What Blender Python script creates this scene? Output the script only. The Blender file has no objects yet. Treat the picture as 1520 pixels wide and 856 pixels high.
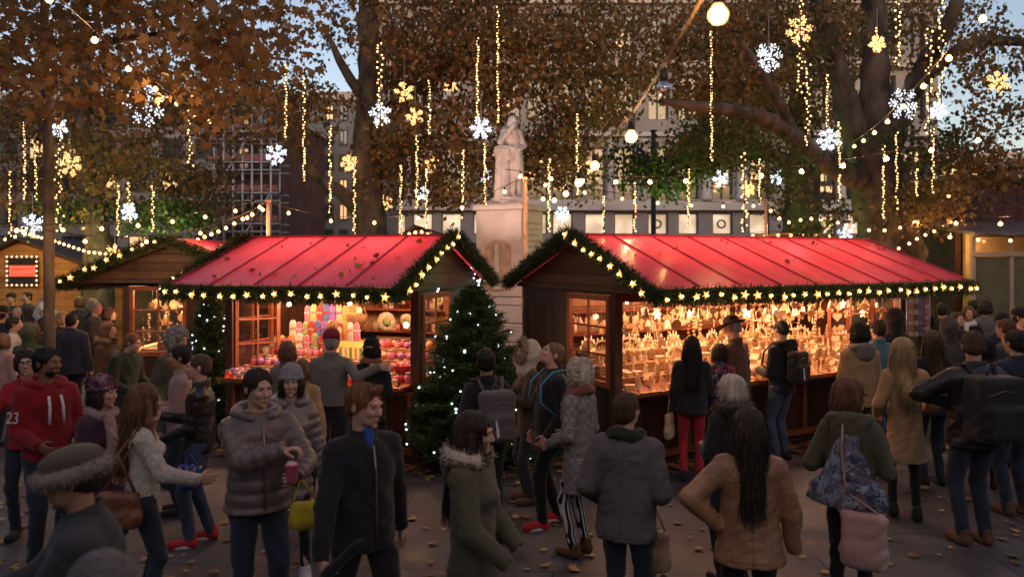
import bpy, math, random
import numpy as np
from mathutils import Vector, Matrix
PI = math.pi
R = math.radians
rng = random.Random(7)
nr = np.random.RandomState(3)
S = bpy.context.scene
COL = S.collection
FPX, HZ, CH = 1150.0, 382.0, 2.55          # focal length and eye level in photo pixels, eye height in metres

def P(px, py, Y):
    return Vector(((px - 760) / FPX * Y, Y, CH - (py - HZ) / FPX * Y))

def G(px, Y):
    return Vector(((px - 760) / FPX * Y, Y, 0))

# ------------------------------------------------------------------ materials
_M = {}
def mat(name, base=(.5, .5, .5), rough=.65, var=.18, scale=6, bump=.0, bscale=60, metal=0, emit=None, es=0,
        sheen=0, coat=0, stretch=(1, 1, 1), spec=.5, alpha=1, trans=0, no_light=False, tint=None):
    if name in _M: return _M[name]
    m = bpy.data.materials.new(name); _M[name] = m
    m.use_nodes = True
    nt = m.node_tree; b = nt.nodes['Principled BSDF']
    b.inputs['Roughness'].default_value = rough
    b.inputs['Metallic'].default_value = metal
    b.inputs['Specular IOR Level'].default_value = spec
    if sheen:
        b.inputs['Sheen Weight'].default_value = sheen
        b.inputs['Sheen Roughness'].default_value = .5
    if coat:
        b.inputs['Coat Weight'].default_value = coat
        b.inputs['Coat Roughness'].default_value = .15
    tc = nt.nodes.new('ShaderNodeTexCoord'); mp = nt.nodes.new('ShaderNodeMapping')
    mp.inputs['Scale'].default_value = stretch
    nt.links.new(tc.outputs['Object'], mp.inputs[0])
    n = nt.nodes.new('ShaderNodeTexNoise'); n.inputs['Scale'].default_value = scale; n.inputs['Detail'].default_value = 5
    nt.links.new(mp.outputs[0], n.inputs[0])
    r = nt.nodes.new('ShaderNodeValToRGB')
    lo = [max(0, c * (1 - var)) for c in base]; hi = [min(1, c * (1 + var)) for c in base]
    if tint: hi = list(tint)
    r.color_ramp.elements[0].position = .3; r.color_ramp.elements[1].position = .7
    r.color_ramp.elements[0].color = (*lo, 1); r.color_ramp.elements[1].color = (*hi, 1)
    nt.links.new(n.outputs['Fac'], r.inputs[0]); nt.links.new(r.outputs[0], b.inputs['Base Color'])
    if bump:
        n2 = nt.nodes.new('ShaderNodeTexNoise'); n2.inputs['Scale'].default_value = bscale; n2.inputs['Detail'].default_value = 4
        nt.links.new(mp.outputs[0], n2.inputs[0])
        bp = nt.nodes.new('ShaderNodeBump'); bp.inputs['Strength'].default_value = bump; bp.inputs['Distance'].default_value = .02
        nt.links.new(n2.outputs['Fac'], bp.inputs['Height']); nt.links.new(bp.outputs[0], b.inputs['Normal'])
    if emit:
        b.inputs['Emission Color'].default_value = (*emit, 1); b.inputs['Emission Strength'].default_value = es
        if no_light: m.cycles.emission_sampling = 'NONE'
    if trans:
        b.inputs['Transmission Weight'].default_value = trans
    if alpha < 1: b.inputs['Alpha'].default_value = alpha
    return m

def N(m): return m.node_tree.nodes, m.node_tree.links, m.node_tree.nodes['Principled BSDF']

def wood(name, base, plank=.12, axis='x', rough=.55, var=.3, groove=.9, horizontal=False, edge=.06):
    """boards: grain, colour shift from board to board and real bump at the joints"""
    if name in _M: return _M[name]
    m = mat(name, base, rough, var, 3, stretch=(1, 1, 1))
    ns, lk, b = N(m)
    tc = ns.new('ShaderNodeTexCoord'); sp = ns.new('ShaderNodeSeparateXYZ'); lk.new(tc.outputs['Object'], sp.inputs[0])
    ad = ns.new('ShaderNodeMath'); ad.operation = 'ADD'
    if horizontal: lk.new(sp.outputs['Z'], ad.inputs[0]); ad.inputs[1].default_value = 0
    else: lk.new(sp.outputs['X'], ad.inputs[0]); lk.new(sp.outputs['Y'], ad.inputs[1])
    dv = ns.new('ShaderNodeMath'); dv.operation = 'DIVIDE'; lk.new(ad.outputs[0], dv.inputs[0]); dv.inputs[1].default_value = plank
    fr = ns.new('ShaderNodeMath'); fr.operation = 'FRACT'; lk.new(dv.outputs[0], fr.inputs[0])
    fl = ns.new('ShaderNodeMath'); fl.operation = 'FLOOR'; lk.new(dv.outputs[0], fl.inputs[0])
    wn = ns.new('ShaderNodeTexWhiteNoise'); wn.noise_dimensions = '1D'; lk.new(fl.outputs[0], wn.inputs['W'])
    pp = ns.new('ShaderNodeMath'); pp.operation = 'PINGPONG'; lk.new(fr.outputs[0], pp.inputs[0]); pp.inputs[1].default_value = .5
    st = ns.new('ShaderNodeMapRange'); st.inputs[1].default_value = 0; st.inputs[2].default_value = edge; lk.new(pp.outputs[0], st.inputs[0])
    mp = ns.new('ShaderNodeMapping'); lk.new(tc.outputs['Object'], mp.inputs[0])
    mp.inputs['Scale'].default_value = (1.5, 1.5, 30) if horizontal else (30, 30, 1.5)
    gn = ns.new('ShaderNodeTexNoise'); gn.inputs['Scale'].default_value = 2; gn.inputs['Detail'].default_value = 6; lk.new(mp.outputs[0], gn.inputs[0])
    mx = ns.new('ShaderNodeMix'); mx.data_type = 'RGBA'; mx.blend_type = 'MULTIPLY'; mx.inputs[0].default_value = 1
    old = b.inputs['Base Color'].links[0].from_socket
    cmb = ns.new('ShaderNodeMath'); cmb.operation = 'MULTIPLY_ADD'; lk.new(wn.outputs['Value'], cmb.inputs[0]); cmb.inputs[1].default_value = .45; cmb.inputs[2].default_value = .55
    cm2 = ns.new('ShaderNodeMath'); cm2.operation = 'MULTIPLY'; lk.new(cmb.outputs[0], cm2.inputs[0])
    gr = ns.new('ShaderNodeMapRange'); gr.inputs[1].default_value = .3; gr.inputs[2].default_value = .7; gr.inputs[3].default_value = .65; gr.inputs[4].default_value = 1.15; lk.new(gn.outputs['Fac'], gr.inputs[0])
    lk.new(gr.outputs[0], cm2.inputs[1])
    lk.new(old, mx.inputs[6]); lk.new(cm2.outputs[0], mx.inputs[7]); lk.new(mx.outputs[2], b.inputs['Base Color'])
    bp = ns.new('ShaderNodeBump'); bp.inputs['Strength'].default_value = groove; bp.inputs['Distance'].default_value = .012
    h2 = ns.new('ShaderNodeMath'); h2.operation = 'MULTIPLY_ADD'; lk.new(gn.outputs['Fac'], h2.inputs[0]); h2.inputs[1].default_value = .15; lk.new(st.outputs[0], h2.inputs[2])
    lk.new(h2.outputs[0], bp.inputs['Height']); lk.new(bp.outputs[0], b.inputs['Normal'])
    return m

def island(name, cols, rough=.6, trans=.3, spec=.3):
    """leaf stuff: every leaf its own tone, light shines through"""
    if name in _M: return _M[name]
    m = mat(name, cols[0], rough, .1, 4, spec=spec)
    ns, lk, b = N(m)
    g = ns.new('ShaderNodeNewGeometry'); r = ns.new('ShaderNodeValToRGB'); r.color_ramp.interpolation = 'LINEAR'
    lk.new(g.outputs['Random Per Island'], r.inputs[0])
    els = r.color_ramp.elements
    while len(els) < len(cols): els.new(.5)
    for i, c in enumerate(cols):
        els[i].position = i / (len(cols) - 1); els[i].color = (*c, 1)
    lk.new(r.outputs[0], b.inputs['Base Color'])
    if trans:
        t = ns.new('ShaderNodeBsdfTranslucent'); lk.new(r.outputs[0], t.inputs[0])
        mx = ns.new('ShaderNodeMixShader'); mx.inputs[0].default_value = trans
        o = ns['Material Output']; lk.new(b.outputs[0], mx.inputs[1]); lk.new(t.outputs[0], mx.inputs[2]); lk.new(mx.outputs[0], o.inputs[0])
    return m

# ------------------------------------------------------------------ objects
def link(o, parent=None):
    COL.objects.link(o)
    if parent is not None: o.parent = parent
    return o

def tag(o, label=None, cat=None, group=None, kind=None):
    if label: o['label'] = label
    if cat: o['category'] = cat
    if group: o['group'] = group
    if kind: o['kind'] = kind
    return o

def thing(name, label, cat, loc=(0, 0, 0), rotz=0, group=None):
    o = bpy.data.objects.new(name, None); o.empty_display_size = .1
    o.location = loc; o.rotation_euler = (0, 0, rotz)
    COL.objects.link(o)
    return tag(o, label, cat, group)

def kids(o): return list(o.children)

def copytree(o, parent=None):
    c = o.copy(); COL.objects.link(c); c.parent = parent
    for ch in kids(o): copytree(ch, c)
    return c

def bulk(name, V, Fc, m, parent=None, smooth=True, mi=None):
    """V (n,3) array; Fc (m,k) array of one face size"""
    V = np.asarray(V, np.float32); Fc = np.asarray(Fc, np.int32)
    me = bpy.data.meshes.new(name)
    me.vertices.add(len(V)); me.vertices.foreach_set('co', V.ravel())
    k = Fc.shape[1]
    me.loops.add(Fc.size); me.loops.foreach_set('vertex_index', Fc.ravel())
    me.polygons.add(len(Fc)); me.polygons.foreach_set('loop_start', np.arange(0, Fc.size, k, dtype=np.int32))
    me.polygons.foreach_set('use_smooth', np.full(len(Fc), smooth))
    for q in (m if isinstance(m, (list, tuple)) else [m]): me.materials.append(q)
    if mi is not None: me.polygons.foreach_set('material_index', np.asarray(mi, np.int32))
    me.update(calc_edges=True)
    return link(bpy.data.objects.new(name, me), parent)

class MB:
    def __init__(s): s.v = []; s.f = []; s.mi = []; s.sm = []; s.m = 0; s.X = None
    def pt(s, p):
        p = Vector(p)
        if s.X is not None: p = s.X @ p
        s.v.append(p[:]); return len(s.v) - 1
    def face(s, idx, smooth=False): s.f.append(tuple(idx)); s.mi.append(s.m); s.sm.append(smooth)
    def box(s, c, d, M=None, taper=1):
        c = Vector(c); h = Vector(d) / 2; ids = []
        for dz in (-1, 1):
            for dx, dy in ((-1, -1), (1, -1), (1, 1), (-1, 1)):
                k = taper if dz > 0 else 1
                p = Vector((dx * h.x * k, dy * h.y * k, dz * h.z))
                if M is not None: p = M @ p
                ids.append(s.pt(c + p))
        a = ids
        for q in ((3, 2, 1, 0), (4, 5, 6, 7), (0, 1, 5, 4), (1, 2, 6, 5), (2, 3, 7, 6), (3, 0, 4, 7)): s.face([a[i] for i in q])
        return s
    def bx(s, x0, x1, y0, y1, z0, z1): return s.box(((x0 + x1) / 2, (y0 + y1) / 2, (z0 + z1) / 2), (x1 - x0, y1 - y0, z1 - z0))
    def beam(s, a, b, w, h=None, up=(0, 0, 1)):
        a = Vector(a); b = Vector(b); d = b - a; L = d.length; d.normalize()
        u = Vector(up)
        if abs(d.dot(u)) > .99: u = Vector((0, 1, 0))
        x = d.cross(u).normalized(); z = x.cross(d).normalized()
        M = Matrix((x, d, z)).transposed()
        return s.box((a + b) / 2, (w, L, h or w), M)
    def tube(s, path, r, n=8, cap=True, smooth=True, flat=1, jit=0):
        path = [Vector(p) for p in path]; k = len(path)
        rr = r if isinstance(r, (list, tuple)) else [r] * k
        prev = None; rings = []
        for i, p in enumerate(path):
            t = (path[min(i + 1, k - 1)] - path[max(i - 1, 0)])
            if t.length < 1e-9: t = Vector((0, 0, 1))
            t.normalize()
            if prev is None:
                u = Vector((0, 0, 1)) if abs(t.z) < .9 else Vector((1, 0, 0))
                x = t.cross(u).normalized()
            else:
                x = (prev - t * prev.dot(t)).normalized()
            prev = x; y = t.cross(x)
            rings.append([s.pt(p + (x * math.cos(2 * PI * j / n) + y * math.sin(2 * PI * j / n) * flat) * rr[i] * (1 + (rng.uniform(-jit, jit) if jit else 0))) for j in range(n)])
        for a, b in zip(rings, rings[1:]):
            for j in range(n): s.face((a[j], a[(j + 1) % n], b[(j + 1) % n], b[j]), smooth)
        if cap:
            s.face(list(reversed(rings[0]))); s.face(rings[-1])
        return s
    def lathe(s, prof, n=16, c=(0, 0, 0), smooth=True, sx=1, sy=1):
        c = Vector(c); rings = []
        for r, z in prof:
            rings.append([s.pt(c + Vector((r * sx * math.cos(2 * PI * j / n), r * sy * math.sin(2 * PI * j / n), z))) for j in range(n)])
        for a, b in zip(rings, rings[1:]):
            for j in range(n): s.face((a[j], a[(j + 1) % n], b[(j + 1) % n], b[j]), smooth)
        s.face(list(reversed(rings[0]))); s.face(rings[-1])
        return s
    def ball(s, c, r, n=8, k=6):
        prof = [(max(1e-4, r * math.sin(PI * i / k)), -r * math.cos(PI * i / k)) for i in range(k + 1)]
        return s.lathe(prof, n, c)
    def prism(s, pts, t, M=None, c=(0, 0, 0)):
        """polygon in the xz plane, thickness t along y"""
        c = Vector(c)
        def q(x, y, z):
            p = Vector((x, y, z))
            if M is not None: p = M @ p
            return s.pt(c + p)
        a = [q(x, -t / 2, z) for x, z in pts]; b = [q(x, t / 2, z) for x, z in pts]; n = len(pts)
        s.face(a); s.face(list(reversed(b)))
        for i in range(n): s.face((a[(i + 1) % n], a[i], b[i], b[(i + 1) % n]))
        return s
    def build(s, name, mats, parent=None, bevel=0):
        me = bpy.data.meshes.new(name); me.from_pydata(s.v, [], s.f)
        for q in (mats if isinstance(mats, (list, tuple)) else [mats]): me.materials.append(q)
        me.polygons.foreach_set('material_index', s.mi); me.polygons.foreach_set('use_smooth', s.sm)
        me.update()
        o = link(bpy.data.objects.new(name, me), parent)
        if bevel:
            b = o.modifiers.new('Bevel', 'BEVEL'); b.width = bevel; b.segments = 2; b.limit_method = 'ANGLE'
        return o

def rot_rand(n, flatz=None):
    """n random rotation matrices"""
    q = nr.normal(size=(n, 4)); q /= np.linalg.norm(q, axis=1)[:, None]
    w, x, y, z = q.T
    M = np.empty((n, 3, 3))
    M[:, 0, 0] = 1 - 2 * (y * y + z * z); M[:, 0, 1] = 2 * (x * y - z * w); M[:, 0, 2] = 2 * (x * z + y * w)
    M[:, 1, 0] = 2 * (x * y + z * w); M[:, 1, 1] = 1 - 2 * (x * x + z * z); M[:, 1, 2] = 2 * (y * z - x * w)
    M[:, 2, 0] = 2 * (x * z - y * w); M[:, 2, 1] = 2 * (y * z + x * w); M[:, 2, 2] = 1 - 2 * (x * x + y * y)
    return M

def rot_dir(D):
    """matrices whose local z is D (n,3), random spin"""
    D = D / (np.linalg.norm(D, axis=1)[:, None] + 1e-9)
    A = nr.normal(size=D.shape); X = np.cross(D, A); X /= np.linalg.norm(X, axis=1)[:, None] + 1e-9
    Y = np.cross(D, X)
    return np.stack([X, Y, D], axis=2)

def scatter(T, C, M, sc):
    """template T (k,3) placed at C with matrices M and scales sc -> V (n*k,3)"""
    V = np.einsum('nij,kj->nki', M, T) * sc[:, None, None] + C[:, None, :]
    return V.reshape(-1, 3)

def faces_of(n, k, tmpl=None):
    base = np.arange(k) if tmpl is None else np.asarray(tmpl)
    if base.ndim == 1: base = base[None]
    return (base[None] + (np.arange(n) * k)[:, None, None]).reshape(-1, base.shape[1])

NEEDLE = np.array([(-.5, 0, 0), (.5, 0, 0), (.12, 0, 1), (-.12, 0, 1)], float)    # width 1, length 1 in z
LOBED = np.array([(0, 0, 0), (.22, .03, .08), (.5, .1, .22), (.3, .04, .38), (.42, .12, .72), (.16, .03, .6), (0, .1, 1.0), (-.16, .03, .6), (-.42, .12, .72), (-.3, .04, .38), (-.5, .1, .22), (-.22, .03, .08)], float)
KITE = np.array([(0, 0, 0), (.42, .1, .4), (.14, .02, .75), (0, .08, 1.0), (-.38, .12, .55)], float)

# ------------------------------------------------------------------ implicit surfaces (numpy field + surface nets)
class Field:
    def __init__(s, lo, hi, h):
        s.h = h; s.lo = np.array(lo, np.float32) - 2 * h
        s.n = (np.ceil((np.array(hi) + 2 * h - s.lo) / h)).astype(int) + 1
        s.A = np.full(tuple(s.n), .25, np.float32)
    def sub(s, lo, hi):
        a = np.clip(np.floor((np.array(lo) - s.lo) / s.h).astype(int), 0, s.n - 1)
        b = np.clip(np.ceil((np.array(hi) - s.lo) / s.h).astype(int) + 1, 1, s.n)
        b = np.maximum(b, a + 1)
        ax = [s.lo[i] + s.h * np.arange(a[i], b[i], dtype=np.float32) for i in range(3)]
        sl = tuple(slice(a[i], b[i]) for i in range(3))
        return sl, np.stack(np.meshgrid(*ax, indexing='ij'), -1)
    def put(s, fn, lo, hi, k=.02, M=None, mode='+'):
        """fn(points) -> distance in the space of M"""
        pad = k + 2.5 * s.h
        lo = np.array(lo) - pad; hi = np.array(hi) + pad
        if M is not None:
            cs = np.array([(M @ Vector((x, y, z)))[:] for x in (lo[0], hi[0]) for y in (lo[1], hi[1]) for z in (lo[2], hi[2])])
            l2, h2 = cs.min(0), cs.max(0)
        else: l2, h2 = lo, hi
        if (h2 < s.lo).any() or (l2 > s.lo + s.n * s.h).any(): return
        sl, Q = s.sub(l2, h2)
        if M is not None:
            Mi = np.array(M.inverted(), np.float32)
            Q = Q @ Mi[:3, :3].T + Mi[:3, 3]
        d = fn(Q).astype(np.float32); a = s.A[sl]
        if mode == '+':
            h = np.clip(.5 + .5 * (a - d) / k, 0, 1) if k > 0 else (d < a).astype(np.float32)
            s.A[sl] = a + (d - a) * h - (k * h * (1 - h) if k > 0 else 0)
        elif mode == '-':
            d = -d
            h = np.clip(.5 - .5 * (a - d) / k, 0, 1) if k > 0 else (d > a).astype(np.float32)
            s.A[sl] = a + (d - a) * h + (k * h * (1 - h) if k > 0 else 0)
    def ell(s, c, r, k=.02, M=None, mode='+', rot=None):
        c = np.array(c, np.float32); r = np.array(r, np.float32)
        def fn(Q):
            p = (Q - c)
            k0 = np.sqrt((((p / r) ** 2).sum(-1))); k1 = np.sqrt((((p / r ** 2) ** 2).sum(-1))) + 1e-6
            return k0 * (k0 - 1) / k1
        s.put(fn, c - r, c + r, k, M, mode)
    def cone(s, a, b, r1, r2, k=.02, M=None, mode='+', sc=None, puff=None, clip=None, dome=True):
        """round cone, optionally flattened by sc=(sx,sy,sz) about its own start, puff=(amp,pitch), clip: cut the far end flat"""
        a = np.array(a, np.float32); b = np.array(b, np.float32); L = float(np.linalg.norm(b - a)) + 1e-6
        u = (b - a) / L; scv = np.array(sc or (1, 1, 1), np.float32); ms = float(scv.min())
        def fn(Q):
            p = (Q - a) / scv
            uu = u * L / scv; l2 = float((uu * uu).sum()); L2 = math.sqrt(l2)
            t = np.clip((p @ (uu / l2)), 0, 1)
            rr = r1 + (r2 - r1) * t
            if puff: rr = rr + puff[0] * (np.abs(np.sin(PI * t * L / puff[1])) - .5)
            d = (np.linalg.norm(p - t[..., None] * uu, axis=-1) - rr) * ms
            if clip:
                d = np.maximum(d, ((Q - a) @ u) - L)
            return d
        rm = max(r1, r2) * float(scv.max()) + (puff[0] if puff else 0)
        s.put(fn, np.minimum(a, b) - rm, np.maximum(a, b) + rm, k, M, mode)
    def box(s, c, h, rad=.01, k=.01, M=None, mode='+'):
        c = np.array(c, np.float32); h = np.array(h, np.float32)
        def fn(Q):
            q = np.abs(Q - c) - (h - rad)
            return np.linalg.norm(np.maximum(q, 0), axis=-1) + np.minimum(q.max(-1), 0) - rad
        s.put(fn, c - h, c + h, k, M, mode)
    def cut(s, co, no, M=None):
        """remove everything on the side the normal points to"""
        sl, Q = s.sub(s.lo, s.lo + s.n * s.h)
        if M is not None:
            Mi = np.array(M.inverted(), np.float32); Q = Q @ Mi[:3, :3].T + Mi[:3, 3]
        no = np.array(no, np.float32); no /= np.linalg.norm(no)
        d = (Q - np.array(co, np.float32)) @ no
        s.A[sl] = np.maximum(s.A[sl], d)
    def mesh(s):
        A = s.A.copy(); A[0] = A[-1] = .2; A[:, 0] = A[:, -1] = .2; A[:, :, 0] = A[:, :, -1] = .2
        ins = A < 0
        c = ins[:-1, :-1, :-1].astype(np.int8)
        tot = np.zeros(c.shape, np.int8)
        offs = [(i, j, k) for i in (0, 1) for j in (0, 1) for k in (0, 1)]
        nx, ny, nz = A.shape
        for i, j, k in offs: tot += ins[i:nx - 1 + i, j:ny - 1 + j, k:nz - 1 + k]
        idx = np.argwhere((tot > 0) & (tot < 8))
        if len(idx) == 0: return np.zeros((0, 3)), np.zeros((0, 4), int)
        cv = np.stack([A[idx[:, 0] + o[0], idx[:, 1] + o[1], idx[:, 2] + o[2]] for o in offs], 1)
        acc = np.zeros((len(idx), 3)); cnt = np.zeros(len(idx))
        for p in range(8):
            for q in range(p + 1, 8):
                o1 = np.array(offs[p]); o2 = np.array(offs[q])
                if np.abs(o1 - o2).sum() != 1: continue
                a, b = cv[:, p], cv[:, q]; m = (a < 0) != (b < 0)
                t = np.where(m, a / (a - b + 1e-12), 0)
                acc += np.where(m[:, None], o1 + t[:, None] * (o2 - o1), 0); cnt += m
        V = (idx + acc / cnt[:, None]) * s.h + s.lo
        ID = np.full(tot.shape, -1, np.int64); ID[tuple(idx.T)] = np.arange(len(idx))
        Fs = []
        for ax in range(3):
            sl0 = [slice(1, -1)] * 3; sl1 = [slice(1, -1)] * 3
            sl0[ax] = slice(0, -1); sl1[ax] = slice(1, None)
            a = ins[tuple(sl0)]; b = ins[tuple(sl1)]
            e = np.argwhere(a != b)
            off = np.array([1, 1, 1]); off[ax] = 0
            e = e + off
            fl = ins[tuple(e.T)]
            u, v = [(1, 2), (2, 0), (0, 1)][ax]
            def cell(du, dv):
                q = e.copy(); q[:, u] -= du; q[:, v] -= dv
                return ID[tuple(q.T)]
            Q = np.stack([cell(1, 1), cell(0, 1), cell(0, 0), cell(1, 0)], 1)
            Q[~fl] = Q[~fl][:, ::-1]
            Fs.append(Q)
        Fc = np.concatenate(Fs); Fc = Fc[(Fc >= 0).all(1)]
        return V, Fc

def wobble(V, amp, f=14, seed=0, stretch=(1, 1, 1)):
    """smooth pseudo-noise displacement; folds of cloth"""
    Q = V * np.array(stretch) * f + seed * 1.7
    W = Q + 1.1 * np.sin(Q[:, [1, 2, 0]] * .7 + seed)
    n = np.sin(W[:, 0] + 1.3 * W[:, 2]) * np.cos(W[:, 1] * 1.1 - W[:, 2] * .6) + .5 * np.sin(2.3 * W[:, 2] + W[:, 0] * 1.9 + 1)
    c = V.mean(0); d = V - c; d[:, 2] *= .15; d /= np.linalg.norm(d, axis=1)[:, None] + 1e-6
    return V + d * (n * amp)[:, None]

def ik(a, b, l1, l2, pole):
    """mid joint of a two-bone limb"""
    a = Vector(a); b = Vector(b); d = b - a; L = min(max(d.length, 1e-3), (l1 + l2) * .999); d.normalize()
    b2 = a + d * L
    x = (l1 * l1 - l2 * l2 + L * L) / (2 * L); y = math.sqrt(max(l1 * l1 - x * x, 0))
    pl = Vector(pole); pl = pl - d * pl.dot(d)
    if pl.length < 1e-6: pl = Vector((0, 1, 0))
    pl.normalize()
    return a + d * x + pl * y, b2
# ================================================================== people
SKIN = {'fair': (.56, .36, .27), 'pink': (.60, .35, .27), 'tan': (.38, .22, .14), 'brown': (.24, .13, .08)}
def zz_(V, C): return V[:, 2] - C[2]
def skin(k): return mat('skin_' + k, SKIN[k], .55, .16, 26, bump=.12, bscale=120, spec=.35, tint=tuple(c * f for c, f in zip(SKIN[k], (1.08, .92, .88))))
def cloth(name, c, rough=.85, var=.15, bump=.25, bscale=160, sheen=.15, scale=7, spec=.25, coat=0):
    return mat(name, c, rough, var, scale, bump=bump, bscale=bscale, sheen=sheen, spec=spec, coat=coat)
def hairm(name, c): return mat(name, c, .5, .35, 5, bump=.7, bscale=26, stretch=(6, 6, .6), spec=.4)

def checkm(name, a, b, sc, warp=0):
    if name in _M: return _M[name]
    m = mat(name, a, .85, .1, 8, bump=.3, bscale=150, spec=.2)
    ns, lk, bs = N(m)
    tc = ns.new('ShaderNodeTexCoord'); ch = ns.new('ShaderNodeTexChecker'); ch.inputs['Scale'].default_value = sc
    ch.inputs['Color1'].default_value = (*a, 1); ch.inputs['Color2'].default_value = (*b, 1)
    c2 = ns.new('ShaderNodeTexChecker'); c2.inputs['Scale'].default_value = sc / 5
    c2.inputs['Color1'].default_value = (1, 1, 1, 1); c2.inputs['Color2'].default_value = (.72, .7, .68, 1)
    mx = ns.new('ShaderNodeMix'); mx.data_type = 'RGBA'; mx.blend_type = 'MULTIPLY'; mx.inputs[0].default_value = 1
    lk.new(tc.outputs['Object'], ch.inputs[0]); lk.new(tc.outputs['Object'], c2.inputs[0])
    lk.new(ch.outputs[0], mx.inputs[6]); lk.new(c2.outputs[0], mx.inputs[7]); lk.new(mx.outputs[2], bs.inputs['Base Color'])
    return m
def stripem(name, a, b, f=34, axis='X'):
    if name in _M: return _M[name]
    m = mat(name, a, .8, .1, 8, spec=.2); ns, lk, bs = N(m)
    tc = ns.new('ShaderNodeTexCoord'); w = ns.new('ShaderNodeTexWave'); w.bands_direction = axis; w.inputs['Scale'].default_value = f / 6.28; w.inputs['Distortion'].default_value = .4
    r = ns.new('ShaderNodeValToRGB'); r.color_ramp.interpolation = 'CONSTANT'
    r.color_ramp.elements[0].color = (*a, 1); r.color_ramp.elements[1].color = (*b, 1); r.color_ramp.elements[1].position = .6
    lk.new(tc.outputs['Object'], w.inputs[0]); lk.new(w.outputs[0], r.inputs[0]); lk.new(r.outputs[0], bs.inputs['Base Color'])
    return m
def blotchm(name, cols, sc=18, rough=.8):
    if name in _M: return _M[name]
    m = mat(name, cols[0], rough, .1, 8, spec=.2, bump=.3, bscale=90); ns, lk, bs = N(m)
    tc = ns.new('ShaderNodeTexCoord'); w = ns.new('ShaderNodeTexVoronoi'); w.inputs['Scale'].default_value = sc
    n = ns.new('ShaderNodeTexNoise'); n.inputs['Scale'].default_value = sc * .6
    ad = ns.new('ShaderNodeVectorMath'); ad.operation = 'MULTIPLY_ADD'; lk.new(n.outputs['Color'], ad.inputs[0]); ad.inputs[1].default_value = (.12,) * 3; lk.new(tc.outputs['Object'], ad.inputs[2])
    lk.new(ad.outputs[0], w.inputs[0])
    sp = ns.new('ShaderNodeSeparateColor'); lk.new(w.outputs['Color'], sp.inputs[0])
    r = ns.new('ShaderNodeValToRGB'); r.color_ramp.interpolation = 'CONSTANT'
    els = r.color_ramp.elements
    while len(els) < len(cols): els.new(.5)
    for i, c in enumerate(cols): els[i].position = i / len(cols); els[i].color = (*c, 1)
    lk.new(sp.outputs[0], r.inputs[0]); lk.new(r.outputs[0], bs.inputs['Base Color'])
    return m

def fur(name, m, path, rad, parent, n=900, L=.035, X=None):
    """tufts of long hair standing round a path"""
    p = np.array([Vector(q)[:] for q in path]); k = len(p) - 1
    t = nr.rand(n) * k; i = np.minimum(t.astype(int), k - 1); f = (t - i)[:, None]
    C = p[i] * (1 - f) + p[i + 1] * f; D = nr.normal(size=(n, 3)); D /= np.linalg.norm(D, axis=1)[:, None]
    C = C + D * rad * .55; D = D + nr.normal(size=(n, 3)) * .35
    M = rot_dir(D); T = NEEDLE * np.array([.16, 1, 1])
    V = scatter(T, C, M, L * (.6 + nr.rand(n) * .8))
    mb = MB(); mb.tube(path, rad * .75, 8)
    Vt = np.array(mb.v); q = [f for f in mb.f if len(f) == 4]
    F1 = faces_of(n, 4) + len(Vt)
    return bulk(name, np.concatenate([Vt, V]), np.concatenate([np.array(q), F1]), m, parent)

def hand(S_, W, D, side, curl, lod, Nrm=None):
    """palm, four fingers of different length and a thumb; W wrist, D pointing direction. returns verts, faces"""
    D = Vector(D).normalized(); Nn = Vector(Nrm) if Nrm is not None else Vector((-side, 0, 0))   # palm faces the thigh
    Nn = (Nn - D * Nn.dot(D));
    if Nn.length < 1e-4: Nn = Vector((0, -1, 0))
    Nn.normalize(); X = D.cross(Nn).normalized()
    M = Matrix.Translation(W) @ Matrix((X, Nn, D)).transposed().to_4x4()
    # thumb side: for a hanging hand the thumb points forward (-y)
    ts = 1 if (X.y < 0 or (abs(X.y) < .3 and X.z > 0)) else -1
    h = (.0048, .0065, .011)[lod]
    corners = [M @ Vector((x, y, z)) for x in (-.075, .075) for y in (-.06, .09) for z in (-.09, .19)]
    F = Field([min(c[i] for c in corners) for i in range(3)], [max(c[i] for c in corners) for i in range(3)], h)
    F.cone((0, 0, -.07), (0, 0, .005), .030, .026, 0, M, sc=(1, .8, 1))
    F.ell((0, .002, .052), (.043, .017, .052), .012, M)
    r0 = (.0088, .0092, .012)[lod]
    for j, (x, l) in enumerate(((-.03, .062), (-.0105, .078), (.0105, .082), (.03, .072))):
        x = x * ts; p = Vector((x, 0, .088 - abs(x) * .15)); a = 0
        for q, f in enumerate((.42, .33, .25)):
            a += curl * (.75, 1.0, .7)[q] + .06 * (3 - j) * (q == 0)
            n_ = p + Vector((x * .08, math.sin(a), math.cos(a))) * l * f
            F.cone(p, n_, r0 * (1 - .1 * q), r0 * (.92 - .1 * q), .003, M); p = n_
    p = Vector((.028 * ts, .006, .022)); q1 = p + Vector((.026 * ts, .012 + .012 * curl, .028)); q2 = q1 + Vector((.008 * ts * (1 - curl), .006 + .02 * curl, .034))
    F.cone(p, q1, .0135, .0105, .008, M); F.cone(q1, q2, .0105, .008, .003, M)
    return F.mesh()

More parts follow.
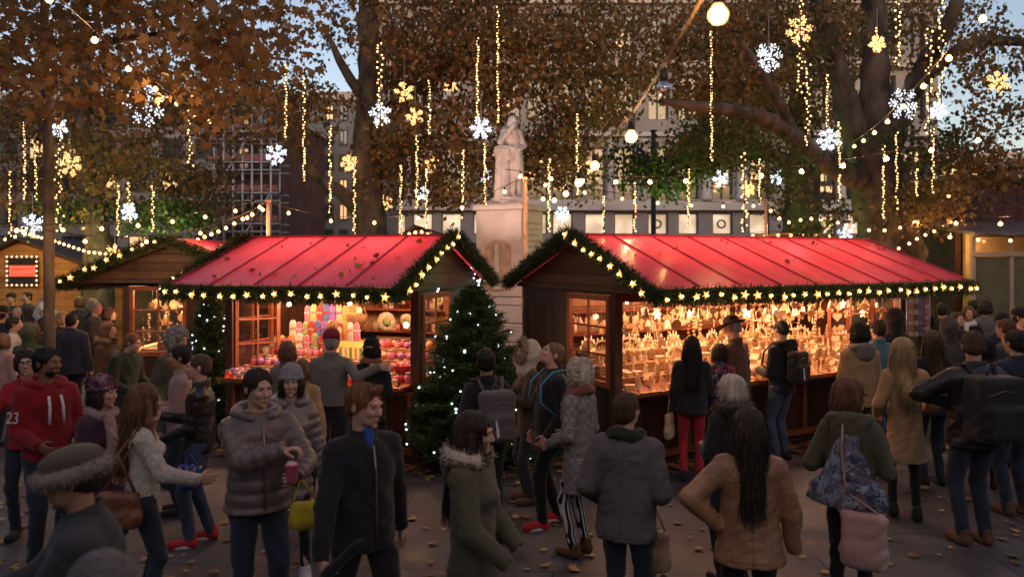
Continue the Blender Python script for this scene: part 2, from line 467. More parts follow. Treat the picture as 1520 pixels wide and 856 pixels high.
PEOPLE = []
def person(label, px, Y, h, th, coat=None, legs='jean', shoe='blackshoe', hair=('short', 'hair_brown'), sk='fair', head=(0, 0), lean=0,
           ra=None, la=None, rpole=None, lpole=None, stride=0, lod=1, w=1.0, hem=.82, puff=0, collar=True, hood=None, hat=None,
           scarf=None, glasses=False, skirt=None, inner=None, beard=None, cat='person', group=None, curl=.5, fem=False, x=None, zipper=None,
           rh=None, lh=None, hemw=1.0, thick=.03, roll=0, badge=None):
    sz = h / 1.75
    X0 = (px - 760) / FPX * Y if x is None else x
    root = thing('person', label, cat, (X0, Y, 0), R(th), group)
    Tor = Matrix.Translation((0, 0, .95)) @ Matrix.Rotation(R(lean), 4, 'X') @ Matrix.Translation((0, 0, -.95))
    hc = Tor @ Vector((0, -.015 - .0012 * max(0, lean), 1.635))
    Hd = Matrix.Translation(hc) @ Matrix.Rotation(R(head[0]), 4, 'Z') @ Matrix.Rotation(R(head[1]), 4, 'X') @ Matrix.Rotation(R(roll), 4, 'Y')
    sw = .166 * (1 + (w - 1) * .6) * (.91 if fem else 1)
    ra = ra or (-.25 * w, -.02, .84); la = la or (.25 * w, -.02, .84)
    sh = {-1: Tor @ Vector((-sw, .005, 1.385)), 1: Tor @ Vector((sw, .005, 1.385))}
    wr = {}; el = {}
    for s, t, pl in ((-1, ra, rpole), (1, la, lpole)):
        el[s], wr[s] = ik(sh[s], t, .29, .26, pl or (s * .35, .9, -.25))
    ank = {s: Vector((s * .095, -s * stride, .085)) for s in (-1, 1)}
    hip = {s: Vector((s * .09, 0, .91)) for s in (-1, 1)}
    kn = {}
    for s in (-1, 1):
        k_, a_ = ik(hip[s], ank[s], .425, .425, (s * .06, -1, 0)); kn[s] = k_; ank[s] = a_
    cg = (.011 if puff else .0125, .018, .027)[lod]
    parts = []
    # ---- body: one continuous figure
    F = Field((-.5, -.6, 0), (.5, .5, 1.9), (.018, .022, .03)[lod])
    lo = [min(-.35, wr[-1].x - .1, el[-1].x - .1), min(-.2, wr[-1].y - .1, wr[1].y - .1, hc.y - .15, ank[-1].y - .2, ank[1].y - .2), 0]
    hi = [max(.35, wr[1].x + .1, el[1].x + .1), max(.2, el[-1].y + .1, el[1].y + .1, ank[-1].y + .15, ank[1].y + .15), 1.9]
    F = Field(lo, hi, (.018, .022, .03)[lod])
    F.ell((0, 0, .95), (.13, .082, .12), .03); F.ell((0, 0, 1.1), (.12, .075, .15), .04, Tor); F.ell((0, .005, 1.27), (.155 * w, .1, .17), .04, Tor)
    F.cone((-sw + .03, .005, 1.405), (sw - .03, .005, 1.405), .05, .05, .04, Tor)
    for s in (-1, 1):
        F.cone(sh[s], el[s], .045, .038, .02); F.cone(el[s], wr[s], .038, .025, .02)
        F.cone(hip[s], kn[s], .062, .044, .03); F.cone(kn[s], ank[s], .042, .03, .02)
        F.cone(ank[s] + Vector((0, .02, -.04)), ank[s] + Vector((0, -.12, -.055)), .03, .025, .02)
    nk0 = Tor @ Vector((0, .01, 1.40)); F.cone(nk0, Hd @ Vector((0, .02, -.06)), .052, .05, .03)
    V, Q = F.mesh(); VV = [V]; QQ = [Q]; off = len(V)
    # head with a face, in its own finer field
    g = (.0062, .009, .014)[lod]
    cs = [Hd @ Vector((x_, y_, z_)) for x_ in (-.1, .1) for y_ in (-.14, .13) for z_ in (-.2, .14)]
    F = Field([min(c[i] for c in cs) for i in range(3)], [max(c[i] for c in cs) for i in range(3)], g)
    F.ell((0, .018, .035), (.077, .097, .085), .02, Hd); F.ell((0, -.025, -.022), (.061, .074, .088), .02, Hd)
    F.ell((0, -.045, -.072), (.046 if not fem else .04, .046, .034), .02, Hd); F.ell((0, -.084, -.096), (.017, .016, .015), .012, Hd)
    for s in (-1, 1): F.ell((s * .036, -.075, -.018), (.02, .022, .022), .015, Hd)
    F.cone((-.034, -.086, .031), (.034, -.086, .031), .0115, .0115, .012, Hd)
    if lod < 2:
        for s in (-1, 1): F.ell((s * .031, -.103, .012), (.017, .013, .011), .008, Hd, '-')
    F.cone((0, -.092, .018), (0, -.115, -.02), .008, .0125, .009, Hd); F.ell((0, -.1, -.028), (.017, .012, .009), .006, Hd)
    F.cone((-.017, -.093, -.053), (.017, -.093, -.053), .0065, .0065, .006, Hd); F.cone((-.015, -.091, -.065), (.015, -.091, -.065), .0075, .0075, .006, Hd)
    for s in (-1, 1): F.ell((s * .078, .014, -.006), (.009, .019, .031), .006, Hd)
    F.cone((0, .018, -.06), Hd.inverted() @ nk0, .053, .06, .025, Hd)
    V, Q = F.mesh(); VV.append(V); QQ.append(Q + off); off += len(V)
    for s in (-1, 1):
        dr = (wr[s] - el[s]).normalized(); cu = curl; nm = None
        hp = rh if s < 0 else lh
        if hp == 'hide': continue
        if isinstance(hp, tuple): dr = Vector(hp[0]); cu = hp[1]; nm = hp[2] if len(hp) > 2 else None
        V, Q = hand(s, wr[s], dr, s, cu, lod, nm); VV.append(V); QQ.append(Q + off); off += len(V)
    b = bulk('body', np.concatenate(VV) * sz, np.concatenate(QQ), skin(sk), root)
    if lod < 2:
        for s in (-1, 1):
            mb = MB(); mb.X = Hd; mb.ball((s * .031, -.0775, .0125), .0112, 10, 8); mb.v = [tuple(Vector(v) * sz) for v in mb.v]; 
            mb.m = 1; mb.X = Matrix.Scale(sz, 4) @ Hd; mb.ball((s * .031, -.0853, .0115), .0065, 8, 6)
            mb.build('eye', [mat('eye_white', (.36, .33, .31), .35, .05), mat('iris', (.05, .035, .025), .25, .1)], root)
            mb = MB(); mb.X = Matrix.Scale(sz, 4) @ Hd; mb.tube([(s * .014, -.0985, .029), (s * .03, -.097, .034), (s * .047, -.083, .029)], [.0028, .0034, .0016], 6)
            mb.build('eyebrow', BROW.get(hair[1], hairm('hair_dark', (.02, .013, .01))), root)
        mb = MB(); mb.X = Matrix.Scale(sz, 4) @ Hd
        mb.tube([(-.021, -.088, -.058), (-.008, -.0992, -.0565), (0, -.0985, -.0585), (.008, -.0992, -.0565), (.021, -.088, -.058)], [.001, .0035, .003, .0035, .001], 6)
        mb.tube([(-.017, -.0905, -.0605), (0, -.0995, -.065), (.017, -.0905, -.0605)], [.001, .0042, .001], 6)
        mb.build('lips', mat('lips_' + sk, tuple(c * f for c, f in zip(SKIN[sk], (.8, .5, .52))), .4, .1), root)
    # ---- trousers and shoes
    lm = mat_of(legs)
    F = Field([-.3, min(ank[-1].y, ank[1].y, kn[1].y, kn[-1].y) - .25, .03], [.3, max(ank[-1].y, ank[1].y) + .2, 1.12], cg)
    lw = .88 if fem else 1.0
    if legs in ('leggings',): lw = .74
    F.ell((0, .0, .96), (.145, .1, .12), .02)
    for s in (-1, 1):
        F.cone(hip[s], kn[s], .095 * lw + .004, .066 * lw, .025); F.cone(kn[s], ank[s] + Vector((0, .01, -.02)), .066 * lw, .052 * lw, .02)
    if coat: F.cut((0, 0, hem + .10), (0, 0, 1))
    V, Q = F.mesh(); V = wobble(V, .006 * lw, 22, px % 7, (1, 1, .8))
    bulk('trousers', V * sz, Q, lm, root)
    sm = mat_of(shoe)
    for s in (-1, 1):
        a = ank[s]; F = Field(a + Vector((-.07, -.24, -.1)), a + Vector((.07, .1, .08)), (.009, .012, .018)[lod])
        F.cone(a + Vector((0, .015, .02)), a + Vector((0, .02, -.035)), .045, .047, .02)
        F.cone(a + Vector((0, .03, -.045)), a + Vector((s * .01, -.15, -.05)), .044, .041, .03, sc=None)
        F.cut(a + Vector((0, 0, -.083)), (0, 0, -1))
        V, Q = F.mesh(); o = bulk('shoe', V * sz, Q, sm, root)
        if lod < 2:
            mb = MB(); mb.X = Matrix.Scale(sz, 4) @ Matrix.Translation(a + Vector((s * .004, -.06, -.076)))
            mb.lathe([(.118, -.01), (.122, 0), (.122, .016), (.115, .02)], 20, sx=.37, sy=.98)
            mb.build('sole', mat('shoe_sole' if shoe not in ('blackshoe', 'brownboot') else 'shoe_sole_dark', (.7, .7, .68) if shoe not in ('blackshoe', 'brownboot') else (.02, .02, .02), .7, .1), o)
    # ---- coat
    if coat:
        cm = mat_of(coat); t = thick * .72
        p = (puff, .085) if puff else None
        lo2 = [min(lo[0], el[-1].x - .16, -.36), min(lo[1], -.3), hem - .08]; hi2 = [max(hi[0], el[1].x + .16, .36), max(hi[1], el[1].y + .15, el[-1].y + .15, .3), 1.6]
        zt = max(wr[-1].z, wr[1].z) + .12; hi2[2] = max(1.6, zt); lo2[2] = min(lo2[2], wr[-1].z - .12, wr[1].z - .12)
        F = Field(lo2, hi2, cg)
        fw = .9 if fem else 1.0
        F.cone((0, .005, 1.30), (0, .0, 1.05), .146 * w * fw + t, .130 * w * fw + t, .03 if not p else .006, Tor, sc=(1, .74, 1), puff=p)
        F.cone((-sw + .045, .01, 1.375), (sw - .045, .01, 1.375), .05 + t * .5, .05 + t * .5, .05, Tor, sc=(1, 1.05, 1))
        F.cone((0, .015, 1.38), (0, .0, 1.49), .085, .066, .03, Tor)
        for s in (-1, 1): F.cone((0, .015, 1.455), (s * (sw - .01), .008, 1.40), .05, .046 + t * .3, .03, Tor)
        F.cone((0, .0, 1.08), (0, .005, hem - .02), .132 * w * fw + t, (.148 + .05 * (1.05 - hem)) * w * hemw + t, .04 if not p else .006, None if lean < 12 else Tor, sc=(1, .8, 1), puff=p)
        if fem: F.ell((0, -.06, 1.27), (.13, .075 + t, .07), .05, Tor)
        F.cut((0, 0, hem), (0, 0, -1), Tor if lean >= 12 else None)
        F2 = F; ps = (puff * .85, .078) if puff else None
        for s in (-1, 1):
            F2.cone(sh[s], el[s], .052 + t * .65, .045 + t * .6, .035, puff=ps); F2.cone(el[s], wr[s] + (wr[s] - el[s]).normalized() * .015, .047 + t * .6, .037 + t * .35, .012 if not p else .004, puff=ps, clip=True)
        F.cut(Tor @ Vector((0, 0, 1.495)), (0, -.25, 1)) if zt < 1.5 else None
        V, Q = F.mesh(); V = wobble(V, .0025 if puff else .0055, 17, (px * 3) % 11, (1, 1, .6)); V = wobble(V, .0022, 43, (px) % 5, (1, 1, .7)); V = wobble(V, .002 if not puff else .001, 24 + px % 9, (px) % 6, (.8, .8, 1.5))
        c = bulk('coat', V * sz, Q, cm, root)
        if lod == 0 and not puff:
            def yb(x_, z_):
                m_ = (np.abs(V[:, 0] - x_) < .014) & (np.abs(V[:, 2] - z_) < .014); return float(V[m_][:, 1].max()) if m_.any() else None
            runs = [[(x_, 1.33 + .012 * math.cos(x_ * 18)) for x_ in np.linspace(-.12, .12, 9)], [(.0, z_) for z_ in np.linspace(hem + .03, 1.32, 12)], [(x_, hem + .045) for x_ in np.linspace(-.13, .13, 9)]]
            for run in runs:
                pts = [(x_, yb(x_, z_), z_) for x_, z_ in run]; pts = [Vector(q) for q in pts if q[1] is not None]
                if len(pts) > 3:
                    mb = MB(); mb.X = Matrix.Scale(sz, 4); mb.tube(pts, .0035, 5); mb.build('seam', cm, c)
        def Xs(M=Tor): return Matrix.Scale(sz, 4) @ M
        if collar and hood is None and lod < 2 and not scarf:
            mb = MB(); mb.X = Xs(); n = 20; ring = []
            for zz, rr in ((1.455, .092), (1.50, .086), (1.53, .09), (1.52, .078), (1.47, .07)):
                ring.append([mb.pt((math.sin(a_) * rr, .012 + .95 * math.cos(a_) * rr, zz - .03 * (1 - math.cos(a_)) * .5)) for a_ in [PI * .93 * (-1 + 2 * j / n) for j in range(n + 1)]])
            for A_, B_ in zip(ring, ring[1:]):
                for j in range(n): mb.face((A_[j], A_[j + 1], B_[j + 1], B_[j]), True)
            mb.build('collar', cm, c)
        if zipper and lod < 2:
            mb = MB(); mb.X = Matrix.Scale(sz, 4); d_ = -(.142 * w * fw + t) * .76 - .012
            mb.tube([Tor @ Vector((0, -.105 - t * .5, 1.43)), Tor @ Vector((0, d_ - (.018 if fem else .004), 1.27)), Vector((0, d_ - .003, 1.08)), Vector((0, d_ - .012, hem + .03))], .006, 6)
            mb.build('zip', mat('zip_metal', (.25, .22, .2), .35, .1, metal=.8), c)
        if inner:
            F = Field((-.12, -.24, 1.2), (.12, .0, 1.56), .01)
            F.cone((0, -.05, 1.48), (0, -.088 - t * .5, 1.40), .042, .012, 0, Tor, sc=(1, .7, 1)); V, Q = F.mesh(); bulk('shirt', V * sz, Q, mat_of(inner), root)
    # hood lying on the back / round the neck
    if hood:
        hm, furm, up = hood
        if not up:
            path = [Tor @ Vector((math.sin(a_) * .125, .04 + math.cos(a_) * .11, 1.475 + .02 * math.cos(a_))) for a_ in [R(q) for q in range(-150, 151, 25)]]
            F = Field((-.25, -.2, 1.25 ), (.25, .36, 1.68), cg)
            for a_, b_ in zip(path, path[1:]): F.cone(a_, b_, .038, .038, .02)
            F.ell((0, .13, 1.42), (.12, .06, .11), .04, Tor)
            V, Q = F.mesh(); o = bulk('hood', wobble(V, .007, 26, 3) * sz, Q, mat_of(hm), root)
            if furm: fur('fur_trim', mat_of(furm), [tuple(Vector(q) * sz + Vector((0, -.01, .03))) for q in path], .048, o, 1500)
        else:
            F = Field([hc.x - .2, hc.y - .2, hc.z - .28], [hc.x + .2, hc.y + .25, hc.z + .22], cg)
            F.ell((0, .03, .015), (.115, .13, .145), .02, Hd); F.cone((0, .02, -.1), (0, .01, -.2), .095, .11, .03, Hd); F.ell((0, -.14, -.01), (.075, .12, .115), .01, Hd, '-')
            V, Q = F.mesh(); o = bulk('hood', wobble(V, .005, 20, 2) * sz, Q, mat_of(hm), root)
            if furm: fur('fur_trim', mat_of(furm), [tuple((Hd @ Vector((math.sin(a_) * .092, -.075, .01 + math.cos(a_) * .13))) * sz) for a_ in [R(q) for q in range(-160, 161, 20)]], .04, o, 1500)
    # ---- hair
    st, hmn = hair
    if st not in ('bald', None) and not (hood and hood[2]):
        hm_ = HAIR[hmn]
        L = {'buzz': .002, 'short': .005, 'quiff': .006, 'bob': .014, 'curly': .018, 'long': .011, 'bun': .008}[st]
        if hat: L = min(L, .003)
        cs = [Hd @ Vector((x_, y_, z_)) for x_ in (-.17, .17) for y_ in (-.15, .2) for z_ in (-.55 if st == 'long' else -.2, .2)]
        lo3 = [min(c[i] for c in cs) for i in range(3)]; hi3 = [max(c[i] for c in cs) for i in range(3)]
        if st == 'long': hi3[2] = min(hi3[2], hc.z + .2)
        F = Field(lo3, hi3, (.0085, .011, .016)[lod])
        F.ell((0, .02, .036), (.08 + L, .1 + L, .087 + L), .01, Hd)
        if st in ('short', 'quiff', 'buzz'):
            F.ell((0, .05, -.02), (.072 + L * .5, .07 + L * .5, .07), .02, Hd)
            if st == 'quiff': F.cone((-.035, -.062, .108), (.04, -.055, .112), .022, .02, .03, Hd)
            F.cut((0, .02, -.045), (0, -.55, -1), Hd)
        if st in ('bob', 'curly', 'bun'):
            F.ell((0, .045, -.03), (.09 + L, .085 + L * .5, .09), .03, Hd)
            for s in (-1, 1): F.ell((s * .077, -.005, -.045 if st != 'bun' else 0), (.026, .05, .075), .02, Hd)
            if st == 'bun': F.ell((0, .13, .05), (.045, .04, .045), .01, Hd)
            if st == 'bob': F.cut((0, 0, -.115), (0, -.1, -1), Hd)
        if st == 'long':
            F.ell((0, .05, -.05), (.092, .08, .12), .03, Hd)
            bk = Tor @ Vector((0, .135, 1.23)); nb = Hd @ Vector((0, .07, -.07))
            F.cone(nb, bk, .085, .07, .04, sc=(1, .6, 1))
            for s in (-1, 1):
                a_ = Hd @ Vector((s * .075, -.005, -.01)); b_ = Hd @ Vector((s * .088, -.01, -.14)); c_ = Tor @ Vector((s * .115, -.07 if s < 0 else .0, 1.30))
                F.cone(a_, b_, .03, .034, .02); F.cone(b_, c_, .034, .022, .02)
        F.ell((0, -.125, -.022 if st not in ('quiff', 'buzz', 'short') else -.006), (.068 if st != 'bob' else .062, .088, .1), .006, Hd, '-')
        if st in ('short', 'quiff', 'buzz'):
            for s in (-1, 1): F.ell((s * .085, -.045, -.04), (.03, .045, .055), .006, Hd, '-')
        if hat: F.cut((0, 0, .03), (0, 0, 1), Hd)
        V, Q = F.mesh()
        if len(V):
            C_ = np.array((Hd @ Vector((0, .02, .04)))[:]); d = V - C_; az = np.arctan2(d[:, 0], d[:, 1]); zz = d[:, 2]
            amp = {'buzz': .001, 'curly': .009}.get(st, .0042)
            if st == 'curly': V = wobble(V, .009, 60, 2)
            rd = d / (np.linalg.norm(d, axis=1)[:, None] + 1e-6)
            V = V + rd * (amp * (np.sin(az * 23 + 9 * zz + 2 * np.sin(az * 5)) + .6 * np.sin(az * 41 - 14 * zz)))[:, None]
            ho = bulk('hair', V * sz, Q, hm_, root)
            # loose locks break up the outline
            if lod < 2 and st != 'buzz':
                nrm = V - C_; nrm /= np.linalg.norm(nrm, axis=1)[:, None]
                n_ = min(len(V), 1800 if st != 'long' else 5000); id_ = nr.choice(len(V), n_)
                fl = np.array([0, .15, -1.]) if st in ('long', 'bob') else np.array([0, .3, -.1])
                if st in ('short', 'quiff'): fl = np.array([0, -.1, .5])
                D = nrm[id_] * (.3 if st != 'long' else .12) + fl + nr.normal(size=(n_, 3)) * (.2 if st not in ('curly', 'long') else .8 if st == 'curly' else .1)
                T = NEEDLE * np.array([.11 if st != 'long' else .05, 1, 1]); ll = {'short': .013, 'quiff': .017, 'bob': .045, 'curly': .03, 'long': .1, 'bun': .02}[st]
                VV_ = scatter(T, V[id_] - nrm[id_] * .004, rot_dir(D), ll * (.5 + nr.rand(n_)))
                lk_ = bulk('hair_strands', VV_ * sz, faces_of(n_, 4), hm_, ho, smooth=False)
    if beard:
        F = Field([hc.x - .14, hc.y - .17, hc.z - .2], [hc.x + .14, hc.y + .12, hc.z + .08], .0075 if lod < 2 else .013)
        F.ell((0, -.043, -.066), (.056, .056, .046), .015, Hd); 
        F.ell((0, -.092, -.045), (.03, .026, .02), .004, Hd, '-'); F.cut((0, -.05, -.042), (0, .35, 1), Hd)
        V, Q = F.mesh()
        if len(V): bulk('beard', V * sz, Q, HAIR[beard], root)
    # ---- hats
    if hat:
        kind, hmn2 = hat[:2]; hm2 = mat_of(hmn2)
        F = Field([hc.x - .24, hc.y - .24, hc.z - .1], [hc.x + .24, hc.y + .26, hc.z + .28], (.0085, .011, .016)[lod])
        if kind == 'beanie':
            F.ell((0, .022, .058), (.093, .112, .1), .01, Hd); F.cut((0, 0, .02), (0, .25, -1), Hd)
            ring = [Vector((math.sin(a_) * .089, .02 + math.cos(a_) * .108, .034 - .22 * math.cos(a_) * .1)) for a_ in [2 * PI * j / 20 for j in range(21)]]
            for a_, b_ in zip(ring, ring[1:]): F.cone(a_, b_, .017, .017, .004, Hd)
        elif kind == 'brim':
            F.ell((0, .015, .08), (.092, .112, .085), .01, Hd); F.cut((0, 0, .035), (0, 0, -1), Hd); F.ell((0, .01, .05), (.16, .19, .013), .012, Hd); F.ell((0, .0, .18), (.04, .09, .03), .02, Hd, '-')
        elif kind == 'furhat':
            F.ell((0, .02, .065), (.105, .125, .075), .02, Hd); F.cut((0, 0, .03), (0, 0, -1), Hd)
            F.ell((0, .02, .09), (.104, .124, .045), .02, Hd)
        elif kind == 'knitband':
            F.ell((0, .022, .06), (.095, .115, .095), .01, Hd); F.cut((0, 0, .02), (0, .25, -1), Hd)
        V, Q = F.mesh()
        if kind in ('beanie', 'knitband'):
            C_ = np.array((Hd @ Vector((0, .02, .04)))[:]); d = V - C_; az = np.arctan2(d[:, 0], d[:, 1]); rd = d / np.linalg.norm(d, axis=1)[:, None]
            V = V + rd * (.0045 * np.sin(az * 26) + .0015 * np.sin(zz_(V, C_) * 300))[:, None]
        ho = bulk('hat', V * sz, Q, hm2, root)
        if kind == 'furhat':
            fur('fur_brim', mat_of(hat[2]), [tuple((Hd @ Vector((math.sin(a_) * .11, .02 + math.cos(a_) * .135, .035))) * sz) for a_ in [2 * PI * j / 20 for j in range(21)]], .042, ho, 4200, .024)
        if len(hat) > 2 and kind == 'beanie':
            fur('pompom', mat_of(hat[2]), [tuple((Hd @ Vector((0, .03 + hat[3][0], hat[3][1] + q))) * sz) for q in (0, .03)], .045, ho, 500, .03)
    if scarf:
        path = [Tor @ Vector((math.sin(a_) * .092, .012 + math.cos(a_) * .088, 1.475 + .022 * math.cos(a_) + .012 * math.sin(3 * a_))) for a_ in [2 * PI * j / 18 for j in range(19)]]
        F = Field((-.24, -.42 , .95), (.24, .3, 1.68), cg)
        for a_, b_ in zip(path, path[1:]): F.cone(a_, b_, .042, .042, .012)
        tail = [Tor @ Vector(q) for q in scarf[1]] if len(scarf) > 1 else [Tor @ Vector((-.05, -.12, 1.46)), Tor @ Vector((-.07, -.185, 1.3)), Tor @ Vector((-.075, -.19, 1.12))]
        for a_, b_ in zip(tail, tail[1:]): F.cone(a_, b_, .042, .042, .012, sc=None)
        V, Q = F.mesh(); bulk('scarf', wobble(V, .008, 36, 4) * sz, Q, mat_of(scarf[0]), root)
    if glasses:
        mb = MB(); mb.X = Matrix.Scale(sz, 4) @ Hd
        for s in (-1, 1):
            mb.tube([(s * .032 + .021 * math.cos(a_), -.104 + abs(math.cos(a_)) * .002, .01 + .017 * math.sin(a_)) for a_ in [2 * PI * j / 12 for j in range(13)]], .0022, 5)
            mb.tube([(s * .053, -.102, .014), (s * .078, -.05, .014), (s * .084, .01, .01)], .002, 5)
        mb.tube([(-.011, -.104, .013), (0, -.11, .015), (.011, -.104, .013)], .002, 5)
        mb.build('glasses', mat('glasses_frame', (.02, .015, .012), .3, .1), root)
    PEOPLE.append(root)
    info = dict(root=root, Tor=Tor, Hd=Hd, wr=wr, el=el, sh=sh, sz=sz, X0=X0, Y=Y, th=th)
    info['W'] = Matrix.Translation((X0, Y, 0)) @ Matrix.Rotation(R(th), 4, 'Z') @ Matrix.Scale(sz, 4)
    return info

HAIR = {}
def text_mesh(name, body, size, m, parent=None, ext=.002, align='CENTER', loc=(0, 0, 0), rot=(R(90), 0, 0)):
    cu = bpy.data.curves.new(name, 'FONT'); cu.body = body; cu.size = size; cu.extrude = ext; cu.align_x = align; cu.align_y = 'CENTER'
    t = bpy.data.objects.new('tmp', cu); COL.objects.link(t)
    dg = bpy.context.evaluated_depsgraph_get(); me = bpy.data.meshes.new_from_object(t.evaluated_get(dg))
    bpy.data.objects.remove(t); me.materials.clear(); me.materials.append(m)
    o = link(bpy.data.objects.new(name, me), parent); o.location = loc; o.rotation_euler = rot
    return o
def mk_hair():
    for k, c in dict(hair_black=(.012, .010, .010), hair_dark=(.03, .018, .013), hair_brown=(.075, .038, .02), hair_auburn=(.16, .07, .03), hair_blond=(.42, .27, .13),
                     hair_white=(.55, .5, .42), hair_grey=(.3, .29, .28), hair_ginger=(.22, .09, .035), hair_lightbrown=(.17, .09, .045)).items():
        HAIR[k] = hairm(k, c)
BROW = {}
CL = {}
def mat_of(k):
    if not isinstance(k, str): return k
    if k in CL: return CL[k]
    spec = {
        'jean': ((.055, .08, .13), .9), 'darkjean': ((.025, .032, .05), .9), 'blacktr': ((.012, .012, .014), .85), 'leggings': ((.01, .01, .011), .8),
        'redtr': ((.42, .02, .035), .8), 'olivetr': ((.06, .055, .035), .85), 'blackshoe': ((.012, .011, .011), .4), 'brownboot': ((.12, .05, .022), .5),
        'redshoe': ((.6, .03, .04), .6), 'whiteshoe': ((.6, .6, .6), .55), 'darkgrey': ((.05, .048, .05), .9), 'black': ((.016, .016, .018), .85),
        'navy': ((.018, .024, .045), .85), 'brownpuff': ((.13, .09, .082), .42), 'greypuff': ((.17, .13, .125), .36), 'redhood': ((.26, .012, .018), .9), 'red': ((.4, .02, .03), .85),
        'olive': ((.085, .08, .05), .85), 'tan': ((.34, .22, .11), .9), 'camel': ((.42, .25, .12), .9), 'leather': ((.30, .15, .075), .42), 'blackleather': ((.022, .018, .017), .38),
        'greywool': ((.13, .13, .14), .95), 'sweater': ((.17, .16, .15), .95), 'cream': ((.62, .55, .48), .95), 'purple': ((.06, .025, .04), .8), 'teal': ((.05, .13, .17), .8), 'green': ((.05, .075, .04), .85),
        'white': ((.6, .58, .56), .85), 'darkgreen': ((.018, .03, .02), .9), 'rust': ((.22, .08, .05), .9), 'pinkgrey': ((.35, .22, .2), .9), 'furpale': ((.52, .42, .33), .8), 'furtan': ((.30, .2, .12), .8),
        'furwhite': ((.6, .5, .44), .8), 'greyknit': ((.27, .27, .30), .95), 'brownknit': ((.15, .135, .13), .95), 'redknit': ((.24, .015, .03), .95), 'blackknit': ((.015, .014, .016), .95), 'blue': ((.015, .07, .30), .8), 'felt': ((.03, .022, .02), .9), 'brown': ((.09, .05, .03), .85),
        'brownfur': ((.1, .07, .055), .85), 'furbrim': ((.3, .24, .2), .8), 'yellow': ((.6, .42, .02), .7), 'tealbag': ((.02, .26, .36), .7), 'pinkbag': ((.5, .3, .27), .6), 'brownbag': ((.2, .07, .035), .4), 'greybag': ((.1, .09, .09), .8), 'blackbag': ((.018, .017, .018), .6),
    }[k]
    kw = {}
    if k in ('brownpuff', 'greypuff'): kw = dict(sheen=.1, bump=.12, bscale=30, spec=.6)
    if k in ('leather', 'blackleather', 'brownbag'): kw = dict(sheen=0, bump=.4, bscale=45, spec=.5, var=.3)
    if k in ('cream', 'greywool', 'sweater'): kw = dict(bump=.9, bscale=110, var=.3, scale=60)
    if k in ('jean', 'darkjean'): kw = dict(var=.35, scale=5, bump=.4)
    if 'knit' in k: kw = dict(bump=.8, bscale=90, var=.16, scale=30)
    if k == 'whiteshoe' or k == 'redshoe': kw = dict(sheen=0)
    CL[k] = cloth('fabric_' + k if 'hair' not in k else k, spec[0], spec[1], **kw)
    return CL[k]

# ------------------------------------------------------------------ things people carry (each a top-level thing)
def finish(name, F, m, inf, label, cat, wob=.004, extra=None, group=None):
    """mesh a field given in the wearer's space and stand it in the world"""
    V, Q = F.mesh(); V = wobble(V, wob, 24, 5)
    M = np.array(inf['W'])
    Vw = V @ M[:3, :3].T + M[:3, 3]
    lo, hi = Vw.min(0), Vw.max(0); base = Vector(((lo[0] + hi[0]) / 2, (lo[1] + hi[1]) / 2, lo[2]))
    r = thing(name, label, cat, base, 0, group)
    bulk('bag_body', Vw - np.array(base[:]), Q, mat_of(m), r)
    def add(nm, mb, mm):
        o = mb.build(nm, mat_of(mm), r); 
        M2 = inf['W']
        for v in o.data.vertices: v.co = (M2 @ v.co) - base
        return o
    return r, add

def backpack(inf, label, m, z=1.2, w=.15, h=.22, d=.085, pocket=None, x=0, y=.0, yb=None):
    T = inf['Tor']; yb = .235 if yb is None else yb
    F = Field((-.35, -.05, z - h - .12), (.35, .55, z + h + .15), .014)
    F.box((x, yb, z), (w, d, h), .05, .01, T); F.box((x, yb + d * .9, z - h * .35), (w * .82, d * .55, h * .5), .035, .015, T)
    r, add = finish('backpack', F, m, inf, label, 'backpack')
    for s in (-1, 1):
        mb = MB(); pts = [(x + s * w * .5, yb - d * .7, z + h * .8), (s * .12, .08, 1.50), (s * .125, -.04, 1.48), (s * .135, -.16, 1.36), (s * .16, -.17, 1.2), (s * .19, -.02, 1.08), (s * w * .8, yb - d, z - h * .6)]
        mb.tube([T @ Vector(p) for p in pts], .018, 6, flat=.5); add('strap', mb, m)
    mb = MB(); mb.tube([T @ Vector((x - w * .7, yb + d * 1.0, z + h * .45)), T @ Vector((x, yb + d * 1.05, z + h * .62)), T @ Vector((x + w * .7, yb + d * 1.0, z + h * .45))], .005, 5); add('zip', mb, mat('zip_metal', (.25, .22, .2), .35, .1, metal=.8))
    mb = MB(); mb.tube([T @ Vector((x - .04, yb - .03, z + h)), T @ Vector((x, yb - .03, z + h + .06)), T @ Vector((x + .04, yb - .03, z + h))], .009, 6); add('handle', mb, m)
    if pocket:
        mb = MB(); mb.prism([(-.012, -.07), (.012, -.09), (.03, .06), (.015, .07)], .006, c=T @ Vector((x + w * .35, yb + d * 1.5 + .012, z - h * .3))); add('reflective_patch', mb, pocket)
    return r

def tote(inf, label, m, c, hw=.15, hh=.17, hd=.05, strap_to=None, sm=None, tilt=0, cat='bag', name='tote_bag'):
    """soft bag; c centre in wearer's space"""
    c = Vector(c); F = Field(c - Vector((.35, .35, .35)), c + Vector((.35, .35, .35)), .012)
    M = Matrix.Translation(c) @ Matrix.Rotation(R(tilt), 4, 'Z')
    F.box((0, 0, -.02), (hw, hd, hh), min(hd, .045), .02, M); F.ell((0, 0, -hh * .55), (hw * 1.08, hd * 1.3, hh * .5), .05, M); F.ell((0, 0, hh + .02), (hw * .7, hd * .7, .05), .02, M, '-')
    r, add = finish(name, F, m, inf, label, cat, .006)
    mb = MB(); q = strap_to or [(0, 0, hh + .2)]
    a = M @ Vector((-hw * .75, 0, hh * .85)); b = M @ Vector((hw * .75, 0, hh * .85))
    mb.tube([a] + [Vector(v) for v in q] + [b], .011, 6, flat=.6); add('strap', mb, sm or m)
    return r
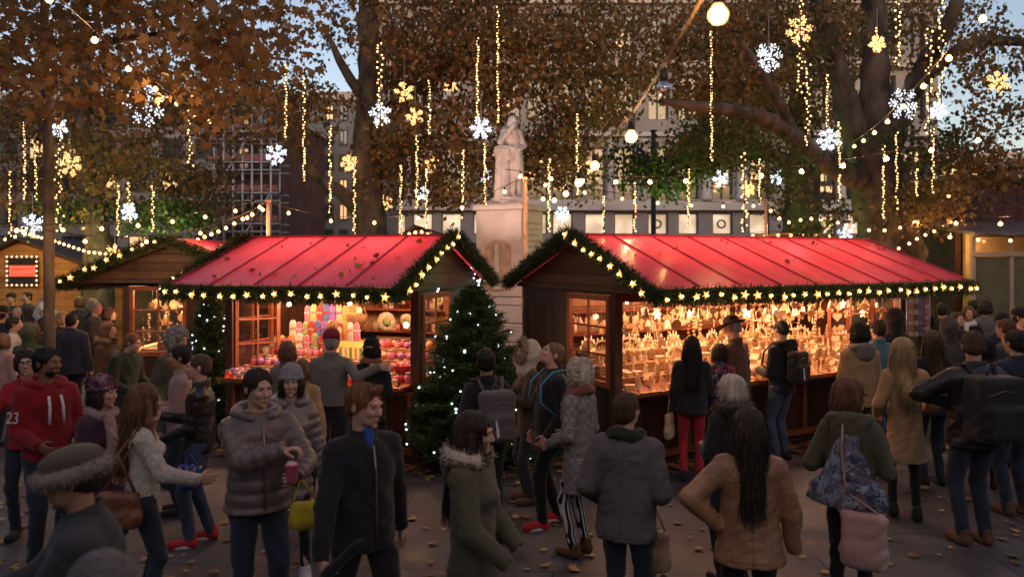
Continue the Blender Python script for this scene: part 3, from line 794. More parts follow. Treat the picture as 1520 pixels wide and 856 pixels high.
# ================================================================== the crowd, nearest first
mk_hair()
for k in HAIR: BROW[k] = HAIR[k]
HOUND = checkm('houndstooth_wool', (.09, .085, .085), (.38, .36, .34), 110)
STRIPE = stripem('striped_cotton', (.015, .015, .018), (.55, .53, .5), 75)
FLORAL = blotchm('floral_print', [(.05, .06, .10), (.13, .17, .24), (.24, .27, .34), (.09, .10, .14), (.17, .12, .14)], 26)
KNITP = blotchm('patterned_knit', [(.12, .03, .05), (.3, .2, .22), (.06, .02, .035), (.16, .05, .08), (.1, .03, .05)], 30)
TWEED = blotchm('tweed_wool', [(.07, .068, .072), (.12, .115, .12), (.095, .09, .095), (.15, .145, .15)], 120)
SPOT = blotchm('spotted_print', [(.02, .03, .07), (.02, .03, .06), (.03, .04, .09), (.35, .35, .4), (.4, .05, .05)], 30)

def build_near():
    # man in puffer, eating from a cup
    i = person('man in a brown quilted puffer jacket and jeans eating from a pink cup', 383, 5.16, 1.80, 32, 'brownpuff', 'darkjean', 'blackshoe', ('short', 'hair_dark'), 'fair', head=(12, 8),
               ra=(.06, -.36, 1.30), la=(.14, -.36, 1.12), rpole=(-.8, .2, -.5), lpole=(.8, .3, -.6), stride=.12, lod=0, w=1.12, hem=.86, puff=.014, thick=.05, zipper=True, hood=('brownpuff', None, False),
               rh=((.75, -.55, .15), .75, (0, -.2, -1)), lh=((-.35, -.85, .25), .85, (-.8, .3, .2)))
    r = thing('paper_cup', 'pink paper cup of food in the hands of the man in the brown puffer', 'cup', (0, 0, 0))
    c = i['W'] @ Vector((.085, -.46, 1.13)); r.location = c
    mb = MB(); mb.lathe([(.028, 0), (.03, .005), (.042, .1), (.045, .105), (.041, .107)], 18); mb.build('cup_wall', mat('pink_card', (.55, .1, .16), .6, .1), r)
    mb = MB(); mb.lathe([(.038, .10), (.03, .118), (.001, .13)], 14); mb.build('filling', mat('cream_topping', (.75, .45, .45), .7, .25, 60), r)
    cb = (.17, -.44, .93)
    tote(i, 'small yellow paper bag hanging from the wrist of the man in the puffer', 'yellow', cb, .085, .085, .05, [(-.02, -.0, .22), (.0, .0, .25), (.02, 0, .22)] and [(.15, -.40, 1.10), (.16, -.42, 1.12)], tilt=-15, name='gift_bag')
    # woman in long puffer
    person('woman in a pale grey knit beanie and a long quilted grey coat', 432, 6.25, 1.66, 22, 'greypuff', 'leggings', 'whiteshoe', ('bob', 'hair_dark'), 'fair', head=(-10, 8),
           ra=(-.25, -.1, .86), la=(.27, -.04, .84), stride=.2, lod=0, w=.95, hem=.60, puff=.017, thick=.045, zipper=True, fem=True, hat=('beanie', 'greyknit'), hood=('greypuff', None, False), hemw=1.0)
    # man striding in black jacket
    i = person('young man with ginger brown hair in a black jacket over a blue shirt, striding', 540, 4.56, 1.80, 38, 'black', 'blacktr', 'blackshoe', ('quiff', 'hair_ginger'), 'pink', head=(22, 10),
               ra=(-.33, -.14, .86), la=(.30, .10, .86), rpole=(-.6, .8, -.2), lpole=(.6, .8, -.3), stride=.3, lod=0, w=1.08, hem=.84, thick=.036, zipper=True, inner='blue', beard=None, rh=((0, -.35, -1), 1.25, (1, -.2, -.2)))
    u = thing('furled_umbrella', 'black furled umbrella carried low by the young man in the black jacket', 'umbrella', i['W'] @ Vector((-.34, -.2, .80)))
    d = (i['W'].to_3x3() @ Vector((.35, -.55, .62))).normalized()
    mb = MB(); mb.tube([d * .0, d * .05, d * .3, d * .34], [.026, .033, .026, .012], 10); mb.build('canopy', mat_of('black'), u)
    mb = MB(); mb.tube([-d * .28, d * .02], [.012, .014], 8); mb.tube([-d * .5, -d * .26], [.024, .022], 10); mb.build('shaft', mat('umbrella_shaft', (.02, .02, .02), .35, .1), u)
    # woman in olive parka
    person('woman with long dark hair in an olive parka with a pale fur hood', 702, 4.42, 1.66, 68, 'olive', 'darkjean', 'blackshoe', ('long', 'hair_dark'), 'fair', head=(8, 8),
           ra=(-.16, -.28, .95), la=(.16, -.22, .93), rpole=(-.5, .9, -.1), lpole=(.5, .9, -.1), stride=.22, lod=0, w=1.0, hem=.62, thick=.05, fem=True, hood=('olive', 'furwhite', False), rh='hide', lh='hide')
    # backpack man
    i = person('man with short black hair and a grey backpack in front of the Christmas tree', 722, 7.0, 1.72, 205, 'black', 'blacktr', 'blackshoe', ('short', 'hair_black'), 'tan', head=(-18, 0),
               ra=(-.12, -.25, 1.1), la=(.2, -.2, 1.05), stride=.1, lod=1, w=1.0, hem=.86)
    backpack(i, 'grey and black backpack with a pale stripe on the man by the Christmas tree', mat_of('greybag'), 1.18, .155, .23, .1, mat('reflective_white', (.6, .6, .6), .4, .1))
    # woman with fur hood and man looking up
    i = person('woman with a wide tan fur hood holding up a pink phone', 785, 8.1, 1.66, -75, 'brown', 'darkgrey', 'brownboot', ('bob', 'hair_grey'), 'pink', head=(5, -8),
               ra=(-.08, -.34, 1.26), la=(.08, -.32, 1.22), lod=1, hem=.72, fem=True, hood=('furpale', 'furtan', True), rh=((0, -.4, 1), .6, (.3, -.8, 0)))
    p = thing('phone', 'pink phone held up by the woman in the tan fur hood', 'phone', i['W'] @ Vector((-.02, -.44, 1.32)), R(-75))
    mb = MB(); mb.box((0, 0, .0), (.075, .012, .15)); mb.build('case', mat('pink_plastic', (.6, .2, .25), .4, .1), p, .004)
    i = person('balding man in a black coat and red trainers tilting his head back', 816, 7.4, 1.74, -72, 'black', 'blacktr', 'redshoe', ('buzz', 'hair_lightbrown'), 'pink', head=(0, -24),
               ra=(-.2, -.08, .88), la=(.2, -.1, .9), stride=.12, lod=0, w=1.04, hem=.76, thick=.045, lean=-3, collar=True)
    backpack(i, 'bright teal rucksack on the back of the man looking up', mat_of('tealbag'), 1.22, .13, .19, .06)
    # houndstooth lady
    i = person('woman with cropped platinum hair in a houndstooth coat and striped trousers', 860, 6.66, 1.67, -128, HOUND, STRIPE, 'brownboot', ('curly', 'hair_white'), 'pink', head=(0, -4),
               ra=(-.16, -.24, 1.02), la=(.2, -.2, 1.0), lod=0, hem=.58, thick=.035, fem=True, w=1.0, scarf=('rust', [(-.04, -.12, 1.46), (-.06, -.2, 1.3), (-.1, -.21, 1.05), (-.12, -.2, .82)]))
    # grey tweed coat
    i = person('person with short brown hair in a grey tweed coat and dark green scarf', 930, 5.05, 1.66, 158, TWEED, 'darkjean', 'blackshoe', ('short', 'hair_brown'), 'pink', head=(-14, 0),
               ra=(-.2, -.2, 1.0), la=(.24, -.14, .98), lod=0, hem=.78, thick=.055, w=1.12, scarf=('darkgreen', [(.05, -.1, 1.47), (-.15, -.14, 1.36), (-.2, -.16, 1.2), (-.22, -.14, 1.08)]))
    tote(i, 'pale paper carrier bag held low by the person in the grey tweed coat', mat('carrier_paper', (.45, .28, .2), .7, .15), (-.12, -.28, .62), .12, .15, .04, [(-.15, -.22, .93), (-.12, -.22, .94)], name='carrier_bag')
    # tan leather jacket woman
    person('woman with very long dark hair in a tan leather jacket, hand on hip', 1112, 4.62, 1.64, 172, 'leather', 'blacktr', 'blackshoe', ('long', 'hair_dark'), 'fair', head=(4, 10),
           ra=(-.28, -.05, .86), la=(.19, .03, 1.02), lpole=(1, .25, .1), rpole=(-.6, .8, 0), stride=.1, lod=0, hem=.80, thick=.045, fem=True, w=1.12, hemw=1.12, lh='hide', rh='hide')
    # platinum bob with fur hood
    person('woman with a thick pale blond bob and a dark fur collar', 1086, 6.05, 1.62, 200, 'black', 'blacktr', 'blackshoe', ('bob', 'hair_white'), 'fair', head=(20, 5),
           lod=0, hem=.66, fem=True, w=1.05, hood=('black', 'brownfur', False), ra=(-.12, -.25, 1.1), la=(.12, -.25, 1.1), thick=.045)
    # glasses woman with the floral wrap
    i = person('woman with wavy auburn hair and glasses in an olive hooded jacket, looking right', 1262, 5.5, 1.68, 150, 'olive', 'blacktr', 'blackshoe', ('bob', 'hair_auburn'), 'pink', head=(-62, 2),
               ra=(-.17, -.24, 1.12), la=(.2, -.22, 1.1), lod=0, hem=.84, thick=.045, fem=True, w=1.05, hood=('olive', None, False), glasses=True)
    F = Field((-.4, -.1, .7), (.4, .5, 1.6), .014)
    T = i['Tor']; F.cone((0, .16, 1.42), (0, .2, .98), .05, .2, .03, T, sc=(1, .34, 1)); F.ell((0, .2, .95), (.27, .08, .14), .05, T); F.cut((0, 0, .84), (.25, 0, -1), T)
    r, add = finish('floral_bag', F, FLORAL, i, 'blue and grey floral fabric bag on the back of the woman in glasses', 'bag', .012)
    mb = MB(); mb.tube([T @ Vector(q) for q in ((.03, .24, 1.28), (.03, .18, 1.45), (.09, .06, 1.5), (.12, -.08, 1.46), (.13, -.14, 1.3), (.18, .0, 1.05))], .016, 6, flat=.5); add('strap', mb, mat_of('pinkbag'))
    tote(i, 'large dusty pink leather tote bag hanging behind the woman in glasses', 'pinkbag', (-.12, .28, .70), .15, .2, .06, [(-.0, .27, 1.0), (.03, .25, 1.30), (.0, .27, 1.0)], tilt=-8)
    # big man with rucksack
    i = person('tall man in a black leather jacket with his elbow stuck out', 1446, 6.9, 1.88, 184, 'blackleather', 'darkjean', 'brownboot', ('short', 'hair_brown'), 'fair', head=(-28, 12),
               ra=(-.24, -.12, 1.06), la=(.17, -.12, 1.16), lpole=(1, .1, .35), rpole=(-1, .1, 0), lod=0, hem=.82, thick=.055, w=1.22, collar=True, lh='hide')
    backpack(i, 'bulky black hiking rucksack on the tall man in the leather jacket', mat_of('blackbag'), 1.17, .19, .26, .13)
    # camel coat
    person('woman with long straight blond hair in a camel coat', 1343, 7.6, 1.75, 165, 'camel', 'leggings', 'blackshoe', ('long', 'hair_blond'), 'fair', head=(-58, 0),
           ra=(-.2, -.2, 1.05), la=(.22, -.16, .98), lod=0, hem=.56, fem=True, w=.98, hemw=1.05, stride=.05)
    # left side
    i = person('man with a shaved head in a black jacket, jeans and red trainers, facing left', 297, 6.93, 1.68, -75, 'blackleather', 'jean', 'redshoe', ('buzz', 'hair_brown'), 'pink', head=(0, 0),
               ra=(-.1, -.34, 1.18), la=(.1, -.3, 1.0), lod=0, hem=.86, w=1.05, stride=.08, rh=((0, -.9, .3), .7, (.9, 0, 0)))
    r = thing('takeaway_cup', 'white takeaway cup held by the man with the shaved head', 'cup', i['W'] @ Vector((-.09, -.44, 1.15)))
    mb = MB(); mb.lathe([(.028, 0), (.03, .005), (.04, .105)], 16); mb.build('cup_wall', mat('white_card', (.7, .66, .6), .6, .05), r)
    mb = MB(); mb.lathe([(.042, .105), (.042, .113), (.034, .12)], 16); mb.build('lid', mat('cup_lid', (.5, .48, .45), .4, .05), r)
    r = tote(i, 'blue carrier bag printed with red and white crosses hanging beside the man in red trainers', mat('flag_blue', (.02, .06, .32), .5, .1), (.3, -.05, .72), .10, .11, .03, [(.27, -.1, .9), (.27, -.05, .9)], tilt=60, name='flag_bag')
    for (w_, m_) in ((.022, mat('flag_white', (.7, .7, .7), .5, .05)), (.011, mat('flag_red', (.6, .02, .03), .5, .05))):
        mb = MB()
        for a, b in (((-.09, -.08), (.09, .08)), ((-.09, .08), (.09, -.08)), ((0, -.09), (0, .09)), ((-.09, 0), (.09, 0))):
            for sd in (-1, 1): mb.beam((a[0], sd * (.042 if w_ > .02 else .047), a[1]), (b[0], sd * (.042 if w_ > .02 else .047), b[1]), w_ * 1.2, .004, up=(0, 1, 0))
        M2 = i['W'] @ Matrix.Translation((.3, -.05, .71)) @ Matrix.Rotation(R(60), 4, 'Z')
        o = mb.build('flag_stripes', m_, r)
        for v in o.data.vertices: v.co = (M2 @ v.co) - r.location
    person('man with dark hair and a pale jacket behind the man with the shaved head', 268, 7.75, 1.66, -70, 'pinkgrey', 'darkjean', 'blackshoe', ('short', 'hair_black'), 'tan', head=(0, 0), lod=1, ra=(-.1, -.3, 1.1), la=(.1, -.3, 1.1), hem=.8)
    person('elderly man with grey hair in an olive overcoat by the dark stall window', 258, 8.7, 1.76, 60, 'olive', 'darkgrey', 'blackshoe', ('curly', 'hair_grey'), 'pink', head=(15, 18), lod=1, hem=.62, ra=(-.2, -.12, .9), la=(.2, -.12, .9), lean=4)
    i = person('girl with long brown hair in a cream fleece and jeans reaching out to the right', 212, 5.4, 1.66, 118, 'cream', 'darkjean', 'brownboot', ('long', 'hair_auburn'), 'fair', head=(10, 5),
               ra=(-.16, -.36, 1.05), la=(.22, -.25, 1.0), lod=0, hem=.93, fem=True, thick=.03, w=.92, rh=((0, -1, -.1), .4), rpole=(-.5, .6, -1))
    tote(i, 'brown leather shoulder bag under the arm of the girl in the cream fleece', 'brownbag', (-.17, .16, .93), .15, .13, .05, [(-.17, .17, 1.3), (-.16, .02, 1.49), (-.15, .1, 1.3)], tilt=60, name='shoulder_bag')
    person('person in a purple patterned knit hat with a pompom and a plum jacket', 152, 5.95, 1.62, 70, 'purple', 'darkjean', 'brownboot', ('bob', 'hair_dark'), 'pink', head=(8, 5), lod=0, hem=.8, fem=True, thick=.05, scarf=('pinkgrey',), hat=('beanie', KNITP, 'purple', (.10, .05)), ra=(-.15, -.25, 1.0), la=(.15, -.25, 1.0))
    i = person('bearded man in a dark red hooded sweatshirt printed with the number 23, looking right', 70, 6.45, 1.79, 50, 'redhood', 'darkjean', 'blackshoe', ('short', 'hair_black'), 'brown', head=(25, 2), beard='hair_black',
               ra=(-.14, -.24, 1.02), la=(.2, -.2, .98), lod=0, hem=.87, w=1.05, thick=.04, hood=('redhood', None, False))
    # number on the sleeve, draw strings
    o = text_mesh('sleeve_number', '23', .13, mat('print_white', (.65, .6, .6), .7, .1), i['root'])
    a = (i['sh'][-1] * .45 + i['el'][-1] * .55) * i['sz']
    o.location = a + Vector((-.066, -.03, -.0)); o.rotation_euler = (R(82), 0, R(-62))
    for s in (-1, 1):
        mb = MB(); mb.tube([Vector((s * .045, -.165, 1.42)), Vector((s * .05, -.205, 1.34)), Vector((s * .055, -.212, 1.2))], .012, 6); mb.build('drawstring', mat('print_white', (.65, .6, .6)), i['root'])
    i = person('woman in glasses and a red jacket holding a dark phone at the left edge', 40, 7.1, 1.70, 15, 'red', 'darkjean', 'blackshoe', ('bun', 'hair_dark'), 'fair', head=(12, 3), lod=1, hem=.84, fem=True, glasses=True,
               ra=(-.18, -.34, 1.22), la=(.15, -.25, 1.0), rh=((0, -.3, 1), .7, (.3, -.9, 0)))
    p = thing('phone', 'dark phone held by the woman in red at the left edge', 'phone', i['W'] @ Vector((-.17, -.42, 1.30)), R(15))
    mb = MB(); mb.box((0, 0, 0), (.075, .01, .15)); mb.build('case', mat('black_plastic', (.015, .015, .016), .3, .1), p, .003)
    i = person('person in a dark brown fur hat and dark coat in the near left corner', 140, 3.35, 1.72, -72, 'darkgrey', 'blacktr', 'blackshoe', ('short', 'hair_dark'), 'tan', head=(0, 14),
               ra=(-.05, -.48, 1.12), la=(.1, -.44, 1.1), lod=0, hem=.7, w=1.12, thick=.055, lean=6, hat=('furhat', 'brownfur', 'furbrim'), rh=((0, -1, .25), .55, (0, 0, -1)), lh=((-.2, -1, .2), .6, (-.5, 0, -.6)))
    p = thing('white_stick', 'thin white selfie stick held by the person in the fur hat', 'stick', i['W'] @ Vector((.02, -.56, 1.14)))
    mb = MB(); mb.tube([(0, 0, 0), (-.22, .12, -.14)], .006, 8); mb.tube([(0, 0, 0), (.06, -.03, .04)], .011, 8); mb.build('rod', mat('white_plastic', (.7, .7, .7), .35, .05), p)
    person('person in a ribbed grey knit hat at the bottom edge of the photo', 150, 2.2, 1.675, -150, 'darkgrey', 'blacktr', 'blackshoe', ('bob', 'hair_brown'), 'fair', head=(0, 5), lod=0, hem=.8, hat=('beanie', 'brownknit'), hood=('darkgrey', 'brownfur', False))

def build_mid():
    # shoppers at the right stall
    i = person('man in a black hooded jacket and blue jeans at the right stall', 1160, 9.75, 1.75, 215, 'black', 'jean', 'blackshoe', ('buzz', 'hair_black'), 'fair', head=(-10, 15), lod=1, hem=.86, hood=('black', None, False), ra=(-.1, -.28, 1.1), la=(.1, -.28, 1.1), w=1.05)
    backpack(i, 'small black rucksack with a pale emblem on the man in blue jeans', mat_of('blackbag'), 1.2, .14, .2, .08, mat('reflective_white', (.6, .6, .6)))
    person('man with dark curly hair in a tan hooded parka browsing the right stall', 1276, 9.4, 1.74, 188, 'tan', 'darkgrey', 'blackshoe', ('curly', 'hair_black'), 'tan', lod=1, hem=.76, thick=.045, w=1.08, hood=('sweater', None, False))
    person('person in a blue denim jacket beside the man in the tan parka', 1303, 9.95, 1.74, 190, 'teal', 'jean', 'blackshoe', ('short', 'hair_dark'), 'fair', lod=1, hem=.84)
    person('tall dark figure with the hood up in front of the end of the right stall', 1327, 10.3, 1.84, 195, 'black', 'blacktr', 'blackshoe', (None, None), 'fair', lod=1, hem=.8, hood=('black', None, True))
    person('old man in a black felt hat and dark overcoat looking down at the right stall', 1094, 9.5, 1.80, 222, 'brown', 'darkgrey', 'blackshoe', ('short', 'hair_grey'), 'pink', head=(-8, 22), lod=1, hem=.62, hat=('brim', 'felt'), lean=4)
    i = person('woman with dark hair, a black coat and bright red trousers at the right stall', 1027, 8.85, 1.64, 172, 'black', 'redtr', 'blackshoe', ('long', 'hair_black'), 'fair', head=(0, 5), lod=1, hem=.83, fem=True, thick=.045, w=1.08, ra=(-.12, -.28, 1.1), la=(.24, -.05, .85))
    tote(i, 'cream shoulder bag with a long strap on the woman in red trousers', mat('canvas', (.45, .36, .22), .8, .1), (.27, -.02, .68), .1, .16, .04, [(.25, .0, 1.1), (.18, .03, 1.45), (.25, .0, 1.1)], tilt=70)
    person('short woman in a navy spotted coat beside the man in the felt hat', 1068, 9.2, 1.52, 185, SPOT, 'darkjean', 'blackshoe', ('bob', 'hair_dark'), 'fair', lod=1, hem=.7, fem=True)
    person('woman with long brown hair behind the camel coat near the right edge', 1384, 8.7, 1.72, 182, 'black', 'darkjean', 'blackshoe', ('long', 'hair_brown'), 'fair', lod=1, hem=.8, fem=True)
    i = person('broad man in a dark blue jacket at the right edge, back turned', 1508, 7.7, 1.82, 190, 'navy', 'darkjean', 'brownboot', ('short', 'hair_black'), 'fair', lod=1, hem=.84, w=1.2, thick=.05)
    tote(i, 'bright yellow bag at the right edge beside the broad man in dark blue', 'yellow', (-.02, -.3, .98), .12, .12, .05, [(0, -.3, 1.2)])
    # shoppers at the left stall
    person('man in a dark red knit cap and grey sweater, arm round a companion', 492, 8.6, 1.73, 184, 'sweater', 'darkjean', 'blackshoe', ('short', 'hair_grey'), 'fair', lod=0, hem=.93, w=1.12, thick=.028, hat=('knitband', 'redknit'), ra=(-.54, .16, 1.37), rpole=(0, .9, -.6), la=(.27, 0, .86), rh=((-1, .1, -.1), .3, (0, -1, 0)))
    person('woman in a black bobble hat held by the man in the grey sweater', 552, 8.78, 1.62, 168, 'black', 'blacktr', 'blackshoe', ('bob', 'hair_black'), 'fair', lod=1, hem=.76, fem=True, scarf=('rust',), hat=('beanie', 'blackknit', 'blackknit', (0, .15)), ra=(-.12, -.28, 1.1), la=(.12, -.28, 1.1), thick=.045)
    person('woman with a light brown bob and grey coat looking into the left stall', 427, 8.7, 1.60, 176, 'sweater', 'redtr', 'blackshoe', ('bob', 'hair_lightbrown'), 'fair', lod=1, hem=.7, fem=True)
    person('person in a camel coat half hidden behind the woman in the grey beanie', 449, 7.9, 1.50, 178, 'camel', 'blacktr', 'brownboot', ('bob', 'hair_lightbrown'), 'fair', lod=1, hem=.55, fem=True)
    # at the dark stall
    person('bulky person in a dark olive coat leaning on the counter of the dark stall', 176, 9.6, 1.64, 75, 'darkgreen', 'blacktr', 'blackshoe', ('short', 'hair_ginger'), 'fair', head=(15, 15), lod=1, hem=.66, w=1.25, thick=.06, lean=16, ra=(-.2, -.35, 1.0), la=(.2, -.35, 1.0))
    person('person in a brown fur trimmed jacket behind the bulky figure in dark olive', 160, 10.6, 1.66, 80, 'brown', 'darkgrey', 'brownboot', ('bob', 'hair_lightbrown'), 'fair', lod=2, hem=.7, fem=True, hood=('brown', 'furtan', False))
    person('man in a wide dark jacket walking away from the camera at the left', 107, 12.0, 1.68, 176, 'navy', 'blacktr', 'blackshoe', ('short', 'hair_black'), 'tan', lod=1, hem=.78, w=1.22, thick=.06, stride=.15)

def build_far():
    ff = [  # label, px, Y, h, theta, coat, legs, hair, extra
        ('man in a white shirt raising his hands to his face by the wooden hut', 68, 15.6, 1.76, 20, 'white', 'blacktr', ('short', 'hair_grey'), dict(ra=(-.05, -.25, 1.5), la=(.05, -.25, 1.48))),
        ('person in a green hooded parka with a tan fur edge in the left crowd', 43, 10.9, 1.58, 190, 'green', 'darkjean', ('bob', 'hair_brown'), dict(hood=('green', 'furtan', True))),
        ('person in a pale grey top at the far left in front of the hut', 20, 11.6, 1.66, 120, 'white', 'darkjean', ('short', 'hair_dark'), {}),
        ('woman in a pink sweater at the very left edge', 4, 10.4, 1.52, 170, 'pinkgrey', 'darkjean', ('bob', 'hair_lightbrown'), dict(fem=True)),
        ('man in a dark flat cap under the red lettered sign', 17, 17.0, 1.76, 10, 'black', 'blacktr', ('short', 'hair_dark'), dict(hat=('knitband', 'felt'))),
        ('man in a black coat under the red lettered sign, right of the flat cap', 40, 17.4, 1.78, -15, 'darkgrey', 'blacktr', ('short', 'hair_black'), {}),
        ('person with fair face and dark scarf near the hut, below the flat cap', 8, 14.2, 1.66, 0, 'black', 'blacktr', ('short', 'hair_brown'), dict(scarf=('darkgrey',))),
        ('bald man in brown looking down in the left crowd', 25, 14.0, 1.64, 30, 'brown', 'blacktr', ('bald', None), dict(head=(0, 25))),
        ('person in a grey coat behind the red box in the left crowd', 118, 16.5, 1.7, 200, 'darkgrey', 'blacktr', ('bob', 'hair_lightbrown'), dict(fem=True)),
        ('blond person in a black coat right of the man in the white shirt', 137, 15.0, 1.74, 150, 'black', 'blacktr', ('bob', 'hair_blond'), {}),
        ('woman in a tan coat at the back of the dark stall queue', 152, 13.4, 1.68, 100, 'brown', 'darkgrey', ('bob', 'hair_brown'), dict(fem=True, lean=8)),
        ('man in a grey jacket at the back of the dark stall queue', 141, 13.9, 1.76, 90, 'darkgrey', 'blacktr', ('short', 'hair_grey'), {}),
        ('man with short hair facing the camera behind the end of the right stall', 1420, 12.0, 1.70, 15, 'black', 'blacktr', ('short', 'hair_brown'), {}),
        ('woman with a white scarf facing left behind the end of the right stall', 1437, 12.8, 1.74, -20, 'black', 'blacktr', ('bun', 'hair_auburn'), dict(fem=True, scarf=('white',))),
        ('man in a black beanie and navy coat facing the camera on the right', 1488, 11.6, 1.70, 5, 'navy', 'blacktr', (None, None), dict(hat=('beanie', 'blackknit'), beard='hair_black')),
        ('bald man in a grey coat at the right edge crowd', 1511, 12.4, 1.76, 10, 'greywool', 'blacktr', ('bald', None), {}),
        ('man with a dark coat beneath the glass pavilion, far right', 1496, 15.2, 1.86, 0, 'black', 'blacktr', ('short', 'hair_dark'), {}),
        ('person with a dark fringe beneath the glass pavilion', 1474, 15.6, 1.84, -20, 'black', 'blacktr', ('bob', 'hair_black'), dict(fem=True)),
        ('person in a grey hooded coat turned away beneath the pavilion', 1462, 13.6, 1.78, 180, 'greywool', 'blacktr', ('curly', 'hair_dark'), {}),
        ('person in a dark blue puffer turned away behind the scarfed woman', 1444, 14.6, 1.74, 160, 'navy', 'blacktr', ('short', 'hair_black'), dict(w=1.2)),
        ('person holding up a yellow phone near the postcard rack', 1398, 12.9, 1.78, 150, 'black', 'blacktr', ('short', 'hair_black'), dict(ra=(-.1, -.3, 1.5))),
        ('person with dark hair beside the postcard rack', 1376, 12.4, 1.66, 200, 'black', 'darkgrey', ('bob', 'hair_black'), dict(fem=True)),
        ('woman with a long black bob behind the tall man with the rucksack', 1462, 8.6, 1.66, 150, 'black', 'blacktr', ('bob', 'hair_black'), dict(fem=True, lod=1)),
        ('man in a dark parka with the hood up between the camel coat and the rucksack', 1408, 10.2, 1.74, 170, 'darkgrey', 'blacktr', (None, None), dict(hood=('darkgrey', None, True))),
        ('man in a charcoal coat just behind the broad man in dark blue', 1494, 9.4, 1.80, 200, 'darkgrey', 'blacktr', ('short', 'hair_brown'), {}),
        ('woman in a burgundy coat walking left beyond the postcard rack', 1400, 14.2, 1.68, -80, 'purple', 'blacktr', ('bob', 'hair_brown'), dict(fem=True)),
        ('man in a black cap beyond the broad man in dark blue', 1516, 10.6, 1.84, 30, 'black', 'blacktr', ('short', 'hair_dark'), dict(hat=('knitband', 'blackknit'))),
        ('woman with blond hair and a black coat in the far left crowd', 92, 13.2, 1.62, 60, 'black', 'blacktr', ('bob', 'hair_blond'), dict(fem=True)),
        ('man in a dark cap facing away at the far left edge', 2, 12.6, 1.74, 190, 'navy', 'blacktr', ('short', 'hair_dark'), dict(hat=('knitband', 'felt'))),
        ('person in a charcoal coat beside the green hooded parka', 66, 12.2, 1.60, 170, 'darkgrey', 'blacktr', ('bob', 'hair_dark'), dict(fem=True)),
        ('stallholder in a green top bending over the wooden ornaments', 955, 10.75, 1.72, -60, 'green', 'blacktr', ('short', 'hair_dark'), dict(lean=34, ra=(-.3, -.45, 1.0), la=(.2, -.4, 1.0))),
        ('stallholder in brown among the goods of the left stall', 497, 10.6, 1.66, 60, 'brown', 'blacktr', ('curly', 'hair_ginger'), dict(fem=True)),
    ]
    for l, px, Y, h, th, c, lg, hr, ex in ff:
        ex = dict(ex); ex.setdefault('lod', 2); ex.setdefault('hem', .74)
        person(l, px, Y, h, th, c, lg, 'blackshoe', hr, 'fair' if px % 3 else 'pink', **ex)
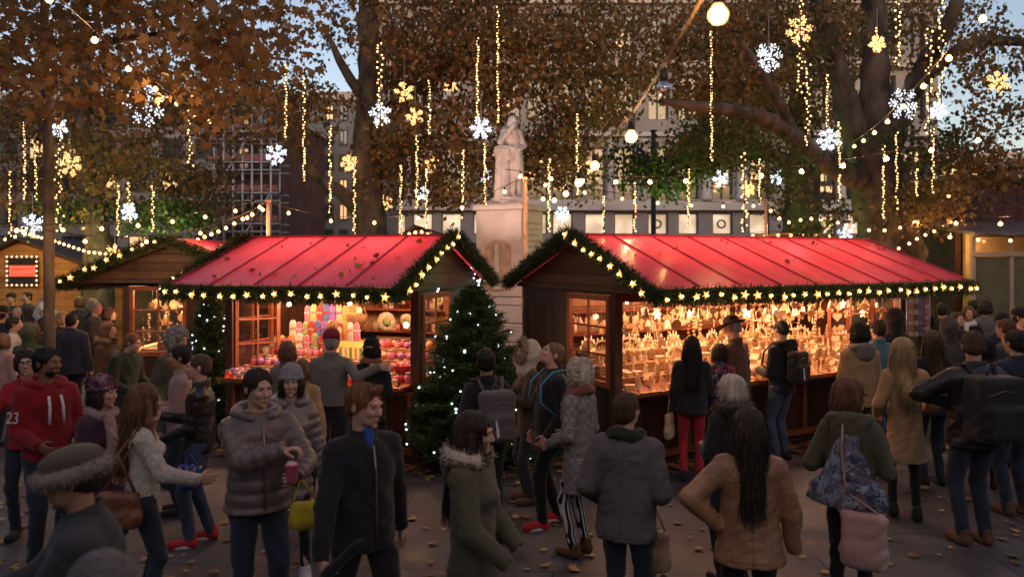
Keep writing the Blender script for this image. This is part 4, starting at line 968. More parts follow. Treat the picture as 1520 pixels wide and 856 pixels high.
# ================================================================== the setting
def ground():
    m = mat('paving', (.078, .075, .08), .62, .25, .7, spec=.4)
    ns, lk, b = N(m)
    tc = ns.new('ShaderNodeTexCoord'); mp = ns.new('ShaderNodeMapping'); mp.inputs['Rotation'].default_value = (0, 0, R(3)); lk.new(tc.outputs['Object'], mp.inputs[0])
    br = ns.new('ShaderNodeTexBrick'); br.inputs['Scale'].default_value = 1; br.inputs['Mortar Size'].default_value = .008; br.inputs['Brick Width'].default_value = 1.5; br.inputs['Row Height'].default_value = 1.05
    br.inputs['Color1'].default_value = (.9, .9, .9, 1); br.inputs['Color2'].default_value = (1.12, 1.1, 1.08, 1); br.inputs['Mortar'].default_value = (.3, .3, .3, 1)
    lk.new(mp.outputs[0], br.inputs[0])
    old = b.inputs['Base Color'].links[0].from_socket
    mx = ns.new('ShaderNodeMix'); mx.data_type = 'RGBA'; mx.blend_type = 'MULTIPLY'; mx.inputs[0].default_value = 1
    n = ns.new('ShaderNodeTexNoise'); n.inputs['Scale'].default_value = 55; n.inputs['Detail'].default_value = 6; lk.new(tc.outputs['Object'], n.inputs[0])
    n3 = ns.new('ShaderNodeTexNoise'); n3.inputs['Scale'].default_value = 2.2; n3.inputs['Detail'].default_value = 8; lk.new(tc.outputs['Object'], n3.inputs[0])
    mr = ns.new('ShaderNodeMapRange'); mr.inputs[1].default_value = .35; mr.inputs[2].default_value = .65; mr.inputs[3].default_value = .5; mr.inputs[4].default_value = 1.3; lk.new(n3.outputs['Fac'], mr.inputs[0])
    mx2 = ns.new('ShaderNodeMix'); mx2.data_type = 'RGBA'; mx2.blend_type = 'MULTIPLY'; mx2.inputs[0].default_value = 1
    lk.new(old, mx.inputs[6]); lk.new(br.outputs[0], mx.inputs[7]); lk.new(mx.outputs[2], mx2.inputs[6]); lk.new(mr.outputs[0], mx2.inputs[7]); lk.new(mx2.outputs[2], b.inputs['Base Color'])
    rr = ns.new('ShaderNodeMapRange'); rr.inputs[1].default_value = .35; rr.inputs[2].default_value = .7; rr.inputs[3].default_value = .45; rr.inputs[4].default_value = .8; lk.new(n3.outputs['Fac'], rr.inputs[0]); lk.new(rr.outputs[0], b.inputs['Roughness'])
    ad = ns.new('ShaderNodeMath'); ad.operation = 'MULTIPLY_ADD'; lk.new(n.outputs['Fac'], ad.inputs[0]); ad.inputs[1].default_value = .25; sp = ns.new('ShaderNodeSeparateColor'); lk.new(br.outputs[0], sp.inputs[0]); lk.new(sp.outputs[0], ad.inputs[2])
    bp = ns.new('ShaderNodeBump'); bp.inputs['Strength'].default_value = .5; bp.inputs['Distance'].default_value = .01; lk.new(ad.outputs[0], bp.inputs['Height']); lk.new(bp.outputs[0], b.inputs['Normal'])
    mb = MB(); i = [mb.pt(p) for p in ((-400, -60, 0), (400, -60, 0), (400, 500, 0), (-400, 500, 0))]; mb.face(i)
    tag(mb.build('ground', m), kind='structure')
    # fallen plane leaves
    n_ = 2600
    Y = 3 + 14 * nr.rand(n_) ** 1.1; X = (nr.rand(n_) - .5) * Y * 1.45
    C = np.stack([X, Y, np.full(n_, .012)], 1)
    # drifts along the foot of the stalls
    def drift(a, b, k, s):
        t = nr.rand(k)[:, None]; q = np.array(a)[None] * (1 - t) + np.array(b)[None] * t + nr.normal(size=(k, 3)) * s; q[:, 2] = .012 + nr.rand(k) * .02; return q
    keep = nr.rand(n_) < .4 + .35 * (np.sin(X * 1.3 + Y) * np.sin(Y * 1.1) > .2)
    C = np.concatenate([C[keep], drift((1.2, 8.95, 0), (5.6, 11.4, 0), 420, .12), drift((-3.7, 10.1, 0), (-1.1, 9.3, 0), 260, .1), drift((-.9, 9.5, 0), (.9, 9.6, 0), 260, .35), drift((-6.5, 8, 0), (-3.5, 5.5, 0), 200, .9)])
    k = len(C)
    A = np.array([(rng.uniform(-1, 1) * .35, rng.uniform(-1, 1) * .35) for _ in range(k)])
    ang = nr.rand(k) * 2 * PI; ca, sa = np.cos(ang), np.sin(ang); M = np.zeros((k, 3, 3))
    # leaf template lies in xz: send z to the ground plane, y up
    M[:, 0, 0] = ca; M[:, 1, 0] = sa; M[:, 0, 2] = -sa; M[:, 1, 2] = ca; M[:, 2, 1] = 1; M[:, 2, 0] = A[:, 0] * .5; M[:, 2, 2] = np.abs(A[:, 1]) * .4
    V = scatter(LOBED, C, M, .04 + .075 * nr.rand(k))
    fl = island('fallen_leaf', [(.28, .14, .05), (.42, .24, .08), (.18, .09, .04), (.5, .32, .12), (.3, .18, .09)], .7, 0)
    tag(bulk('leaf_litter', V, faces_of(k, 12), fl), 'dry yellow and brown plane leaves scattered over the paving', 'fallen leaves', kind='stuff')

BULBS = {}
def glow(name, c=(1, 1, 1), s=1, nl=False): return mat(name, c, .3, .02, emit=c, es=s, no_light=nl)

# ------------------------------------------------------------------ stalls
RP, RZ, EZ, DEP, EF, EB = .71, 2.83, 2.22, 2.2, .91, .13
def roof_z(y): return RZ - (RZ - EZ) * abs(y - RP) / (RP + EF)
def roof_red():
    if 'red_roof' in _M: return _M['red_roof']
    m = mat('red_roof', (.80, .12, .18), .3, .42, 1.3, spec=.6, bump=.2, bscale=7, stretch=(3.5, .7, .7))
    ns, lk, b = N(m); b.inputs['Coat Weight'].default_value = .4; b.inputs['Coat Roughness'].default_value = .13
    t = ns.new('ShaderNodeBsdfTranslucent'); t.inputs[0].default_value = (.95, .09, .14, 1)
    mx = ns.new('ShaderNodeMixShader'); mx.inputs[0].default_value = .48
    lk.new(b.outputs[0], mx.inputs[1]); lk.new(t.outputs[0], mx.inputs[2]); lk.new(mx.outputs[0], ns['Material Output'].inputs[0])
    return m

def stall(label, loc, rotz, L, win_l=True, win_r=True, front_frames=(), goods_h=.98, rz=None, dep=DEP):
    r = thing('market_stall', label, 'stall', loc, rotz, 'wooden market stalls')
    wd = wood('dark_boards', (.085, .04, .024), .11, rough=.5); wh = wood('gable_boards', (.12, .062, .036), .13, horizontal=True, rough=.55)
    fr = mat('red_brown_timber', (.30, .085, .035), .45, .25, 9, bump=.2, bscale=40, coat=.2); dk = mat('dark_timber', (.07, .032, .02), .5, .25, 9, bump=.2, bscale=40)
    lt = wood('inner_boards', (.42, .22, .10), .14, horizontal=True)
    zt = 2.16
    def mk(nm, fn, m, bev=.004, par=None):
        mb = MB(); fn(mb); return mb.build(nm, m, par or r, bev)
    mk('floor_panel', lambda b: b.bx(0, L, 0, dep, .03, .09), dk)
    mk('back_wall', lambda b: b.bx(.0, L, dep - .05, dep, .09, zt), lt)
    for x, wn in ((0, win_l), (L, win_r)):
        s = 1 if x == 0 else -1
        def f(b, x=x, s=s, wn=wn):
            a, c = (x, x + .05 * s); a, c = min(a, c), max(a, c)
            if wn:
                b.bx(a, c, 1.0, dep - .052, .09, zt); b.bx(a, c, .08, .998, .09, .98); b.bx(a, c, .08, .998, 2.10, zt)
            else: b.bx(a, c, .08, dep - .052, .09, zt)
        mk('side_wall', f, wd)
        if wn:
            w = mk('side_window', lambda b, x=x, s=s: [b.bx(min(x - .03 * s, x + .03 * s), max(x - .03 * s, x + .03 * s), y0, y1, z0, z1) for y0, y1, z0, z1 in
                     ((.085, .145, .985, 2.095), (.93, .992, .985, 2.095), (.146, .929, 2.03, 2.095), (.146, .929, .985, 1.06))], fr)
            mk('glazing_bar', lambda b, x=x, s=s: [b.bx(x - .014, x + .014, y0, y1, z0, z1) for y0, y1, z0, z1 in ((.525, .55, 1.062, 2.028), (.147, .523, 1.365, 1.39), (.552, .928, 1.365, 1.39), (.147, .523, 1.70, 1.725), (.552, .928, 1.70, 1.725))], fr, .002, w)
            g = mk('pane', lambda b, x=x: b.bx(x - .003, x + .003, .147, .928, 1.062, 2.028), glass(), 0, w)
        # gable board up to the ridge, out to both eaves
        def gb(b, x=x, s=s):
            pts = [(-EF + .05, EZ - .06), (RP, RZ - .05), (dep + EB - .05, roof_z(dep + EB) - .05), (dep + EB - .05, zt - .02), (-EF + .05, zt - .02)]
            M = Matrix.Rotation(R(90), 3, 'Z'); b.prism([(p[0], p[1]) for p in pts], .045, M, (x + .02 * -s, 0, 0))
        mk('gable', gb, wh)
    for x in (0.04, L - .04):
        mk('corner_post', lambda b, x=x: b.bx(x - .055, x + .055, -.03, .075, .0, zt - .025), dk)
    mk('front_beam', lambda b: b.bx(.02, L - .02, -.05, .05, 2.02, zt - .03), dk)
    # counter front: framed panels
    def cf(b):
        b.bx(.1, L - .1, .0, .04, .12, .86)
    mk('counter_front', cf, wood('counter_boards', (.11, .04, .02), .1, rough=.45))
    n = max(2, round(L / 1.0))
    def cr(b):
        for i in range(n + 1):
            x = .1 + (L - .2) * i / n; b.bx(x - .04, x + .04, -.028, -.001, .21, .84)
        b.bx(.06, L - .06, -.032, -.002, .12, .208); b.bx(.06, L - .06, -.032, -.002, .842, .9)
    mk('counter_rail', cr, fr)
    mk('counter_top', lambda b: b.bx(.1, L - .1, -.34, .6, goods_h - .045, goods_h), fr, .008)
    mk('counter_edge', lambda b: b.bx(.1, L - .1, -.36, -.342, goods_h - .03, goods_h + .02), mat('copper_edge', (.7, .3, .1), .25, .1, metal=.8), .003)
    mk('light_strip', lambda b: b.bx(.12, L - .12, -.338, -.325, goods_h + .001, goods_h + .012), glow('strip_glow', (1, .42, .12), 5), 0)
    # stepped display inside
    for j in range(3):
        mk('display_step', lambda b, j=j: b.bx(.12, L - .12, .2 + j * .27, .2 + (j + 1) * .27 - .002, goods_h + .002, goods_h + .10 + .12 * j), lt, .004)
    for j in range(2):
        mk('shelf', lambda b, j=j: b.bx(.1, L - .1, dep - .36, dep - .06, 1.42 + .33 * j, 1.445 + .33 * j), fr, .003)
    # roof: two sheets with raised seams
    def sheet(b, ya, yb):
        n_ = 14
        for k in range(n_):
            x0 = -.14 + (L + .28) * k / n_; x1 = -.14 + (L + .28) * (k + 1) / n_
            q = [b.pt((x0, ya, roof_z(ya))), b.pt((x1, ya, roof_z(ya))), b.pt((x1, yb, roof_z(yb))), b.pt((x0, yb, roof_z(yb)))]
            b.face(q if yb > ya else q[::-1], False)
    rm = roof_red()
    for ya, yb in ((-EF, RP), (RP, dep + EB)):
        mb = MB(); sheet(mb, ya, yb); rf = mb.build('roof', rm, r)
        k = max(4, round((L + .28) / .62)); e = ya if ya < RP else yb
        for q in range(k + 1):
            x = -.14 + (L + .28) * q / k
            mb = MB(); mb.beam((x, e, roof_z(e) + .012), (x, RP, RZ + .012), .022, .02); mb.build('roof_seam', mat('roof_seam_dark', (.42, .05, .085), .4, .15), rf)
    for x in (-.155, L + .155):
        mb = MB(); mb.beam((x, -EF, EZ - .055), (x, RP, RZ - .055), .028, .11); mb.beam((x, RP, RZ - .056), (x, dep + EB, roof_z(dep + EB) - .056), .028, .11); mb.build('barge_board', dk, r)
    mk('ridge_cap', lambda b: b.beam((-.15, RP, RZ + .012), (L + .15, RP, RZ + .012), .07, .03), mat('roof_seam_dark'), .004)
    mk('fascia', lambda b: b.bx(-.14, L + .14, -EF - .02, -EF, EZ - .13, EZ - .01), dk)
    return r

def glass():
    if 'clear_glass' in _M: return _M['clear_glass']
    m = mat('clear_glass', (.9, .9, .9), .03, .01); ns, lk, b = N(m)
    t = ns.new('ShaderNodeBsdfTransparent'); g = ns.new('ShaderNodeBsdfGlossy'); g.inputs['Roughness'].default_value = .04
    mx = ns.new('ShaderNodeMixShader'); mx.inputs[0].default_value = .08
    lk.new(t.outputs[0], mx.inputs[1]); lk.new(g.outputs[0], mx.inputs[2]); lk.new(mx.outputs[0], ns['Material Output'].inputs[0])
    return m

def lamp(name, label, loc, power, col, size=None, rot=(0, 0, 0), typ='AREA', r=.04):
    l = bpy.data.lights.new(name, typ); l.energy = power; l.color = col
    if typ == 'AREA': l.shape = 'RECTANGLE'; l.size, l.size_y = size
    else: l.shadow_soft_size = r
    o = bpy.data.objects.new(name, l); o.location = loc; o.rotation_euler = rot; COL.objects.link(o)
    return o

def stall_lights(st, L, power, xs):
    """battens with warm bulbs under the ridge, the light of the stall"""
    M = st.matrix_basis
    for x in xs:
        o = lamp('work_light', '', M @ Vector((x, .25, 2.10)), power, (1, .72, .45), (1.2, .22), (R(-12), 0, st.rotation_euler.z))
        o2 = lamp('roof_light', '', M @ Vector((x, RP, 2.2)), power * 2.4, (1, .66, .4), typ='POINT', r=.12)
        f = thing('light_batten', 'warm light batten fixed under the front beam of the %s' % STN[st.name], 'light', M @ Vector((x, .16, 2.125)), st.rotation_euler.z, 'light battens under the stall beams')
        mb = MB(); mb.bx(-.3, .3, -.03, .03, 0, .03); mb.build('housing', mat('metal_grey', (.3, .3, .3), .4, .1, metal=.8), f)
STN = {}

# ------------------------------------------------------------------ garlands
def garland(label, pts, rad=.105, dens=2300, spacing=.19, stars=True, group='fir garlands on the stalls', side=None, skip=0):
    pts = [Vector(p) for p in pts]
    r = thing('fir_garland', label, 'garland', pts[0], 0, group)
    o = pts[0]; seg = [(a, b, (b - a).length) for a, b in zip(pts, pts[1:])]; T = sum(s[2] for s in seg)
    def at(d):
        for a, b, l in seg:
            if d <= l or (a, b, l) == seg[-1]: return a + (b - a) * min(1, d / l), (b - a).normalized()
            d -= l
    n = int(dens * T); ds = nr.rand(n) * T
    C = np.empty((n, 3)); D = np.empty((n, 3))
    for i in range(n):
        p, t = at(ds[i]); v = Vector(nr.normal(size=3)); v = v - t * v.dot(t); v.normalize()
        lump = 1 + .35 * math.sin(ds[i] * 21) * math.sin(ds[i] * 7.3 + 1)
        C[i] = (p - o + v * rad * .55 * lump * nr.rand()) [:]; D[i] = (v + t * rng.uniform(-.9, .9) + Vector((0, 0, -.25)))[:]
    V = scatter(NEEDLE * np.array([.13, 1, 1]), C, rot_dir(D), rad * (.45 + .6 * nr.rand(n)))
    bulk('foliage', V, faces_of(n, 4), island('fir_green', [(.012, .03, .010), (.03, .065, .02), (.05, .085, .03), (.02, .04, .015), (.08, .10, .04)], .55, .15), r, smooth=False)
    if stars:
        k = int(T / spacing); 
        for i in range(k):
            d = (i + .5) * T / k + rng.uniform(-.03, .03); p, t = at(max(0.02, min(T - .02, d)))
            off = (side or Vector((0, -1, 0))) * rad * .85 + Vector((0, 0, rng.uniform(-.03, .02)))
            s = MB(); n5 = 5; a0 = rng.uniform(0, 1); R1 = .05 * rng.uniform(.65, 1.25)
            c = p - o + off
            nrm = ((side or Vector((0, -1, 0))).normalized() + Vector((rng.uniform(-.4, .4), rng.uniform(-.4, .4), rng.uniform(-.4, .4)))).normalized(); ux = Vector((0, 0, 1)).cross(nrm).normalized(); uz = nrm.cross(ux)
            ids = []
            for j in range(10):
                rr = R1 if j % 2 == 0 else R1 * .42; a = a0 + 2 * PI * j / 10
                ids.append(s.pt(c + ux * rr * math.cos(a) + uz * rr * math.sin(a)))
            f = s.pt(c + nrm * .018); bk = s.pt(c - nrm * .018)
            for j in range(10): s.face((ids[j], ids[(j + 1) % 10], f)); s.face((ids[(j + 1) % 10], ids[j], bk))
            s.m = 1; s.ball(c + nrm * .022, .012, 8, 6)
            s.build('star_light', [glow('star_glow', (1, .52, .10), 1.0), glow('star_core', (1, .64, .22), 34)], r)
    return r

# ------------------------------------------------------------------ light strings
def strand_lamps(pts, n, power):
    T = len(pts) - 1
    for i in range(n):
        f = (i + .5) / n * T; a = Vector(pts[int(f)]); b = Vector(pts[min(int(f) + 1, T)]); lamp('bulb_light', '', a + (b - a) * (f - int(f)) - Vector((0, 0, .16)), power, (1, .58, .28), typ='POINT', r=.012)
def festoon(label, pts, spacing=None, bulbs=None, rb=.027, wire=.006, power=0, group='festoon light strings', strength=26, dead=(), drop=.07):
    """pts: 3-D points along the cable; bulbs hang from it"""
    pts = [Vector(p) for p in pts]
    if power: strand_lamps(pts, *power)
    r = thing('festoon_lights', label, 'string lights', pts[0], 0, group)
    o = pts[0]; mb = MB(); mb.tube([p - o for p in pts], wire, 5); mb.build('cable', mat('black_cable', (.02, .018, .015), .5, .1) if wire > .005 else mat('bulblit_cable', (.30, .20, .11), .5, .1), r)  # thin near cable: amber glow of the bulbs put into its colour
    mat('black_cable', (.02, .018, .015), .5, .1)
    if bulbs is None:
        T = sum((b - a).length for a, b in zip(pts, pts[1:])); k = int(T / spacing); bulbs = []
        for i in range(k):
            d = (i + .5) * T / k
            for a, b in zip(pts, pts[1:]):
                l = (b - a).length
                if d <= l: bulbs.append(a + (b - a) * d / l); break
                d -= l
    for i, p in enumerate(bulbs):
        p = Vector(p) - o; s = MB(); s.lathe([(.012, -.012), (.017, -.03), (.016, -.055), (.004, -.056)], 10, p)
        h = s.build('bulb_holder', mat('black_cable'), r)
        g = MB(); z = -.055 - rb * 1.0
        g.lathe([(.010, -.052), (rb * .6, z + rb * .7), (rb * .95, z + rb * .25), (rb, z), (rb * .92, z - rb * .4), (rb * .6, z - rb * .82), (.001, z - rb)], 14, p)
        if i in dead: g.build('bulb', mat('bulb_glass', (.95, .93, .9), .02, .01, trans=1), h); f = MB(); f.tube([p + Vector((-.008, 0, z)), p + Vector((0, 0, z + .012)), p + Vector((.008, 0, z))], .0015, 5); f.build('filament', mat('copper_edge', (.7, .3, .1)), h)
        else: g.build('bulb', glow('bulb_glow_%d' % strength, (1, .50, .17), strength, nl=strength < 20), h)
    return r

def sag(a, b, s, n=14):
    a = Vector(a); b = Vector(b)
    return [a + (b - a) * t - Vector((0, 0, 4 * s * t * (1 - t))) for t in [i / n for i in range(n + 1)]]

def ordinal(i):
    w = ['first', 'second', 'third', 'fourth', 'fifth', 'sixth', 'seventh', 'eighth', 'ninth', 'tenth', 'eleventh', 'twelfth', 'thirteenth', 'fourteenth', 'fifteenth', 'sixteenth', 'seventeenth', 'eighteenth', 'nineteenth', 'twentieth']
    if i < 20: return w[i]
    t = {2: 'twenty', 3: 'thirty', 4: 'forty', 5: 'fifty'}
    d, u = divmod(i + 1, 10)
    return {2: 'twentieth', 3: 'thirtieth', 4: 'fortieth', 5: 'fiftieth'}[d] if u == 0 else t[d] + '-' + w[u - 1]

def light_drop(label, px, y0, y1, Y, wide=False, cold=False):
    Y = min(Y, 12.6 + (Y - 12.6) * .25) if Y > 12.6 else Y
    a = P(px, y0, Y); b = P(px, y1, Y); L = a.z - b.z
    r = thing('light_drop', label, 'hanging lights', b, 0, 'vertical light strings hanging from the trees')
    mb = MB(); mb.tube([(0, 0, 0), (0, 0, L)], .01, 5); mb.build('cable', mat('black_cable'), r)
    n = int(L / .05); s = MB(); rr = .0235 * Y / 17
    for i in range(n):
        z = L * (i + .5) / n; w = .055 if wide else .016
        if rng.random() < .04: continue
        s.ball((rng.uniform(-w, w), rng.uniform(-w, w), z), rr * rng.uniform(.65, 1.1), 6, 4)
    s.build('bulb_string', glow('drop_cold' if cold else 'drop_warm', (.85, .9, 1) if cold else (1, .62, .24), 2.8, True), r)
    return r

def snowflake(label, px, py, rpx, Y, kind='cold', seed=0):
    c = P(px, py, Y); rad = rpx / FPX * Y; rs = random.Random(seed)
    r = thing('snowflake_light', label, 'light decoration', c, rs.uniform(-.5, .5), 'snowflake and star lights in the trees')
    fr = MB(); s = MB(); br = max(.017, rad * .042)
    arms = rs.choice((6, 7, 6, 5)) if kind != 'star5' else 5; a0 = rs.uniform(0, 1)
    for k in range(arms):
        a = a0 + 2 * PI * k / arms; d = Vector((math.cos(a), rs.uniform(-.25, .25), math.sin(a))).normalized()
        e = Vector((-math.sin(a), 0, math.cos(a)))
        fr.tube([(0, 0, 0), d * rad], .008, 5)
        for t in (.18, .3, .42, .54, .66, .78, .9, 1.0): s.ball(d * rad * t + Vector((rs.uniform(-1, 1), rs.uniform(-1, 1), rs.uniform(-1, 1))) * rad * .09, br * rs.uniform(.6, 1.25), 6, 4)
        for t in (.5, .72):
            for sd in (-1, 1):
                q = d * rad * (t + .16) + e * sd * rad * .2; fr.tube([d * rad * t, q], .006, 5)
                for u in (.5, 1.0): s.ball(d * rad * t + (q - d * rad * t) * u, br * rs.uniform(.6, 1), 6, 4)
    for q in range(26): s.ball(Vector((rs.gauss(0, .36), rs.gauss(0, .15), rs.gauss(0, .36))) * rad, br * rs.uniform(.5, 1.1), 6, 4)
    fr.tube([(0, 0, 0), (0, 0, rad * 1.3 + .4)], .005, 4)
    fr.build('frame', mat('white_frame', (.5, .5, .5), .5, .1), r)
    s.build('bulb_cluster', glow('flake_cold' if kind == 'cold' else 'flake_warm', (.62, .82, 1) if kind == 'cold' else (1, .62, .24), 1.3, True), r)
    return r
# ================================================================== goods on the stalls
def PW(): return [mat('pale_wood', (.80, .60, .38), .55, .2, 20), mat('honey_wood', (.60, .37, .17), .5, .25, 20), mat('dark_wood_detail', (.16, .07, .03), .5, .2, 20)]
def proto(name, label, cat, group, fn):
    r = thing(name, label, cat, (0, 0, 0), 0, group); fn(r); return r
def place_copies(pr, M, spots, used):
    """spots: (x, y, z, rot, scale) in stall space; the first spot takes the prototype"""
    for sp in spots:
        x, y, z, rt, sc = sp
        o = pr if not used.get(pr.name) else copytree(pr); used[pr.name] = True
        p = M @ Vector((x, y, z)); o.location = p
        o.rotation_euler = (0, 0, M.to_euler().z + rt); o.scale = (sc, sc, sc)
    return pr

def g_house(r):
    w, h, d = PW(); mb = MB(); mb.bx(-.05, .05, -.035, .035, 0, .07); mb.prism([(-.05, .07), (.05, .07), (0, .115)], .07); mb.build('wall', w, r)
    mb = MB(); mb.beam((-.062, 0, .062), (0, 0, .122), .09, .007); mb.beam((.062, 0, .062), (0, 0, .122), .09, .007); mb.build('roof', h, r)
    mb = MB(); 
    for x in (-.028, .028): mb.bx(x - .009, x + .009, -.038, -.0352, .03, .052)
    mb.bx(-.008, .008, -.038, -.0352, 0, .035); mb.build('window_opening', glow('tiny_window', (1, .6, .2), 1.2, True), r)
def g_arch(r):
    w, h, d = PW(); mb = MB(); n = 14; o_, i_ = .17, .135
    for k in range(n):
        a, b = PI * k / n, PI * (k + 1) / n
        mb.prism([(o_ * math.cos(a), o_ * math.sin(a)), (o_ * math.cos(b), o_ * math.sin(b)), (i_ * math.cos(b), i_ * math.sin(b)), (i_ * math.cos(a), i_ * math.sin(a))], .016)
    mb.bx(-.18, .18, -.03, .03, -.022, 0); mb.build('arch_frame', w, r)
    mb = MB()
    for x, hh in ((-.09, .05), (-.045, .09), (0, .105), (.05, .08), (.095, .045)): mb.prism([(x - .02, 0), (x + .02, 0), (x + .012, hh * .5), (x + .015, hh * .5), (x, hh), (x - .015, hh * .5), (x - .012, hh * .5)], .008)
    mb.build('cutout_scene', h, r)
    for k in range(7):
        a = PI * (k + .5) / 7; mb = MB(); p = (o_ * math.cos(a), 0, o_ * math.sin(a)); mb.lathe([(.006, 0), (.006, .03), (.003, .04)], 8, p); mb.build('candle', glow('candle_glow', (1, .66, .3), 1.2, True), r)
def g_fig(r):
    w, h, d = PW(); mb = MB(); mb.lathe([(.026, 0), (.028, .006), (.016, .04), (.02, .06), (.008, .07), (.016, .085), (.014, .1), (.002, .108)], 12); mb.build('turned_body', w, r)
    mb = MB(); mb.lathe([(.019, .098), (.012, .112), (.001, .14)], 12); mb.build('pointed_hat', h, r)
def g_tree(r):
    w, h, d = PW(); mb = MB(); mb.lathe([(.05, .02), (.018, .07), (.04, .07), (.014, .115), (.028, .115), (.002, .165)], 12); mb.build('tiers', w, r)
    mb = MB(); mb.lathe([(.03, 0), (.03, .006), (.007, .008), (.007, .03)], 10); mb.build('trunk', d, r)
def g_box(r):
    w, h, d = PW(); mb = MB(); mb.bx(-.06, .06, -.04, .04, 0, .05); mb.build('box_body', h, r, .003); mb = MB(); mb.bx(-.063, .063, -.043, .043, .051, .062); mb.build('lid', w, r, .003)
def g_tray(r):
    w, h, d = PW(); mb = MB(); mb.bx(-.09, .09, -.06, .06, 0, .012); mb.build('tray_base', d, r)
    for q in range(5): mb = MB(); mb.ball((rng.uniform(-.07, .07), rng.uniform(-.045, .045), .028), .02, 8, 6); mb.build('bauble', w if q % 2 else h, r)
def g_pyr(r):
    w, h, d = PW(); mb = MB(); mb.lathe([(.12, 0), (.12, .015), (.10, .017), (.10, .02)], 8)
    for k in range(4): a = k * PI / 2 + .4; mb.beam((.1 * math.cos(a), .1 * math.sin(a), .02), (.015 * math.cos(a), .015 * math.sin(a), .40), .01)
    mb.lathe([(.08, .15), (.08, .16)], 16); mb.lathe([(.055, .27), (.055, .28)], 16); mb.build('pyramid_frame', w, r)
    mb = MB()
    for k in range(8): a = 2 * PI * k / 8; mb.prism([(-.018, 0), (.018, 0), (.024, .12), (-.024, .12)], .004, Matrix.Rotation(a, 3, 'Z') @ Matrix.Rotation(R(72), 3, 'X'), (0, 0, .41))
    mb.build('fan_wheel', h, r)
    for k in range(6): a = 2 * PI * k / 6; mb = MB(); mb.lathe([(.012, .02), (.008, .05), (.01, .065), (.001, .075)], 8, (.06 * math.cos(a), .06 * math.sin(a), 0)); mb.build('figurine', h, r)

def star_pts(n, r1, r2, a0=PI / 2): return [((r1 if i % 2 == 0 else r2) * math.cos(a0 + PI * i / n), (r1 if i % 2 == 0 else r2) * math.sin(a0 + PI * i / n)) for i in range(2 * n)]
def heart_pts(s): return [(s * .062 * 16 * math.sin(t) ** 3 / 16 * 1.0, s * .062 * (13 * math.cos(t) - 5 * math.cos(2 * t) - 2 * math.cos(3 * t) - math.cos(4 * t)) / 16) for t in [-2 * PI * i / 20 for i in range(20)]]
def hang(mb, L): mb.tube([(0, 0, .05), (0, 0, .05 + L)], .0018, 4)
def hanger(kind, L, m, m2):
    def fn(r):
        mb = MB(); 
        if kind == 'star': mb.prism(star_pts(5, .062, .026), .012)
        elif kind == 'heart': mb.prism(heart_pts(1), .014)
        elif kind == 'disc': mb.lathe([(.055, -.006), (.058, 0), (.055, .006)], 18) ; mb.v = [(x, z, y) for x, y, z in mb.v]
        elif kind == 'bell': mb.lathe([(.045, -.05), (.04, -.035), (.028, 0), (.02, .03), (.002, .045)], 12)
        elif kind == 'angel': mb.prism([(-.03, -.07), (.03, -.07), (.01, 0), (.055, .03), (.03, .045), (.012, .03), (.014, .05), (0, .065), (-.014, .05), (-.012, .03), (-.03, .045), (-.055, .03), (-.01, 0)], .01)
        elif kind == 'spoon': mb.lathe([(.004, -.10), (.02, -.085), (.026, -.05), (.02, -.02), (.006, 0), (.006, .06)], 10, sy=.35)
        elif kind == 'garl':
            for k in range(9): mb.ball((.01 * math.sin(k * 2), 0, -.045 * k), .02, 8, 6)
        mb.build('shape', m, r); mb = MB(); hang(mb, L); mb.build('thread', m2, r)
    return fn

